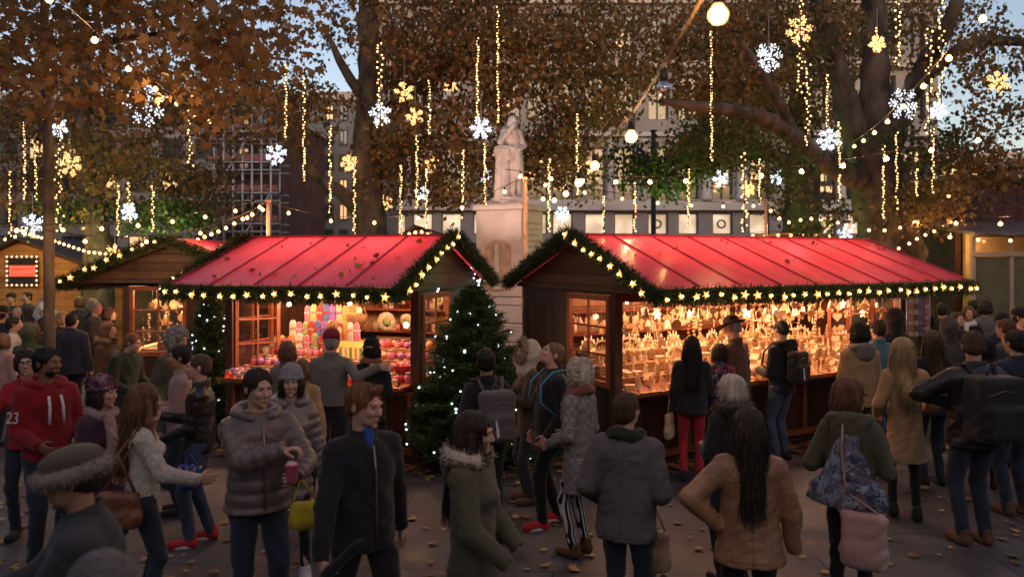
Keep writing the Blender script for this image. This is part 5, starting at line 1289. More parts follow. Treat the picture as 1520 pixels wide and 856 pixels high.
def right_goods(st, L):
    M = st.matrix_basis; w, h, d = PW(); th = mat('thread', (.4, .3, .2)); used = {}
    lit = glow('lit_star', (1, .72, .38), 4)
    GH = .98
    kinds = [('wooden_house', 'small carved wooden toy house among the ornaments on the right stall', 'ornament', g_house), ('candle_arch', 'pale wooden candle arch with cut out figures on the right stall', 'candle arch', g_arch),
             ('wooden_figurine', 'turned wooden gnome figurine with a pointed hat on the right stall', 'figurine', g_fig), ('wooden_tree', 'tiered turned wooden fir tree on the right stall', 'ornament', g_tree),
             ('wooden_box', 'small honey coloured wooden box on the right stall', 'box', g_box), ('bauble_tray', 'dark tray of round wooden baubles on the right stall', 'tray', g_tray)]
    pr = [proto(n, l, c, n.replace('_', ' ') + 's on the right stall', f) for n, l, c, f in kinds]
    spots = {i: [] for i in range(6)}
    rows = [(-.26, GH), (-.15, GH), (-.04, GH), (.08, GH), (.33, GH + .10), (.58, GH + .22), (.60, GH + .34), (.72, GH + .34), (.88, GH + .34)]
    rows = [(-.25, GH), (-.13, GH), (-.01, GH), (.11, GH), (.27, GH + .10), (.39, GH + .10), (.54, GH + .22), (.66, GH + .22), (.81, GH + .34), (.93, GH + .34)]
    for ri, (y, z) in enumerate(rows):
        x = .2 + (ri % 2) * .06
        while x < L - .2:
            if ri >= 8: k = rng.choice([1, 0, 3, 2, 0, 4])
            elif ri >= 4: k = rng.choice([0, 2, 3, 2, 4, 1 if ri == 6 else 3])
            else: k = rng.choice([2, 0, 4, 5, 2, 3])
            sc = {0: 1.15, 1: 1.0, 2: 1.1, 3: 1.05, 4: .95, 5: .9}[k] * rng.uniform(.8, 1.15)
            spots[k].append((x, y + rng.uniform(-.02, .02), z + (.02 if k == 1 else 0), rng.uniform(-.5, .5), sc)); x += (.30 if k == 1 else .15 if k != 5 else .2) * sc + rng.uniform(.0, .03)
    for k in spots: place_copies(pr[k], M, spots[k][:260], used)
    p = proto('christmas_pyramid', 'tall wooden Christmas pyramid with a fan wheel at the back of the right stall', 'candle pyramid', 'christmas pyramids on the right stall', g_pyr)
    place_copies(p, M, [(x, 1.15, GH + .2, rng.uniform(0, 1), s) for x, s in ((1.2, 1.1), (1.5, 1.3), (3.45, 1.5), (3.85, 1.25), (4.15, 1.6))], used)
    # back counter for them
    mb = MB(); mb.bx(.12, L - .12, 1.02, 1.35, .1, GH + .18); mb.build('back_counter', mat('honey_wood'), st, .004)
    # large carved panels at the back wall and disc
    hk = [('star', .14), ('heart', .2), ('disc', .16), ('bell', .12), ('angel', .18), ('spoon', .1), ('garl', .12)]
    nm = {'star': 'hanging wooden star ornament', 'heart': 'hanging wooden heart ornament', 'disc': 'hanging round wooden disc ornament', 'bell': 'hanging wooden bell ornament', 'angel': 'hanging pale wooden angel ornament', 'spoon': 'hanging carved wooden spoon', 'garl': 'hanging string of wooden beads'}
    hp = {k: proto({'garl': 'bead_string'}.get(k, k + '_ornament'), nm[k] + ' under the beam of the right stall', 'ornament', nm[k] + 's', hanger(k, l, w if i % 2 else h, th)) for i, (k, l) in enumerate(hk)}
    hs = {k: [] for k in hp}
    for y, z0 in ((.12, 1.84), (.38, 1.80), (.7, 1.76), (1.15, 1.70), (1.5, 1.7)):
        x = .2
        while x < L - .25:
            k = rng.choice(list(hp)); hs[k].append((x, y + rng.uniform(-.05, .05), z0 + rng.uniform(-.13, .08), rng.uniform(-.7, .7), rng.uniform(.8, 1.35))); x += rng.uniform(.10, .2)
    for k in hs: place_copies(hp[k], M, hs[k], used)
    ls = proto('lit_paper_star', 'glowing white paper star hanging in the front of the right stall', 'star light', 'glowing paper stars', hanger('star', .1, lit, th))
    place_copies(ls, M, [(x, y, z, 0, s) for x, y, z, s in ((.72, .1, 1.84, 1.0), (2.35, .2, 1.82, 1.5), (4.35, .25, 1.86, 1.2), (3.2, .5, 1.8, 1.0), (1.6, .5, 1.8, .9), (5.0, .4, 1.7, 1.2))], used)
    # small halogen spots that shine on the goods
    sp = proto('spot_lamp', 'small bare spot lamp under the beam of the right stall', 'lamp', 'spot lamps in the stalls', lambda r: [MB().lathe([(.02, 0), (.03, .04), (.012, .06)], 10).build('shade', mat('metal_grey'), r), MB().ball((0, 0, -.008), .018, 8, 6).build('bulb', glow('bulb_glow_60', (1, .62, .28), 60), r)])
    place_copies(sp, M, [(x, .55, 1.98, 0, 1) for x in (.6, 1.5, 2.4, 3.3, 4.2, 5.0)], used)
    return hp

def left_goods(st, L):
    M = st.matrix_basis; used = {}; GH = .98
    cols = {'pink': (.72, .22, .30), 'red': (.5, .05, .06), 'purple': (.36, .14, .42), 'yellow': (.7, .55, .16), 'white': (.75, .68, .58), 'green': (.32, .42, .14), 'blue': (.12, .15, .38), 'cream': (.7, .55, .36), 'orange': (.66, .3, .12)}
    cm = {k: mat('goods_' + k, c, .5, .3, 25) for k, c in cols.items()}
    # bright hanging stockings / bags in two rows on the left half
    def sock(m, m2):
        def fn(r):
            mb = MB(); mb.prism([(-.05, -.12), (-.045, .12), (-.015, .16), (.0, .13), (.015, .16), (.045, .12), (.05, -.12), (0, -.14)], .035); mb.build('pouch', m, r, .006)
            mb = MB(); mb.bx(-.051, .051, -.0195, .0195, .03, .055); mb.build('ribbon', m2, r)
        return fn
    ks = list(cols)
    for i, k in enumerate(ks):
        p = proto('gift_pouch', f'{k} gift pouch hanging with others in the left stall', 'pouch', f'{k} gift pouches', sock(cm[k], cm[ks[(i + 4) % 9]]))
        sp = []
        for row, (y, z, x0, x1, n) in enumerate(((.95, 1.72, .62, 1.45, 9), (.8, 1.50, .48, 1.5, 11), (.66, 1.33, .55, 1.3, 7))):
            for j in range(n):
                if (j * 5 + row * 4) % 9 == i: sp.append((x0 + (x1 - x0) * j / (n - 1), y, z, rng.uniform(-.25, .25), rng.uniform(.9, 1.15)))
        if sp: place_copies(p, M, sp, used)
        else: place_copies(p, M, [(1.5, .8, 1.4, 0, 1)], used)
    # mugs, jars and candles on the counter
    def mug(m):
        def fn(r):
            MB().lathe([(.034, 0), (.04, .01), (.042, .085), (.036, .088), (.034, .02)], 16).build('cup', m, r)
            mb = MB(); mb.tube([(.04, 0, .07), (.062, 0, .06), (.062, 0, .035), (.04, 0, .025)], .006, 6); mb.build('handle', m, r)
        return fn
    def jar(m):
        def fn(r):
            MB().lathe([(.035, 0), (.042, .01), (.042, .07), (.03, .085)], 14).build('jar', m, r); MB().lathe([(.033, .086), (.034, .10), (.03, .104)], 14).build('lid', mat('metal_grey', (.3, .3, .3), .4, .1, metal=.8), r)
        return fn
    def ball(m):
        def fn(r): MB().ball((0, 0, .045), .045, 14, 10).build('globe', m, r); MB().lathe([(.01, .088), (.01, .1)], 8).build('cap', mat('copper_edge'), r)
        return fn
    pr = []
    for i, (k, nm, f) in enumerate((('purple', 'patterned_mug', mug), ('blue', 'patterned_mug', mug), ('white', 'patterned_mug', mug), ('red', 'candle_jar', jar), ('cream', 'candle_jar', jar), ('pink', 'candle_jar', jar), ('red', 'bauble', ball), ('orange', 'bauble', ball), ('purple', 'bauble', ball))):
        m = cm[k] if nm != 'patterned_mug' else blotchm('mug_glaze_' + k, [cols[k], (.75, .72, .68), tuple(c * .5 for c in cols[k]), (.6, .1, .08)], 40, .25)
        pr.append(proto(nm, f'{k} {nm.replace("_", " ")} on the counter of the left stall', nm.split('_')[-1], f'{k} {nm.replace("_", " ")}s', f(m)))
    sp = [[] for _ in pr]
    for ri, (y, z) in enumerate(((-.24, GH), (-.12, GH), (0, GH), (.12, GH), (.3, GH + .1), (.42, GH + .1), (.56, GH + .22), (.68, GH + .22), (.83, GH + .34), (.95, GH + .34))):
        x = .2
        while x < L - .18:
            k = rng.choice([0, 1, 2, 3, 6] if ri < 3 else [3, 4, 5, 6, 7, 8])
            sp[k].append((x, y, z, rng.uniform(-1, 1), rng.uniform(.85, 1.3))); x += rng.uniform(.10, .15)
    for p, s in zip(pr, sp): place_copies(p, M, s or [(.3, .3, GH + .1, 0, 1)], used)
    # yellow cloth display, red bowl, plates and baskets
    r = thing('cloth_display', 'yellow cloth covered display rack in the middle of the left stall', 'display', M @ Vector((1.66, .45, GH + .10)), st.rotation_euler.z)
    mb = MB(); mb.prism([(-.34, 0), (.34, 0), (.27, .36), (-.27, .36)], .03, Matrix.Rotation(R(-20), 3, 'X')); mb.build('cloth_panel', mat('yellow_cloth', (.75, .5, .12), .8, .15, 30, bump=.4, bscale=40), r)
    for k in range(6): mb = MB(); mb.bx(-.2 + .075 * k, -.16 + .075 * k, -.05, -.035, .10, .28); mb.build('hanging_card', cm[['green', 'white', 'green', 'cream', 'green', 'white'][k]], r)
    r = thing('red_bowl', 'large red bowl on the counter near the right post of the left stall', 'bowl', M @ Vector((2.45, .28, GH + .1)), 0)
    MB().lathe([(.06, 0), (.10, .02), (.14, .10), (.135, .105), (.09, .03)], 22).build('bowl_wall', cm['red'], r)
    for k in range(7): mb = MB(); mb.ball((rng.uniform(-.07, .07), rng.uniform(-.07, .07), .1), .035, 8, 6); mb.build('wrapped_sweet', cm[rng.choice(['pink', 'orange', 'red'])], r)
    def plate(m, m2):
        def fn(r):
            mb = MB(); mb.lathe([(.02, -.004), (.06, -.004), (.11, .012), (.115, .018), (.06, .004)], 24); mb.v = [(x, -z, y) for x, y, z in mb.v]; mb.build('plate_disc', m, r)
            mb = MB(); mb.lathe([(.05, -.001), (.055, .007), (.001, .008)], 20); mb.v = [(x, -z, y) for x, y, z in mb.v]; mb.build('painted_centre', m2, r)
        return fn
    p = proto('painted_plate', 'decorated plate leaning against the shelves at the back of the left stall', 'plate', 'decorated plates', plate(cm['cream'], cm['green']))
    place_copies(p, M, [(1.55, 1.6, 1.60, 0, 1.3), (1.82, 1.7, 1.62, 0, .9), (1.1, 1.78, 1.93, 0, .8), (1.4, 1.78, 1.93, 0, .8), (1.7, 1.78, 1.93, 0, .75), (2.0, 1.78, 1.93, 0, .8), (2.3, 1.78, 1.93, 0, .8)], used)
    def basket(r):
        MB().lathe([(.09, 0), (.12, .02), (.135, .12), (.13, .125), (.1, .04)], 18).build('woven_wall', mat('wicker', (.3, .16, .07), .7, .4, 60, bump=.8, bscale=90), r)
        mb = MB(); mb.tube([(-.13, 0, .11), (-.09, 0, .24), (0, 0, .28), (.09, 0, .24), (.13, 0, .11)], .01, 6); mb.build('handle', mat('wicker'), r)
    p = proto('wicker_basket', 'brown wicker basket in the back of the left stall', 'basket', 'wicker baskets', basket)
    place_copies(p, M, [(1.3, 1.2, 1.5, 0, 1.2), (1.42, .95, 1.62, 0, 1.1), (2.0, 1.9, 1.455, 0, .8), (2.3, 1.9, 1.455, 0, .8)], used)
    def packet(m):
        def fn(r): mb = MB(); mb.bx(-.04, .04, -.025, .025, 0, .13); mb.build('carton', m, r, .003); mb = MB(); mb.bx(-.03, .03, -.0275, -.0255, .03, .10); mb.build('printed_panel', cm['cream'], r)
        return fn
    for k in ('orange', 'green', 'red', 'white', 'cream'):
        p = proto('tea_carton', f'{k} carton on the back shelves of the left stall', 'carton', f'{k} cartons on the shelves', packet(cm[k]))
        s = [(rng.uniform(.2, L - .2), DEP - .2, z, rng.uniform(-.2, .2), rng.uniform(.8, 1.2)) for z in (1.446, 1.776, 1.446, 1.776, 1.446, 1.776)]
        place_copies(p, M, s, used)
    mb = MB(); mb.bx(1.5, L - .12, 1.02, 1.3, .1, 1.42); mb.build('goods_rack', mat('dark_timber'), st, .004)
    # soft globe lamps
    p = proto('globe_lamp', 'small glowing globe lamp hanging in the left stall', 'lamp', 'globe lamps', lambda r: MB().ball((0, 0, 0), .035, 12, 8).build('globe', glow('bulb_glow_60'), r) if 'bulb_glow_60' in _M else MB().ball((0, 0, 0), .035, 12, 8).build('globe', glow('bulb_glow_60', (1, .62, .28), 60), r))
    place_copies(p, M, [(2.15, 1.0, 1.62, 0, 1), (.55, .6, 1.9, 0, .8), (1.5, .6, 1.93, 0, .8), (2.5, .6, 1.93, 0, .8)], used)

def dark_stall_goods(st, L, hp):
    M = st.matrix_basis; used = {k.name: True for k in hp.values()}
    keys = list(hp)
    for i in range(34):
        k = rng.choice(keys); o = copytree(hp[k]); o.location = M @ Vector((L - rng.uniform(.12, 1.4), rng.uniform(.15, .9), rng.uniform(1.25, 1.9))); o.rotation_euler = (0, 0, PI / 2 * 0 + rng.uniform(-.5, .5)); sc = rng.uniform(.9, 1.5); o.scale = (sc,) * 3
        o['label'] = hp[k]['label'].replace('under the beam of the right stall', 'in the window of the dark stall'); o['group'] = hp[k]['group'] + ' in the dark stall'
# ================================================================== trees
def bark():
    if 'plane_bark' in _M: return _M['plane_bark']
    m = mat('plane_bark', (.042, .030, .025), .85, .5, 4.5, bump=.9, bscale=14, stretch=(1, 1, .45), tint=(.15, .115, .085))
    return m
def limb(path, rads, n=14):
    """knotty limb mesh (verts, quads) with bumps on the surface"""
    pts = []; rr = []
    for i in range(len(path) - 1):
        for k in range(6):
            t = k / 6; a, b = Vector(path[i]), Vector(path[i + 1]); p0 = Vector(path[i - 1]) if i else a * 2 - b; p3 = Vector(path[i + 2]) if i + 2 < len(path) else b * 2 - a
            q = .5 * ((2 * a) + (-p0 + b) * t + (2 * p0 - 5 * a + 4 * b - p3) * t * t + (-p0 + 3 * a - 3 * b + p3) * t ** 3)
            pts.append(q); rr.append(rads[i] + (rads[i + 1] - rads[i]) * t)
    pts.append(Vector(path[-1])); rr.append(rads[-1])
    mb = MB(); mb.tube(pts, rr, n); V = np.array(mb.v)
    c = np.repeat(np.array([p[:] for p in pts]), n, 0); d = V - c; l = np.linalg.norm(d, axis=1)[:, None]
    k = (np.sin(V[:, 0] * 9 + V[:, 2] * 4) * np.sin(V[:, 1] * 8 - V[:, 2] * 6) + .6 * np.sin(V[:, 2] * 17 + V[:, 0] * 13) * np.sin(V[:, 1] * 15))[:, None]
    V = c + d * (1 + .13 * k)
    return V, np.array([f for f in mb.f if len(f) == 4])
def trunk_mesh(name, limbs, parent, n=14):
    VV, QQ, off = [], [], 0
    for p, r in limbs:
        V, Q = limb(p, r, n); VV.append(V); QQ.append(Q + off); off += len(V)
    V = np.concatenate(VV) - np.array(parent.location[:])
    return bulk(name, V, np.concatenate(QQ), bark(), parent)

LEAFC = {'orange': [(0.252, 0.128, 0.051), (0.311, 0.176, 0.068), (0.148, 0.096, 0.043), (0.340, 0.200, 0.085), (0.178, 0.136, 0.060)],
         'old3': [(0.240, 0.114, 0.033), (0.320, 0.167, 0.048), (0.136, 0.079, 0.028), (0.400, 0.211, 0.057), (0.176, 0.123, 0.043)],
         'old': [(0.192, 0.068, 0.018), (0.312, 0.117, 0.026), (0.108, 0.043, 0.015), (0.408, 0.172, 0.039), (0.156, 0.074, 0.026)],
         'brown': [(.22, .115, .05), (.32, .18, .07), (.13, .085, .04), (.40, .22, .09), (.17, .135, .05), (.10, .09, .035)],
         'old2': [(0.144, 0.071, 0.033), (0.228, 0.117, 0.045), (0.090, 0.052, 0.026), (0.312, 0.160, 0.058), (0.120, 0.080, 0.033)],
         'green': [(0.042, 0.068, 0.023), (0.072, 0.111, 0.032), (0.120, 0.105, 0.039), (0.030, 0.049, 0.019), (0.054, 0.092, 0.026)]}
DENS = .62
LS = .6
def crown(parent, blobs, kind, size, lobed=False, name='crown'):
    """blobs: (centre, radii, count) ellipsoids of leaves gathered in sprays"""
    Cs, Ds, Ss = [], [], []
    if not lobed: size = size * LS; blobs = [(c, q, n * .85 / LS ** 2) for c, q, n in blobs]
    for c, rad, n in blobs:
        per = 20; k = max(3, int(n * DENS / per))
        u = nr.normal(size=(k, 3)); u /= np.linalg.norm(u, axis=1)[:, None]; u *= (nr.rand(k) ** .45)[:, None]
        cc = np.array(c[:]) + u * np.array(rad)
        for q in cc:
            ax = nr.normal(size=3); ax[2] *= .35; ax /= np.linalg.norm(ax); ln = rng.uniform(.5, 1.3) * size * 8
            t = nr.rand(per); p = q + ax[None] * (t[:, None] - .5) * ln + nr.normal(size=(per, 3)) * size * 1.2
            Cs.append(p); d = nr.normal(size=(per, 3)) * .6; d[:, 2] -= .7; Ds.append(d)
    C = np.concatenate(Cs); D = np.concatenate(Ds); n = len(C)
    T = LOBED if lobed else KITE
    V = scatter(T, C, rot_dir(D), size * (.6 + .8 * nr.rand(n))) - np.array(parent.location[:])
    return bulk(name, V, faces_of(n, len(T)), island('leaf_' + kind, LEAFC[kind], .6, .35), parent, smooth=False)

def B(px, py, Y, rpx, rpy, ry, n): return (P(px, py, Y), (rpx / FPX * Y, ry, rpy / FPX * Y), n)

def trees():
    # great plane on the right
    Y = 16.5
    r = thing('plane_tree', 'huge gnarled plane tree with a thick forked trunk behind the right stall', 'tree', G(1322, Y), 0, 'plane trees')
    Q = lambda px, py, y=Y: P(px, py, y)
    trunk_mesh('trunk', [([G(1325, Y), Q(1322, 420), Q(1318, 340), Q(1300, 250), Q(1288, 200)], [.9, .72, .62, .55, .5]),
                         ([Q(1298, 250), Q(1262, 170), Q(1240, 90), Q(1215, 0), Q(1190, -120)], [.36, .25, .21, .17, .13]),
                         ([Q(1292, 220), Q(1298, 130), Q(1300, 40), Q(1290, -60), Q(1300, -200)], [.36, .30, .25, .20, .14]),
                         ([Q(1308, 250), Q(1338, 170), Q(1370, 100), Q(1410, 30, 15.5), Q(1450, -90, 15)], [.32, .22, .18, .14, .1]),
                         ([Q(1352, 140), Q(1420, 75, 15.5), Q(1480, 60, 15), Q(1560, 70, 14)], [.13, .12, .10, .07])], r, 18)
    trunk_mesh('limb', [([Q(1290, 270), Q(1240, 250, 15.8), Q(1180, 205, 15), Q(1120, 170, 14.2), Q(1050, 160, 13.8), Q(980, 150, 13.5)], [.30, .21, .17, .13, .10, .05]),
                        ([Q(1180, 205, 15), Q(1150, 140, 14.5), Q(1100, 60, 14)], [.12, .08, .05])], r)
    bl = []
    for (px, py, rx, ry_, n) in ((1150, 40, 130, 75, 2600), (1010, 70, 120, 80, 2400), (1330, 20, 110, 70, 1500), (1230, 110, 80, 60, 900), (1450, 130, 70, 60, 420), (1500, 60, 60, 60, 380), (1420, 230, 60, 40, 560), (1480, 250, 60, 30, 800), (1090, 130, 90, 50, 1300), (1400, 40, 60, 40, 200), (1210, -60, 260, 60, 2500), (1480, -60, 120, 50, 500), (1370, 300, 60, 40, 900), (1500, 180, 60, 40, 260), (1120, 190, 60, 22, 260), (1060, 150, 60, 22, 300), (1420, 70, 60, 25, 220)):
        bl.append(B(px, py, (15.5 if not (1190 < px < 1360 and py < 150) else 19.5) + rng.uniform(-1, 1.5), rx, ry_, 1.6, n))
    crown(r, bl, 'brown', .17)
    crown(r, [B(1150, 250, 14.8, 60, 40, .8, 380), B(1230, 330, 15.4, 50, 26, .8, 240), B(1060, 215, 14.5, 70, 40, 1, 900), B(1360, 210, 15, 60, 50, 1, 500)], 'green', .15, name='lower_crown')
    # tree behind it
    Y = 22
    r = thing('plane_tree', 'smaller plane tree with a forked trunk left of the huge gnarled one', 'tree', G(1190, Y), 0, 'plane trees')
    trunk_mesh('trunk', [([G(1188, Y), Q(1188, 380, Y), Q(1190, 300, Y), Q(1192, 262, Y)], [.62, .55, .46, .45]), ([Q(1190, 275, Y), Q(1165, 240, Y), Q(1120, 225, Y), Q(1060, 205, Y)], [.3, .24, .18, .08]),
                         ([Q(1192, 275, Y), Q(1215, 245, Y), Q(1250, 235, Y), Q(1290, 180, Y)], [.3, .25, .2, .1]), ([Q(1192, 265, Y), Q(1185, 180, Y), Q(1178, 60, Y)], [.34, .25, .15])], r)
    crown(r, [B(px, py, Y, rx, ry_, 2, n) for px, py, rx, ry_, n in ((1130, 160, 110, 60, 1800), (1220, 200, 60, 50, 500), (1180, 60, 140, 80, 2200), (1200, 300, 45, 45, 380), (1170, 260, 40, 30, 250))], 'brown', .22)
    crown(r, [B(1070, 230, 20, 70, 35, 1.2, 900), B(985, 260, 20, 45, 40, 1, 750), B(1040, 225, 20, 55, 40, 1.2, 900), B(940, 240, 20.5, 45, 40, 1, 450)], 'green', .2, name='lower_crown')
    # central tree
    Y = 17.5
    r = thing('plane_tree', 'tall straight plane tree rising behind the red roof of the left stall', 'tree', G(548, Y), 0, 'plane trees')
    trunk_mesh('trunk', [([G(550, Y), Q(550, 400, Y), Q(549, 330, Y), Q(545, 230, Y), Q(548, 140, Y), Q(546, 40, Y), Q(550, -80, Y)], [.55, .45, .37, .31, .27, .22, .16]),
                         ([Q(540, 320, Y), Q(505, 285, Y), Q(470, 260, Y), Q(432, 215, 17), Q(395, 195, 16.5)], [.2, .15, .12, .09, .05]),
                         ([Q(546, 200, Y), Q(590, 150, Y), Q(650, 110, Y), Q(700, 60, Y)], [.15, .12, .09, .05]), ([Q(546, 160, Y), Q(510, 100, Y), Q(480, 40, Y)], [.14, .1, .05])], r)
    crown(r, [B(px, py, Y + rng.uniform(-1, 1.5), rx, ry_, 1.7, n) for px, py, rx, ry_, n in ((640, 60, 110, 85, 2600), (760, 70, 110, 90, 2600), (880, 70, 110, 85, 2400), (610, 200, 60, 50, 600), (700, 170, 80, 50, 1000), (830, 190, 60, 50, 800), (480, 40, 50, 40, 160), (540, 20, 60, 50, 550),
              (470, 160, 50, 40, 350), (560, 260, 40, 60, 380), (610, 240, 60, 40, 700), (680, 280, 50, 25, 380), (430, 180, 50, 60, 420), (370, 150, 50, 60, 380), (800, 235, 45, 45, 700), (740, 240, 60, 40, 750), (850, 250, 40, 40, 480), (680, 230, 40, 30, 300), (700, -50, 260, 50, 2600), (620, 280, 50, 40, 300), (890, 160, 60, 40, 700), (430, 100, 40, 60, 260), (600, 130, 60, 40, 700))], 'brown', .19)
    # left trees
    Y = 19
    r = thing('plane_tree', 'dark plane tree at the left behind the wooden hut', 'tree', G(143, Y), 0, 'plane trees')
    trunk_mesh('trunk', [([G(146, Y), Q(146, 400, Y), Q(143, 320, Y), Q(132, 270, Y), Q(125, 180, Y), Q(130, 40, Y)], [.42, .33, .27, .24, .2, .12]), ([Q(135, 290, Y), Q(180, 230, Y), Q(240, 200, Y)], [.16, .12, .06])], r)
    crown(r, [B(px, py, Y + rng.uniform(-1, 1.5), rx, ry_, 1.7, n) for px, py, rx, ry_, n in ((60, 190, 100, 70, 1700), (180, 240, 90, 60, 1300), (280, 270, 70, 60, 1100), (290, 160, 80, 60, 1100), (180, 120, 120, 70, 1800), (60, 280, 70, 50, 700), (340, 90, 60, 70, 800))], 'brown', .2)
    crown(r, [B(225, 320, 18, 70, 28, 1, 600), B(110, 310, 18.5, 70, 28, 1, 420), B(300, 320, 18, 40, 24, .8, 260)], 'green', .17, name='lower_crown')
    # near tree whose boughs hang in from the upper left
    Y = 9
    r = thing('plane_tree', 'slender dark trunk in front of the wooden hut carrying the near orange boughs', 'tree', G(73, 11), 0, 'plane trees')
    trunk_mesh('trunk', [([G(73, 11), P(73, 430, 11), P(72, 300, 11), P(70, 170, 11), P(66, 20, 11), P(80, -120, 10)], [.085, .075, .07, .06, .055, .05]),
                         ([P(68, 120, 11), P(140, 70, 10), P(240, 50, 9), P(330, 30, 8.5)], [.05, .045, .035, .02]), ([P(70, 160, 11), P(20, 100, 10), P(-60, 60, 9)], [.05, .04, .03])], r, 10)
    crown(r, [B(px, py, 8.6 + rng.uniform(-.8, 1.6), rx, ry_, .9, n * 1.15) for px, py, rx, ry_, n in ((60, 40, 110, 60, 760), (200, 30, 110, 50, 700), (320, 60, 80, 50, 480), (120, 110, 120, 40, 420), (250, 120, 90, 35, 300), (30, 110, 70, 50, 300), (370, 110, 50, 50, 150), (400, 30, 70, 50, 330), (330, 170, 60, 35, 90), (100, -50, 220, 40, 900))], 'orange', .115, True)

def shade_canopy():  # unseen tree added overhead to darken the foreground
    r = thing('plane_tree', 'unseen plane tree added behind the camera, its boughs shading the near square', 'tree', (-3, -7, 0), 0, 'plane trees')
    trunk_mesh('trunk', [([(-3, -7, 0), (-3, -7, 3), (-2.6, -6.5, 7), (-1, -4, 9.5)], [.6, .45, .35, .15]), ([(-2.7, -6.7, 6), (2, -4, 8.5), (5, 0, 9.5)], [.25, .16, .07]), ([(-2.7, -6.7, 6), (-6, -3, 8.5), (-7, 1, 9.3)], [.25, .16, .07])], r)
    crown(r, [(Vector((x, y, z)), (2.6, 2.6, 1.1), 300) for x, y, z in ((-8, -2, 8.5), (-4, -3, 8.6), (0, -3, 9), (4, -2.5, 8.7), (8, -2, 8.4), (-6, 1.5, 8.8), (-2, 1, 9.2), (2.5, 1, 9), (6.5, 1.5, 8.8), (-9, 3, 8.6), (9, 4, 8.8), (-5, 4.5, 9.4), (0, 4.5, 9.6), (5, 4.5, 9.4))], 'brown', .34)

def fir(label, loc, H, rad, nb, lights, seed=1, lm=None):
    r = thing('christmas_tree', label, 'Christmas tree', loc, 0, 'lit Christmas trees'); rs = np.random.RandomState(seed)
    MB().lathe([(.06, 0), (.05, H * .5), (.012, H * .97)], 10).build('trunk', bark(), r)
    VV = []; tips = []
    for i in range(nb):
        t = (i + .5) / nb; z = H * (.07 + .92 * t ** 1.05); L = rad * (1 - t) ** .62 * rs.uniform(.7, 1.2) + .03; a = i * 2.39996 + rs.uniform(-.3, .3)
        d = np.array([math.cos(a), math.sin(a), 0]); k = int(60 + 330 * L)
        s = rs.rand(k) ** .75; drop = -.32 * L * s + .28 * L * s ** 2.2
        side = np.array([-d[1], d[0], 0]); sp = (rs.rand(k) - .5) * 2
        wdt = .36 * L * (1 - s) * np.minimum(1, s * 5) + .015
        p = d[None] * (L * s)[:, None] + side[None] * (sp * wdt)[:, None]; p[:, 2] += z + drop + rs.normal(size=k) * .018 - np.abs(sp) * wdt * .25
        D = d[None] * .8 + side[None] * (sp * 1.1)[:, None] + rs.normal(size=(k, 3)) * .45; D[:, 2] += .12
        VV.append(scatter(NEEDLE * np.array([.16, 1, 1]), p, rot_dir(D), .05 + .05 * rs.rand(k)))
        for f in (1.0, .8): tips.append((d * L * f)[:3].tolist()[:2] + [z - .06 * L * f + .02])
    V = np.concatenate(VV)
    bulk('foliage', V, faces_of(len(V) // 4, 4), island('fir_tree_green', [(.02, .05, .02), (.045, .09, .03), (.08, .13, .04), (.03, .06, .022), (.10, .15, .05)], .55, .12), r, smooth=False)
    rs2 = random.Random(seed); m = lm or glow('fairy_white', (.62, .85, 1), 3.2, True)
    base = None
    for k in range(lights):
        x, y, z = rs2.choice(tips[:int(len(tips) * .93)])
        if base is None: mb = MB(); mb.ball((0, 0, 0), .011, 8, 6); base = mb.build('fairy_light', m, r); o = base
        else: o = base.copy(); COL.objects.link(o); o.parent = r
        o.location = (x * 1.04, y * 1.04, z + rs2.uniform(-.03, .05)); q = rs2.uniform(.7, 1.35); o.scale = (q, q, q)
    # wire
    return r
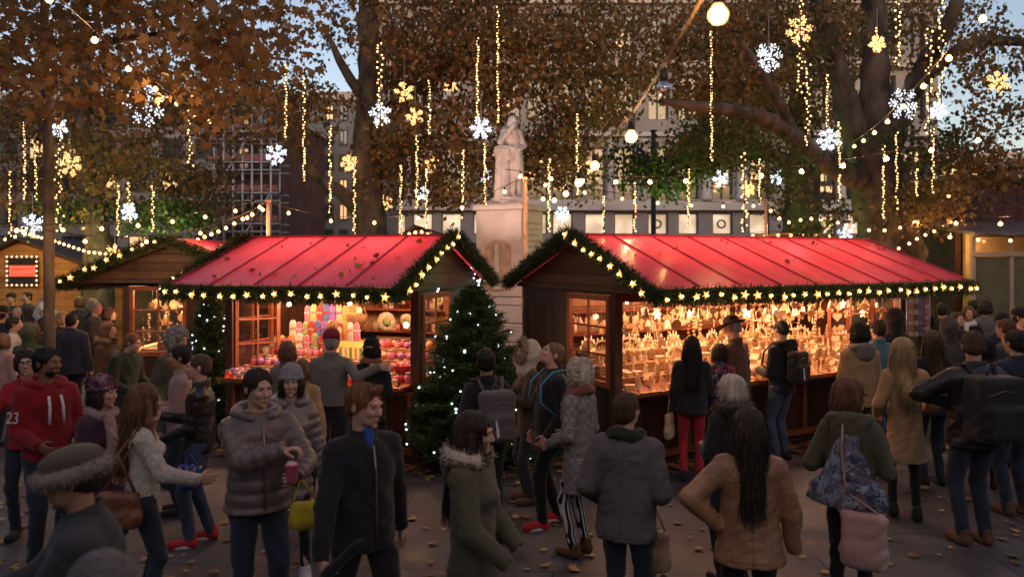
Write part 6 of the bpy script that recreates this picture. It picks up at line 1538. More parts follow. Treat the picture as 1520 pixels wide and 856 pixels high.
# ================================================================== buildings, statue, posts
def stone(name='facade_stone', c=(.27, .24, .25)):
    return mat(name, c, .8, .16, .35, bump=.3, bscale=9)
def shop_mat():
    m = glow('shop_lit', (1, .84, .64), .34, True); ns, lk, b = N(m)
    tc = ns.new('ShaderNodeTexCoord'); n = ns.new('ShaderNodeTexNoise'); n.inputs['Scale'].default_value = .9; n.inputs['Detail'].default_value = 5; lk.new(tc.outputs['Object'], n.inputs[0])
    mr = ns.new('ShaderNodeMapRange'); mr.inputs[1].default_value = .35; mr.inputs[2].default_value = .65; mr.inputs[3].default_value = .12; mr.inputs[4].default_value = .48; lk.new(n.outputs['Fac'], mr.inputs[0]); lk.new(mr.outputs[0], b.inputs['Emission Strength'])
    return m
def big_facade():
    Y = 55; u = Y / FPX
    X = lambda px: (px - 760) * u
    Z = lambda py: CH - (py - HZ) * u
    x0, x1 = X(552), X(1392); H = Z(-60)
    r = thing('stone_building', 'long pale stone building with lit windows across the far side of the square', 'building', ((x0 + x1) / 2, Y, 0)); ox = r.location.x
    st = stone(); lit = glow('window_lit', (1, .66, .32), .55, True); shop = shop_mat(); dk = mat('window_dark', (.03, .035, .045), .15, .2, 3, spec=.8); brz = mat('bronze_frame', (.06, .05, .045), .5, .2)
    rows = []   # (z0,z1,py)
    # window columns by pixel: keeps the rhythm of paired bays
    cols = [572, 612, 655, 702, 742, 782, 820, 868, 912, 962, 1007, 1058, 1113, 1168, 1212, 1256, 1300, 1344]
    ww = 30 * u
    levels = [(348, 316, 'shop'), (298, 218, 'tall'), (178, 112, 'mid'), (84, 20, 'mid'), (-8, -44, 'mid')]
    mb = MB()
    zs = [0]
    for b_, t_, k in levels: zs += [Z(b_), Z(t_)]
    zs.append(H)
    xs = sorted([X(c) for c in cols])
    # piers between windows and spandrels: a real wall with openings
    edges = [x0] + [e for x in xs for e in (x, x + ww)] + [x1]
    for i in range(0, len(edges), 2): mb.bx(edges[i] - ox, edges[i + 1] - ox, 0, .8, 0, H)
    for x in xs:
        for j in range(0, len(zs), 2): mb.bx(x - ox + .002, x + ww - ox - .002, .02, .8, zs[j], zs[j + 1])
    mb.bx(x0 - ox, x1 - ox, .9, 9, 0, H - .5)
    mb.build('wall', st, r)
    mb = MB()
    for py, d, h in ((308, .7, .45), (300, .35, .3), (200, .35, .3), (98, .55, .45), (4, .4, .3), (-62, .8, .6)): mb.bx(x0 - ox - .1, x1 - ox + .1, -d, -.003, Z(py) - h / 2, Z(py) + h / 2)
    mb.build('cornice', stone('cornice_stone', (.46, .41, .40)), r)
    for i in range(0, len(edges) - 1, 2):
        xm = (edges[i] + edges[i + 1]) / 2 - ox
        if edges[i + 1] - edges[i] > .25:
            w = min(.55, (edges[i + 1] - edges[i]) * .36); mb = MB(); mb.lathe([(w * 1.25, Z(298)), (w * 1.25, Z(298) + .3), (w, Z(298) + .4), (w * .86, Z(214)), (w * 1.3, Z(210)), (w * 1.3, Z(208))], 12, (xm, -.15, 0)); mb.build('pilaster', stone('cornice_stone'), r)
    for ci, x in enumerate(xs):
        for b_, t_, k in levels:
            z0, z1 = Z(b_), Z(t_); f = MB(); xx = x - ox; t = .09
            f.bx(xx + .01, xx + t, .25, .4, z0, z1); f.bx(xx + ww - t, xx + ww - .01, .25, .4, z0, z1); f.bx(xx + t, xx + ww - t, .25, .4, z0, z0 + t); f.bx(xx + t, xx + ww - t, .25, .4, z1 - t, z1)
            if k != 'shop': f.bx(xx + ww / 2 - .04, xx + ww / 2 + .04, .26, .39, z0 + t, z1 - t); 
            if k == 'tall':
                for q in (.3, .62): f.bx(xx + t, xx + ww - t, .27, .38, z0 + (z1 - z0) * q - .04, z0 + (z1 - z0) * q + .04)
            w = f.build('window', brz, r)
            on = k == 'shop' or (k == 'tall' and (ci * 7) % 5 != 1) or (k == 'mid' and rng.random() < .45)
            g = MB(); g.bx(xx + t, xx + ww - t, .42, .44, z0 + t, z1 - t); g.build('pane', shop if k == 'shop' else dk, w)
            if on and k != 'shop':
                # lit blinds and lamps behind: bars of warm light in the lower and upper part
                g = MB(); n = 3 if k == 'tall' else 2
                for q in range(n):
                    a = rng.uniform(.05, .75); g.bx(xx + t + .05, xx + ww * rng.uniform(.5, .95) - t, .405, .415, z0 + (z1 - z0) * a + .1, z0 + (z1 - z0) * (a + rng.uniform(.05, .2)))
                g.build('lit_blind', lit, w)
            if k == 'shop' and ci in (9, 11, 14):
                g = MB(); c0 = xx + ww / 2; g.tube([(c0 + .28 * math.cos(a), .40, (z0 + z1) / 2 + .28 * math.sin(a)) for a in [2 * PI * q / 12 for q in range(13)]], .07, 6); g.build('wreath', mat('wreath_green', (.03, .08, .03)), w)
    return r

def block(name, label, px0, px1, ptop, Y, m, wins, gm, depth=10, rows=6, cols=5, lit=.2, sl=None):
    u = Y / FPX; x0, x1 = (px0 - 760) * u, (px1 - 760) * u; H = CH - (ptop - HZ) * u
    r = thing(name, label, 'building', ((x0 + x1) / 2, Y, 0)); w = x1 - x0
    mb = MB(); mb.bx(-w / 2, w / 2, 0, depth, 0, H); mb.build('wall', m, r)
    mb = MB(); mb.bx(-w / 2 - .2, w / 2 + .2, -.3, depth, H + .002, H + .5); mb.build('parapet', stone('cornice_stone', (.46, .41, .40)), r)
    lm = glow('window_lit'  , (1, .66, .32), .55, True); 
    for i in range(cols):
        for j in range(rows):
            a = -w / 2 + w * (i + .18) / cols; b = -w / 2 + w * (i + .82) / cols; z0 = H * (j + .2) / rows; z1 = H * (j + .85) / rows
            f = MB(); t = .08
            f.bx(a, a + t, -.1, -.003, z0, z1); f.bx(b - t, b, -.1, -.003, z0, z1); f.bx(a + t, b - t, -.1, -.003, z0, z0 + t); f.bx(a + t, b - t, -.1, -.003, z1 - t, z1); f.bx((a + b) / 2 - .03, (a + b) / 2 + .03, -.09, -.003, z0 + t, z1 - t)
            wn = f.build('window', wins, r); g = MB(); g.bx(a + t, b - t, -.04, -.005, z0 + t, z1 - t); g.build('pane', lm if rng.random() < lit else gm, wn)
    return r

def scaffold():
    Y = 34; u = Y / FPX; x0, x1 = (318 - 760) * u, (402 - 760) * u; H = CH - (150 - HZ) * u
    block('brick_building', 'dark red brick building wrapped in scaffolding at the left', 322, 404, 160, Y + 2, mat('dark_brick', (.14, .06, .05), .85, .3, 2, bump=.3, bscale=20), mat('bronze_frame', (.06, .05, .045), .5, .2), mat('window_dark', (.03, .035, .045), .15, .2, 3, spec=.8), rows=6, cols=3, lit=.1)
    r = thing('scaffolding', 'grey tube scaffolding with plank decks against the dark brick building', 'scaffolding', (x0, Y, 0)); pm = mat('scaffold_tube', (.42, .40, .44), .45, .2, metal=.5); W = x1 - x0
    mb = MB()
    for i in range(7):
        for y in (0, 1.3): mb.tube([(W * i / 6, y, 0), (W * i / 6, y, H + .8)], .045, 6)
    mb.build('standard', pm, r)
    n = 7
    for j in range(n):
        z = H * (j + 1) / n; mb = MB()
        for y in (-.06, 1.36): mb.tube([(-.4, y, z + .0), (W + .4, y, z)], .04, 6); mb.tube([(-.4, y, z + 1.0), (W + .4, y, z + 1.0)], .035, 6)
        mb.tube([(W * (j % 3) / 3, -.1, z), (W * ((j % 3) + 1) / 3, -.1, z + H / n)], .035, 6)
        mb.build('ledger', pm, r)
        mb = MB(); mb.bx(-.3, W + .3, .05, 1.2, z + .05, z + .1); mb.bx(-.3, W + .3, -.02, .02, z + .1, z + .35); mb.build('plank_deck', mat('deck_board', (.26, .10, .08), .8, .3, 4), r)

def statue():
    Y = 15.0
    st = mat('statue_stone', (.62, .57, .55), .75, .18, 3, bump=.4, bscale=18, tint=(.72, .67, .65))
    ped = mat('pedestal_stone', (.54, .49, .47), .75, .2, 2.2, bump=.35, bscale=14)
    u = Y / FPX; a = R(-27)
    r = thing('stone_pedestal', 'tall pale stone pedestal with a carved niche between the two red roofed stalls', 'pedestal', G(757, Y + .5), a)
    Z = lambda py: CH - (py - HZ) * u
    top = Z(302)
    w = .50
    mb = MB(); mb.bx(-w, w, -w, w, Z(440), top - .12); mb.build('shaft', ped, r, .02)
    mb = MB(); mb.bx(-w - .05, w + .05, -w - .05, w + .05, top - .118, top - .03); mb.bx(-w - .02, w + .02, -w - .02, w + .02, top - .028, top); mb.build('cap', ped, r, .015)
    mb = MB(); mb.bx(-w - .08, w + .08, -w - .08, w + .08, Z(452), Z(441)); mb.bx(-w - .15, w + .15, -w - .15, w + .15, Z(478), Z(453)); mb.bx(-w - .22, w + .22, -w - .22, w + .22, Z(505), Z(479)); mb.bx(-w - .35, w + .35, -w - .35, w + .35, 0, Z(506)); mb.build('base_moulding', ped, r, .02)
    pts = [(-.28, Z(430)), (.28, Z(430)), (.28, Z(372))] + [(.28 * math.cos(t), Z(372) + .22 * math.sin(t)) for t in [PI * k / 10 for k in range(1, 10)]] + [(-.28, Z(372))]
    mb = MB(); mb.prism(pts, .03, c=(0, -w - .016, 0)); mb.build('niche_panel', mat('niche_stone', (.42, .31, .24), .8, .25, 5, bump=.3, bscale=20), r)
    mb = MB(); mb.prism([(-.09, Z(430)), (.09, Z(430)), (.05, Z(398)), (.035, Z(362)), (-.035, Z(362)), (-.05, Z(398))], .06, c=(0, -w - .055, 0)); mb.build('relief', ped, r, .01)
    mb = MB()
    for k in range(9): mb.bx(w + .002, w + .012, -.36 + .02 * (k % 3), .36 - .05 * ((k * 7) % 3), Z(330 + k * 9) - .012, Z(330 + k * 9) + .012)
    mb.build('carved_lines', mat('niche_stone'), r)
    # figure: standing, weight on one leg, leaning on a pile of books, hand to chin
    f = thing('statue', 'white stone statue of a robed man leaning on books, hand to his chin', 'statue', r.location + Vector((0, 0, top)), R(28))
    F = Field((-.5, -.45, -.02), (.5, .45, 1.95), .0135)
    F.box((0, 0, .04), (.34, .3, .045), .01, .005); F.box((0, 0, .12), (.30, .26, .035), .01, .005)
    z = .15; s = .93
    def p(x, y, q): return Vector((x * s, y * s, z + q * s))
    # column of books on his right (screen left)
    F.cone(p(-.2, -.02, 0), p(-.19, -.02, .86), .17, .14, .03, sc=(1, .9, 1))
    for k in range(4): F.box(p(-.2 + .015 * (k % 2), -.03, .90 + k * .055), (.17 - .012 * k, .12, .022), .006, .004)
    # legs, robe
    F.cone(p(.02, -.06, .05), p(.04, -.1, .5), .055, .07, .02); F.cone(p(.04, -.1, .5), p(.07, -.02, .92), .075, .11, .02)
    F.cone(p(.2, -.02, .05), p(.17, -.02, .5), .055, .07, .02); F.cone(p(.17, -.02, .5), p(.13, 0, .92), .075, .11, .02)
    F.cone(p(.02, -.06, .03), p(-.01, -.2, .03), .04, .035, .01); F.cone(p(.2, -.02, .03), p(.22, -.17, .03), .04, .035, .01)
    F.ell(p(.08, 0, 1.02), (.17, .12, .17), .03); F.ell(p(.05, 0, 1.28), (.18, .125, .2), .04); F.cone(p(-.1, 0, 1.42), p(.2, 0, 1.41), .07, .07, .05)
    F.cone(p(.2, .08, 1.42), p(.24, .1, .12), .10, .17, .05, sc=(1, .6, 1)); F.cone(p(.0, .14, 1.4), p(.05, .16, .1), .15, .22, .05, sc=(1, .5, 1))
    F.cone(p(-.14, .0, 1.4), p(-.28, -.1, 1.16), .065, .055, .02); F.cone(p(-.28, -.1, 1.16), p(.0, -.17, 1.52), .052, .04, .02); F.ell(p(.02, -.16, 1.55), (.035, .03, .05), .01)
    F.cone(p(.22, .0, 1.4), p(.3, -.06, 1.12), .065, .055, .02); F.cone(p(.3, -.06, 1.12), p(.1, -.2, 1.0), .055, .04, .02); F.ell(p(.05, -.2, .98), (.045, .03, .035), .01)
    F.box(p(-.02, -.17, .93), (.12, .01, .14), .006, .004); F.cone(p(.1, -.14, .95), p(.12, -.13, .5), .06, .1, .03)
    M = Matrix.Translation(p(.045, -.045, 1.635)) @ Matrix.Rotation(R(-8), 4, 'Z') @ Matrix.Rotation(R(10), 4, 'X')
    F.ell((0, .018, .035), (.08, .1, .088), .02, M); F.ell((0, -.025, -.022), (.063, .076, .09), .02, M); F.ell((0, -.05, -.09), (.045, .05, .04), .02, M)
    F.cone((0, -.092, .018), (0, -.115, -.02), .01, .014, .009, M); F.cone((-.034, -.086, .031), (.034, -.086, .031), .012, .012, .012, M)
    for q in (-1, 1): F.ell((q * .031, -.103, .012), (.017, .013, .011), .008, M, '-'); F.ell((q * .075, .03, -.04), (.03, .06, .075), .03, M)
    F.cone((0, .018, -.06), (0, .05, -.17), .06, .075, .03, M)
    V, Q = F.mesh(); V = wobble(V, .006, 34, 2, (1, 1, .35)); V = wobble(V, .004, 70, 5, (1, 1, .3))
    bulk('figure', V, Q, st, f)

def pole(name, label, px, ptop, Y, rad, m, cat='post', ball=False, base=0):
    b = G(px, Y); top = P(px, ptop, Y).z
    r = thing(name, label, cat, b); mb = MB(); mb.lathe([(rad * 1.6, base), (rad * 1.6, base + .1), (rad, base + .13), (rad * .85, top)], 12); mb.build('shaft', m, r)
    mb = MB(); mb.lathe([(rad * 1.3, top + .001), (rad * 1.5, top + .03), (rad * .6, top + .06)], 12); mb.build('cap', m, r)
    return r

def gable_hut(label, px0, px1, papex, peave, Y, depth, m, roofm, sign=False, pax=None, group=None):
    u = Y / FPX; X = lambda px: (px - 760) * u; Z = lambda py: CH - (py - HZ) * u
    x0, x1, xa = X(px0), X(px1), X(pax if pax is not None else (px0 + px1) / 2)
    r = thing('wooden_hut', label, 'hut', ((x0 + x1) / 2, Y, 0), 0, group); o = r.location.x
    za, ze = Z(papex), Z(peave)
    mb = MB(); mb.prism([(x0 - o, 0), (x1 - o, 0), (x1 - o, ze), (xa - o, za), (x0 - o, ze)], .08); mb.build('front_wall', m, r)
    mb = MB()
    for x in (x0 - o + .04, x1 - o - .04): mb.bx(x - .04, x + .04, .042, depth, 0, ze - .05)
    mb.bx(x0 - o, x1 - o, depth, depth + .08, 0, ze - .05); mb.build('side_wall', m, r)
    for xa_, xb_ in ((x0 - o - .25, xa - o), (x1 - o + .25, xa - o)):
        dz = (za - ze) * .25 / max(.1, abs(x0 - xa)); mb = MB(); n = Vector((0, 0, 1))
        a = (xa_, -.35, ze - dz + .04); b = (xb_, -.35, za + .04); c = (xb_, depth, za + .04); d = (xa_, depth, ze - dz + .04)
        i = [mb.pt(q) for q in (a, b, c, d)] + [mb.pt(Vector(q) + Vector((0, 0, .05))) for q in (a, b, c, d)]
        for q in ((0, 1, 2, 3), (7, 6, 5, 4), (0, 4, 5, 1), (1, 5, 6, 2), (2, 6, 7, 3), (3, 7, 4, 0)): mb.face([i[k] for k in q])
        mb.build('roof', roofm, r)
    return r
SKY_S = .15
# ================================================================== assembly
build_near(); build_mid(); build_far()
ground()

# ---- stalls
A = stall('long stall with a pink red roof and wooden ornaments on the right side', (1.21, 9.13, 0), R(29), 5.4)
Bs = stall('shorter stall with a pink red roof and bright gifts left of the statue', (-1.15 - 2.8 * .951, 9.52 + 2.8 * .309, 0), R(-18), 2.8)
Cs = stall('dark stall at the left behind the gift stall, its plank gable facing the camera', (-6.15, 12.3 + 2.6, 0), R(-90), 2.6, dep=2.6)
STN.update({A.name: 'right stall', Bs.name: 'left red roofed stall', Cs.name: 'dark stall at the left'})
bpy.context.view_layer.update()
# open glazed shutter leaf beside the left stall's counter
def shutter(st, label, x, y, rot):
    M = st.matrix_basis; fr = mat('red_brown_timber'); r = thing('window_shutter', label, 'shutter', M @ Vector((x, y, 1.0)), st.rotation_euler.z + rot, 'glazed shutters of the stalls')
    mb = MB()
    for a, b, c, d in ((0, .05, 0, 1.08), (.6, .65, 0, 1.08), (.051, .599, 0, .06), (.051, .599, 1.02, 1.08)): mb.bx(a, b, -.018, .018, c, d)
    mb.build('frame', fr, r, .003); mb = MB()
    for a, b, c, d in ((.313, .337, .061, 1.019), (.051, .312, .37, .39), (.338, .599, .37, .39), (.051, .312, .70, .72), (.338, .599, .70, .72)): mb.bx(a, b, -.012, .012, c, d)
    mb.build('glazing_bar', fr, r, .002); mb = MB(); mb.bx(.051, .599, -.002, .002, .061, 1.019); mb.build('pane', glass(), r)
shutter(Bs, 'red brown glazed shutter standing open at the left end of the gift stall counter', .10, .02, R(62))
shutter(A, 'red brown glazed shutter standing open at the far right end of the long stall', 4.75, .02, R(118))
stall_lights(A, 5.4, 12, (.9, 2.1, 3.3, 4.5)); stall_lights(Bs, 2.8, 12, (.75, 2.05)); stall_lights(Cs, 2.6, 17, (1.9,))
hp = right_goods(A, 5.4); left_goods(Bs, 2.8); dark_stall_goods(Cs, 2.6, hp)

def on(st, x, y, dz=0): return st.matrix_basis @ Vector((x, y, roof_z(y) + dz))
def stall_garlands(st, L, ends, nm, dep=DEP):
    e = -EF - .05
    fwd = (st.matrix_basis.to_3x3() @ Vector((0, -1, 0)))
    garland('fir garland with glowing stars along the front eave of the %s' % nm, [on(st, -.2, e, -.07), on(st, L * .33, e, -.085), on(st, L * .66, e, -.08), on(st, L + .2, e, -.07)], side=fwd)
    for x, w in ends:
        sd = st.matrix_basis.to_3x3() @ Vector((-1 if x < 1 else 1, 0, 0)); yb = dep + EB
        if 'f' in w: garland('starry fir garland up the front slope of the %s gable, %s' % ('left' if x < 1 else 'right', nm), [on(st, x, e, -.07), on(st, x, -.1, .0), on(st, x, RP, .03)], side=sd)
        if 'b' in w: garland('plain fir garland down the back slope of the %s gable, %s' % ('left' if x < 1 else 'right', nm), [on(st, x, RP + .03, .03), on(st, x, 1.5, .0), on(st, x, yb, -.04)], stars=False, side=sd)
stall_garlands(A, 5.4, ((-.19, 'fb'),), 'long right stall')
stall_garlands(Bs, 2.8, ((2.99, 'fb'), (-.19, 'f')), 'gift stall')
stall_garlands(Cs, 2.6, ((2.79, 'fb'),), 'dark stall')

# cascade of white fairy lights over the right gable of the left stall
r = thing('fairy_light_cascade', 'icy white fairy lights trailing from the gable of the gift stall', 'fairy lights', on(Bs, 2.95, .9)); o = r.location
mb = MB(); fr_ = glow('fairy_white', (.62, .85, 1), 3.2, True)
for t0, t1, n in ((P(640, 392, 10.3), P(650, 440, 9.9), 8), (P(700, 395, 11.2), P(722, 440, 11.3), 12), (P(652, 372, 10.1), P(660, 350, 10.2), 3), (P(690, 435, 10.9), P(698, 470, 10.8), 9), (P(707, 420, 11.1), P(700, 480, 10.8), 12)):
    wire = MB(); wire.tube([t0 - o, t1 - o], .0025, 4); wire.build('wire', mat('green_wire', (.02, .05, .02)), r)
    for k in range(n):
        q = MB(); q.ball(t0 + (t1 - t0) * (k / n) - o + Vector((rng.uniform(-.05, .05), rng.uniform(-.03, .03), rng.uniform(-.03, .03))), .012, 8, 6); q.build('fairy_light', fr_, r)

# ---- Christmas trees, statue
fir('large bushy Christmas tree with icy white lights in front of the pedestal', G(703, 9.6), 2.2, .88, 340, 98, 4)
fir('small dark Christmas tree with blue white lights left of the gift stall', G(312, 10.9), 2.0, .55, 150, 70, 9)
statue()

# ---- the hut with the red sign, huts beyond
warm = wood('honey_planks', (.55, .27, .09), .16, horizontal=True, var=.2); rdark = mat('dark_shingle', (.05, .035, .03), .8, .3, 6, bump=.5, bscale=20)
gable_hut('honey coloured plank hut with a red sign at the far left', -90, 190, 358, 414, 20, 4, warm, rdark, pax=35, group='plank huts beyond the stalls')
s = thing('sign', 'black framed sign with two blurred lines of red lettering on the plank hut', 'sign', P(34, 402, 19.85)); mb = MB(); u = 19.85 / FPX
mb.bx(-22 * u, 22 * u, -.02, .05, -21 * u, 21 * u); mb.build('board', mat('sign_black', (.02, .015, .014), .6), s, .01)
mb = MB(); mb.bx(-19 * u, 19 * u, -.032, -.021, -8 * u, 8 * u); mb.build('red_panel', glow('sign_red', (1, .12, .07), .75, True), s)
mb = MB()
for row in (4.2, -3.8):
    x = -16
    while x < 15:
        w_ = rng.uniform(1.2, 2.4); mb.bx(x * u, (x + w_) * u, -.036, -.033, (row - 2.0 - rng.uniform(0, .8)) * u, (row - 1.6 + rng.uniform(0, 1.2)) * u); x += w_ + rng.uniform(.7, 1.6)
mb.build('lettering', mat('sign_letter', (.18, .01, .01), .6), s)
for k in range(24):
    a = k / 24 * 4; sd = int(a); f = a - sd; x, z = ((-22 + 44 * f, 21), (22, 21 - 42 * f), (22 - 44 * f, -21), (-22, -21 + 42 * f))[sd]
    mb = MB(); mb.ball((x * u, -.05, z * u), .028, 8, 6); mb.build('bulb', glow('sign_bulb', (1, .7, .45), .9, True), s)
lamp('sign_flood', '', P(30, 345, 18.2), 60, (1, .55, .2), typ='POINT', r=.1)
lamp('sign_flood', '', P(130, 350, 17.6), 28, (1, .55, .2), typ='POINT', r=.1)
f_ = thing('flood_lamp', 'small flood lamp on an arm lighting the plank hut', 'lamp', P(30, 344, 18.2)); mb = MB(); mb.box((0, 0, .06), (.2, .12, .06)); mb.build('housing', mat('metal_grey', (.3, .3, .3), .4, .1, metal=.8), f_)
gable_hut('small plank hut roof edged with bulbs seen over the right stall', 1108, 1238, 350, 356, 21, 3, warm, mat('orange_roof', (.5, .2, .06), .6), group='plank huts beyond the stalls')
gable_hut('low hut with an arched string of bulbs behind the gift stall', 568, 752, 340, 375, 17.5, 3, wood('dark_planks', (.13, .06, .03), .16, horizontal=True), rdark, pax=618, group='plank huts beyond the stalls')
r = thing('red_counter_box', 'red cloth covered table in front of the plank hut', 'table', G(100, 17.5)); mb = MB(); mb.bx(-.9, .9, -.4, .4, 0, .78); mb.build('table_skirt', mat('red_cloth', (.5, .03, .03), .8, .2, bump=.3), r, .02); mb = MB(); mb.bx(-.95, .95, -.45, .45, .782, .82); mb.build('table_top', mat('red_cloth'), r, .01)

# ---- right hand side: dark red cabin and glazed pavilion
Yc = 17.0; u = Yc / FPX
rc = thing('dark_red_cabin', 'tall dark red boarded cabin at the right edge', 'cabin', G(1490, Yc)); x0 = (1418 - 1490) * u; mb = MB(); mb.bx(x0, 4, 0, 2.2, 0, CH - (272 - HZ) * u); mb.build('wall', wood('dark_red_boards', (.11, .028, .028), .3, rough=.6), rc)
mb = MB(); mb.bx(x0 - .1, 4.1, -.12, 2.3, CH - (272 - HZ) * u + .002, CH - (268 - HZ) * u + .05); mb.build('roof', rdark, rc); mb = MB(); mb.beam((x0 + .05, -.08, CH - (276 - HZ) * u), (x0 + .7, -2.2, CH - (335 - HZ) * u), .05); mb.build('brace', mat('dark_timber'), rc)
Yp = 14.6; u = Yp / FPX; rp = thing('glazed_pavilion', 'pale framed glass pavilion lit warmly inside at the right edge', 'pavilion', G(1444, Yp)); Z = lambda py: CH - (py - HZ) * u
pf = mat('pale_frame', (.34, .27, .23), .5, .1); W_ = 3.6
mb = MB()
for x in (0, .72, 1.44, 2.16, 2.88, 3.6): mb.bx(x - .035, x + .035, -.035, .035, 0, Z(350))
mb.build('frame_post', pf, rp, .004); mb = MB(); mb.bx(-.04, W_, -.06, -.037, Z(380), Z(374)); mb.bx(-.04, W_, -.06, -.037, Z(352), Z(343)); mb.build('frame_rail', pf, rp, .004)
mb = MB(); i = [mb.pt(p) for p in ((-.15, -.3, Z(350)), (W_, -.3, Z(350)), (W_, 3, Z(318)), (-.15, 3, Z(318)), (-.15, -.3, Z(345)), (W_, -.3, Z(345)), (W_, 3, Z(313)), (-.15, 3, Z(313)))]
for q in ((0, 3, 2, 1), (4, 5, 6, 7), (0, 1, 5, 4), (1, 2, 6, 5), (2, 3, 7, 6), (3, 0, 4, 7)): mb.face([i[k] for k in q])
mb.build('canopy_roof', mat('canopy_grey', (.13, .10, .095), .6), rp)
for k in range(5):
    mb = MB(); mb.bx(k * .72 + .037, (k + 1) * .72 - .037, -.004, .004, Z(373), Z(353)); mb.build('pane', glass(), rp)
    mb = MB(); mb.bx(k * .72 + .037, (k + 1) * .72 - .037, -.012, .012, 0, Z(381)); mb.build('lower_panel', mat('olive_panel', (.10, .10, .055), .6, .3, 3), rp)
mb = MB(); mb.bx(1.15, W_, 2.2, 2.3, 0, Z(330)); mb.build('back_wall', mat('warm_plaster', (.55, .38, .2), .7, .3, 2), rp)
lamp('pavilion_light', '', rp.location + Vector((1.0, 1.5, Z(352) - .1)), 22, (1, .6, .25), typ='POINT', r=.1)
# postcard rack at the end of the right stall
r = thing('postcard_rack', 'wire rack of postcards hanging at the end of the right stall', 'rack', P(1363, 500, 12.2)); u = 12.2 / FPX; mb = MB()
for k in range(9): mb.tube([(-17 * u, 0, (68 - 8 * k) * u), (17 * u, 0, (68 - 8 * k) * u)], .006, 5)
for x in (-17, 17): mb.tube([(x * u, 0, -12.2 * 0 - .5), (x * u, 0, 72 * u)], .01, 6)
mb.build('wire_frame', mat('metal_grey'), r)
pc = [(.3, .1, .14), (.1, .11, .2), (.28, .22, .2), (.3, .26, .24), (.16, .06, .16), (.06, .06, .08)]
for k in range(8):
    for j in range(4): mb = MB(); x = (-15 + 8 * j) * u; z = (62 - 8.2 * k) * u; mb.box((x + .035, -.02, z), (.068, .004, .075)); mb.build('postcard', mat('card_%d' % ((k * 3 + j * 5) % 6), pc[(k * 3 + j * 5) % 6], .5), r)

# ---- far buildings
big_facade(); scaffold()
gl = mat('window_dark'); block('glass_office', 'grey office block with dark window bands left of the central tree', 396, 562, 150, 47, mat('grey_cladding', (.15, .15, .17), .6, .15, 2), mat('bronze_frame'), mat('green_glass', (.03, .06, .065), .1, .2, 1, spec=.9), rows=8, cols=8, lit=.08)
block('grey_terrace', 'grey terrace of buildings behind the left trees', -260, 330, 150, 52, mat('grey_render', (.22, .21, .24), .8, .2, .5), mat('bronze_frame'), gl, rows=6, cols=12, lit=.12)
block('distant_block', 'distant pale block at the right edge behind the dark red cabin', 1385, 1760, 236, 62, mat('pale_render', (.34, .34, .38), .8, .2, .5), mat('bronze_frame'), gl, rows=5, cols=8, lit=.25)

mb_ = mat('square_brick', (.09, .065, .06), .85, .2, 2)  # unseen terraces added to cut the low sky light on the foreground
for nm_, lb_, b_ in (('sky_block_terrace', 'unseen brick terrace added behind the camera, blocking low sky light', (-45, 45, -38, -28, 0, 14)), ('sky_block_terrace', 'unseen brick terrace added on the left side, blocking low sky light', (-42, -32, -25, 40, 0, 15)), ('sky_block_terrace', 'unseen brick terrace added on the right side, blocking low sky light', (34, 44, -25, 36, 0, 12))):
    r = thing(nm_, lb_, 'building', ((b_[0] + b_[1]) / 2, (b_[2] + b_[3]) / 2, 0), 0, 'unseen terraces added around the square'); hx, hy = (b_[1] - b_[0]) / 2, (b_[3] - b_[2]) / 2
    mb = MB(); mb.bx(-hx, hx, -hy, hy, 0, b_[5]); mb.build('wall', mb_, r); mb = MB(); mb.bx(-hx - .4, hx + .4, -hy - .4, hy + .4, b_[5] + .002, b_[5] + .6); mb.build('parapet', stone('cornice_stone', (.46, .41, .40)), r)
# ---- posts
cop = mat('copper_post', (.50, .28, .19), .5, .2, 5); 
pole('light_post', 'slim pale wooden post beside the statue carrying the light strings', 780, 268, 11.9, .032, cop)
pole('light_post', 'slim wooden post rising behind the left end of the gift stall', 398, 300, 12.4, .035, cop)
pole('light_post', 'slim wooden post rising behind the right stall, left of the far hut', 1137, 300, 14.5, .03, cop)
pole('lamp_column', 'tall black lamp column in front of the stone building', 970, 195, 30, .11, mat('cast_iron', (.02, .02, .022), .5, .1), 'lamp post')
r = thing('street_lamp', 'curved white lit lamp post left of the dark red cabin', 'street lamp', G(1386, 24)); u = 24 / FPX; Z = lambda py: CH - (py - HZ) * u
mb = MB(); mb.lathe([(.12, 0), (.12, .2), (.07, .25), (.06, Z(352))], 10); mb.build('shaft', mat('metal_grey'), r)
mb = MB(); mb.tube([(0, 0, Z(352)), (-.02, 0, Z(320)), (.08, 0, Z(303)), (.35, 0, Z(292))], [.06, .06, .05, .03], 10); mb.build('curved_tube', glow('lamp_tube', (.72, .85, 1), 1.6, True), r)

# ---- festoons
def cab(L): return [P(*q) for q in L]
PT = P(780, 262, 11.9); PL = P(398, 300, 12.4); PR = P(1137, 300, 14.5)
near = cab([(1120, -120, 1.7), (1044, -5, 2.2), (985, 97, 2.84), (937, 172, 3.46), (883, 222, 4.6), (860, 250, 5.4), (846, 268, 6.4), (832, 282, 7.6), (816, 289, 9.2), (798, 280, 10.6)]) + [PT]
festoon('near string of large bulbs from the top edge down to the post by the statue', near, bulbs=cab([(1066, -22, 2.12), (985, 98, 2.84), (937, 176, 3.46), (883, 226, 4.6), (859, 254, 5.3), (840, 274, 6.8), (823, 286, 8.2), (806, 286, 10)]), dead=(1,), strength=7, rb=0.026, wire=.0045, power=(5, 5))
festoon('string of bulbs sagging from the pale post towards the far right lamp', [PT] + sag(P(790, 262, 12), P(1140, 298, 14.5), .15)[1:] , spacing=.75, strength=7, power=(3, 8))
festoon('widely spaced bulbs strung from the pale post over the gift stall to its left post', sag(PT, PL, .42), spacing=.62, strength=7, power=(5, 9))
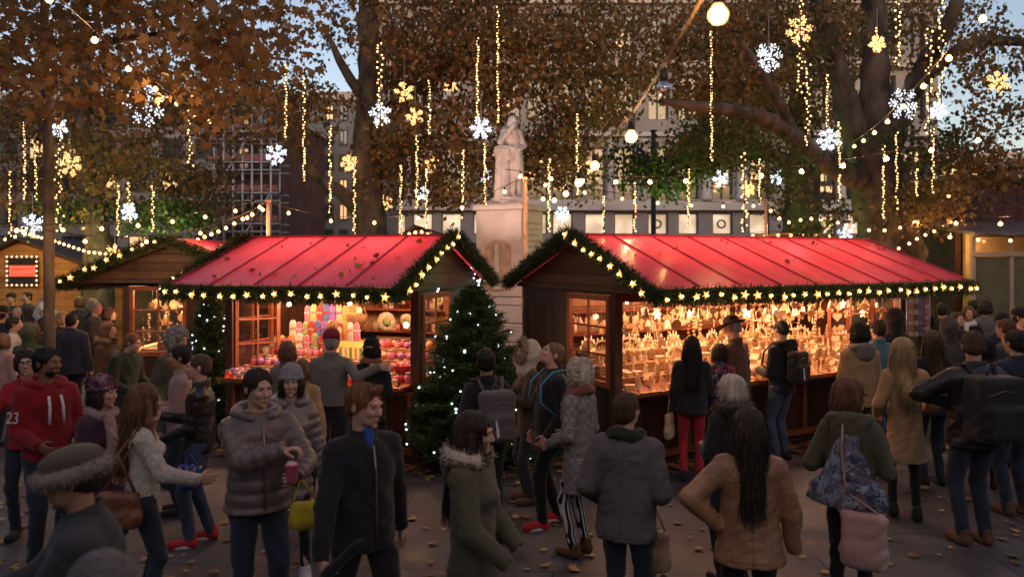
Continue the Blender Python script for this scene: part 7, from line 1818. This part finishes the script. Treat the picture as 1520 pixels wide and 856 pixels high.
festoon('upper string of bulbs from the left post across to the left edge', [PL] + cab([(375, 300, 12), (317, 312, 11.6), (245, 322, 11.2), (170, 330, 10.8), (73, 333, 10.4), (5, 337, 10)]), spacing=.46, strength=7, power=(4, 8))
festoon('lowest dense string of bulbs sagging between the left post and the plank hut', [PL] + cab([(367, 314, 12.6), (330, 334, 13), (290, 350, 13.6), (245, 364, 14.2), (190, 374, 15), (130, 368, 16), (80, 352, 17), (40, 342, 18), (0, 352, 18)]), spacing=.235, strength=7, rb=0.028, power=(6, 9))
festoon('loose string of bulbs running low to the left in front of the trees', sag(P(398, 302, 12.6), P(-30, 318, 9.5), .40), spacing=.8, strength=7, power=(4, 7))
festoon('arched string of bulbs over the low hut behind the gift stall', cab([(572, 366, 17.3), (590, 352, 17.3), (610, 340, 17.3), (625, 338, 17.3), (645, 346, 17.3), (665, 356, 17.3)]), spacing=.14, strength=7, rb=0.033)
festoon('second arched string of bulbs nested inside the first behind the gift stall', cab([(590, 364, 17.1), (610, 352, 17.1), (632, 347, 17.1), (655, 357, 17.1), (690, 372, 17.1), (710, 392, 17.1)]), spacing=.17, strength=7, rb=0.030)
festoon('string of bulbs along the roof edge of the small far hut', cab([(1108, 345, 20.6), (1150, 344, 20.6), (1200, 345, 20.6), (1240, 346, 20.6)]), spacing=.3, strength=7, rb=0.035)
festoon('bulbs falling from the right hand post towards the forked tree', [PR] + cab([(1150, 312, 14.7), (1165, 325, 15), (1200, 318, 15.4), (1235, 322, 16), (1262, 330, 15.2)]), spacing=.34, strength=7, rb=0.028, power=(2, 9))
festoon('string of bulbs climbing from the great plane tree to the dark red cabin', cab([(1255, 326, 15.4), (1300, 338, 15.6), (1345, 330, 15.8), (1385, 310, 16), (1405, 290, 16.2), (1414, 276, 16.3)]), spacing=.34, strength=7, rb=0.030, power=(3, 4))
festoon('lower string of bulbs between the great plane tree and the cabin', cab([(1325, 366, 15), (1345, 358, 15), (1365, 346, 15.2), (1392, 335, 15.4), (1417, 320, 15.6)]), spacing=.25, strength=7, rb=0.027)
festoon('bulbs strung along the front of the glazed pavilion', cab([(1395, 330, 15), (1415, 332, 14.2), (1450, 318, 13.4), (1485, 322, 12.4), (1530, 318, 11.6)]), bulbs=cab([(1419, 324, 14.2), (1485, 324, 12.6), (1538, 330, 11.8)]), strength=7, rb=0.035, power=(2, 10))
festoon('bulbs hanging from the pavilion roof edge', cab([(1440, 343, 14.2), (1460, 346, 14.2), (1500, 350, 14.2), (1540, 350, 14.2)]), bulbs=cab([(1452, 349, 14.2), (1500, 350, 14.2), (1410, 345, 14.2)]), strength=7, rb=0.031)
festoon('bulbs strung high over the right stall roof, above the shoppers', sag((-.1, 11.9, 3.9), (7.6, 8.4, 4.6), .5), spacing=.5, strength=70, power=(6, 8))
festoon('added overhead bulbs lighting the crowd, strung out towards the camera', sag((5.5, 12.6, 4.4), (2.2, 1.5, 4.8), .3), spacing=.9, strength=7, power=(5, 9))  # this string and the next are added to light the crowd from above
festoon('added overhead bulbs lighting the crowd on the left side, above the frame', sag((-4.4, 11.5, 4.6), (-2.6, 1.5, 4.9), .3), spacing=.9, strength=7, power=(5, 9))

# ---- light drops and snowflakes in the trees
drops = [(68, 25, 185, 12.5, 1), (36, 180, 297, 17, 0), (53, 208, 298, 17, 0), (15, 253, 352, 17, 0), (88, 180, 345, 15, 1), (175, 270, 355, 18, 0), (191, 270, 330, 18, 0), (227, 275, 345, 17, 0), (283, 135, 248, 13, 1), (424, 95, 210, 15, 0), (451, 115, 270, 16, 0), (490, 185, 317, 17, 0),
         (526, 235, 356, 18, 0), (564, 62, 192, 15, 1), (595, 245, 350, 20, 0), (619, 200, 310, 19, 0), (637, 118, 200, 16, 0), (633, 250, 340, 22, 0), (687, 222, 325, 21, 0), (709, 55, 190, 16, 0), (739, 8, 183, 15, 0), (720, 212, 305, 20, 0), (815, 235, 345, 21, 0), (857, 168, 290, 17, 0), (896, 290, 345, 20, 0), (942, 270, 345, 20, 0),
         (1022, 250, 340, 21, 0), (1056, 45, 240, 15.5, 0), (1105, 222, 345, 18, 1), (1128, 235, 305, 20, 0), (1188, 0, 140, 14, 1), (1200, 90, 218, 15.5, 1), (1228, 110, 190, 16, 0), (1246, 180, 300, 19, 0), (1300, 40, 80, 14, 0), (1332, 0, 98, 14, 1), (1331, 195, 312, 15.5, 0), (1312, 215, 325, 15.5, 0), (1380, 40, 200, 14.5, 1), (1397, 0, 155, 14, 1), (1385, 190, 288, 15.5, 0), (1361, 250, 292, 19, 0)]
for i, (px, y0, y1, Y, wd) in enumerate(sorted(drops)):
    light_drop('%s vertical string of warm lights counted from the left edge of the photo' % ordinal(i), px, y0, y1, Y, bool(wd))
flakes = [(215, 155, 33, 12.5, 'cold', 'large icy snowflake light hanging before the left trees'), (87, 190, 14, 15, 'cold', 'small icy snowflake light on the slender trunk at the left'), (104, 245, 17, 16, 'warm', 'warm snowflake light right of the slender trunk at the left'),
          (48, 333, 15, 17, 'cold', 'icy snowflake light just above the apex of the plank hut'), (191, 315, 14, 17, 'cold', 'slim icy snowflake light low in the left trees'), (170, 375, 12, 15.5, 'warm', 'warm snowflake light resting above the garland of the dark stall'), (410, 230, 16, 16, 'cold', 'icy snowflake light right of the scaffolding'),
          (565, 170, 17, 15, 'cold', 'icy snowflake light in front of the tall straight trunk'), (600, 137, 15, 16, 'star5', 'warm five armed star light right of the straight trunk'), (616, 173, 13, 16, 'star5', 'lower warm star light right of the straight trunk'), (518, 242, 13, 17, 'warm', 'warm snowflake light left of the straight trunk'),
          (572, 300, 12, 19, 'warm', 'warm star light at the foot of the straight trunk'), (642, 245, 12, 18, 'warm', 'warm snowflake light left of the statue'), (627, 287, 11, 18, 'cold', 'small icy snowflake light left of the statue'), (714, 191, 16, 15, 'cold', 'icy snowflake light beside the head of the statue'), (721, 258, 12, 18, 'cold', 'icy snowflake light beside the robe of the statue'),
          (815, 250, 14, 19, 'warm', 'warm snowflake light right of the statue'), (835, 318, 12, 18, 'cold', 'small icy snowflake light low on the right of the statue'), (1070, 265, 12, 18, 'cold', 'icy four armed light in front of the tall stone windows'), (1111, 280, 12, 18, 'warm', 'warm snowflake light near the smaller plane tree'), (1152, 263, 12, 18, 'cold', 'icy light left of the smaller plane tree'),
          (1141, 85, 22, 14, 'cold', 'icy snowflake light high up left of the great plane tree'), (1187, 45, 20, 13.5, 'warm', 'big warm snowflake light near the top edge'), (1302, 65, 13, 13, 'warm', 'warm crescent shaped light among the limbs of the great plane tree'), (1342, 155, 24, 14, 'cold', 'large icy snowflake light right of the great plane tree'),
          (1230, 207, 17, 15, 'cold', 'icy snowflake light over the low limb of the great plane tree'), (1482, 122, 17, 13.5, 'warm', 'warm snowflake light in the upper right boughs'), (1255, 348, 12, 19, 'cold', 'blue white snowflake light above the far hut'), (1392, 165, 13, 15, 'cold', 'small icy snowflake light beside the long strings at the right')]
for i, (px, py, rr, Y, k, l) in enumerate(flakes): snowflake(l, px, py, rr, Y, k, i + 3)
trees(); shade_canopy()

fl = thing('flood_lamp', 'added hidden lamp behind the gift stall roof, brightening the statue', 'lamp', Vector((-1.4, 11.9, 2.32)), R(20))  # housing and spot added to brighten the statue
mb = MB(); mb.box((0, 0, .08), (.22, .12, .16)); mb.box((0, 0, -.02), (.05, .05, .06)); mb.build('housing', mat('metal_grey'), fl)
o_ = lamp('statue_fill', '', (-1.4, 11.98, 2.5), 260, (1, .74, .62), typ='SPOT', r=.12); o_.data.spot_size = R(48); o_.data.spot_blend = .6
o_.rotation_euler = (Vector((0, 15, 4.3)) - o_.location).to_track_quat('-Z', 'Y').to_euler()
# uplights in the trees (green patches in the photograph)
# small leaves blown on to the roofs
for st_, L_ in ((A, 5.4), (Bs, 2.8)):
    k = 26; ys = nr.uniform(-.8, .6, k); C_ = np.array([(st_.matrix_basis @ Vector((nr.uniform(.1, L_ - .1), y, roof_z(y) + .016)))[:] for y in ys]); D_ = rot_dir(nr.normal(size=(k, 3)) * np.array([1, 1, .12]))
    tag(bulk('leaf_litter', scatter(LOBED, C_, D_, .05 + .06 * nr.rand(k)), faces_of(k, 12), _M['fallen_leaf']), 'dry leaves caught on the red roof of the %s' % STN[st_.name], 'fallen leaves', kind='stuff')
for px, py, Y, e, c in ((235, 352, 17, 50, (.5, 1, .3)), (95, 352, 17.5, 30, (.5, 1, .35)), (1050, 340, 18.6, 120, (.45, 1, .25)), (985, 335, 19, 30, (.6, 1, .35))):
    lamp('tree_uplight', '', P(px, py, Y), e, c, typ='POINT', r=.1)

# ---- sky, sun, camera
w = bpy.data.worlds.new('World'); S.world = w; w.use_nodes = True
bg = w.node_tree.nodes['Background']; sky = w.node_tree.nodes.new('ShaderNodeTexSky'); sky.sky_type = 'NISHITA'; sky.sun_disc = False
SUN_EL, SUN_ROT = R(10), R(170)
sky.sun_elevation = SUN_EL; sky.sun_rotation = SUN_ROT; sky.air_density = 1.0; sky.dust_density = 1.5; sky.ozone_density = 1.5
w.node_tree.links.new(sky.outputs[0], bg.inputs[0]); bg.inputs[1].default_value = SKY_S
sl = bpy.data.lights.new('sun', 'SUN'); sl.energy = .12; sl.angle = R(20); sl.color = (.85, .85, 1)
so = bpy.data.objects.new('sun', sl); so.rotation_euler = (R(79), 0, R(-10)); link(so)
cd = bpy.data.cameras.new('camera'); cam = bpy.data.objects.new('camera', cd); link(cam)
cam.location = (0, 0, CH); cam.rotation_euler = (R(90), 0, 0); cd.sensor_width = 36; cd.lens = 36 * FPX / 1520; cd.shift_y = -(428 - HZ) / 1520; cd.clip_end = 900; cd.clip_start = .05
S.camera = cam
cd.dof.use_dof = True; cd.dof.focus_distance = 8.2; cd.dof.aperture_fstop = 1.6
S.cycles.use_denoising = True; S.cycles.max_bounces = 6; S.cycles.diffuse_bounces = 3; S.cycles.glossy_bounces = 3; S.cycles.transmission_bounces = 6; S.cycles.transparent_max_bounces = 8
S.cycles.sample_clamp_indirect = 4; S.cycles.caustics_reflective = False; S.cycles.caustics_refractive = False
S.view_settings.view_transform = 'Standard'; S.view_settings.look = 'None'; S.view_settings.exposure = .5; S.view_settings.gamma = 1
S.view_settings.use_white_balance = True; S.view_settings.white_balance_temperature = 7400; S.view_settings.white_balance_tint = 24
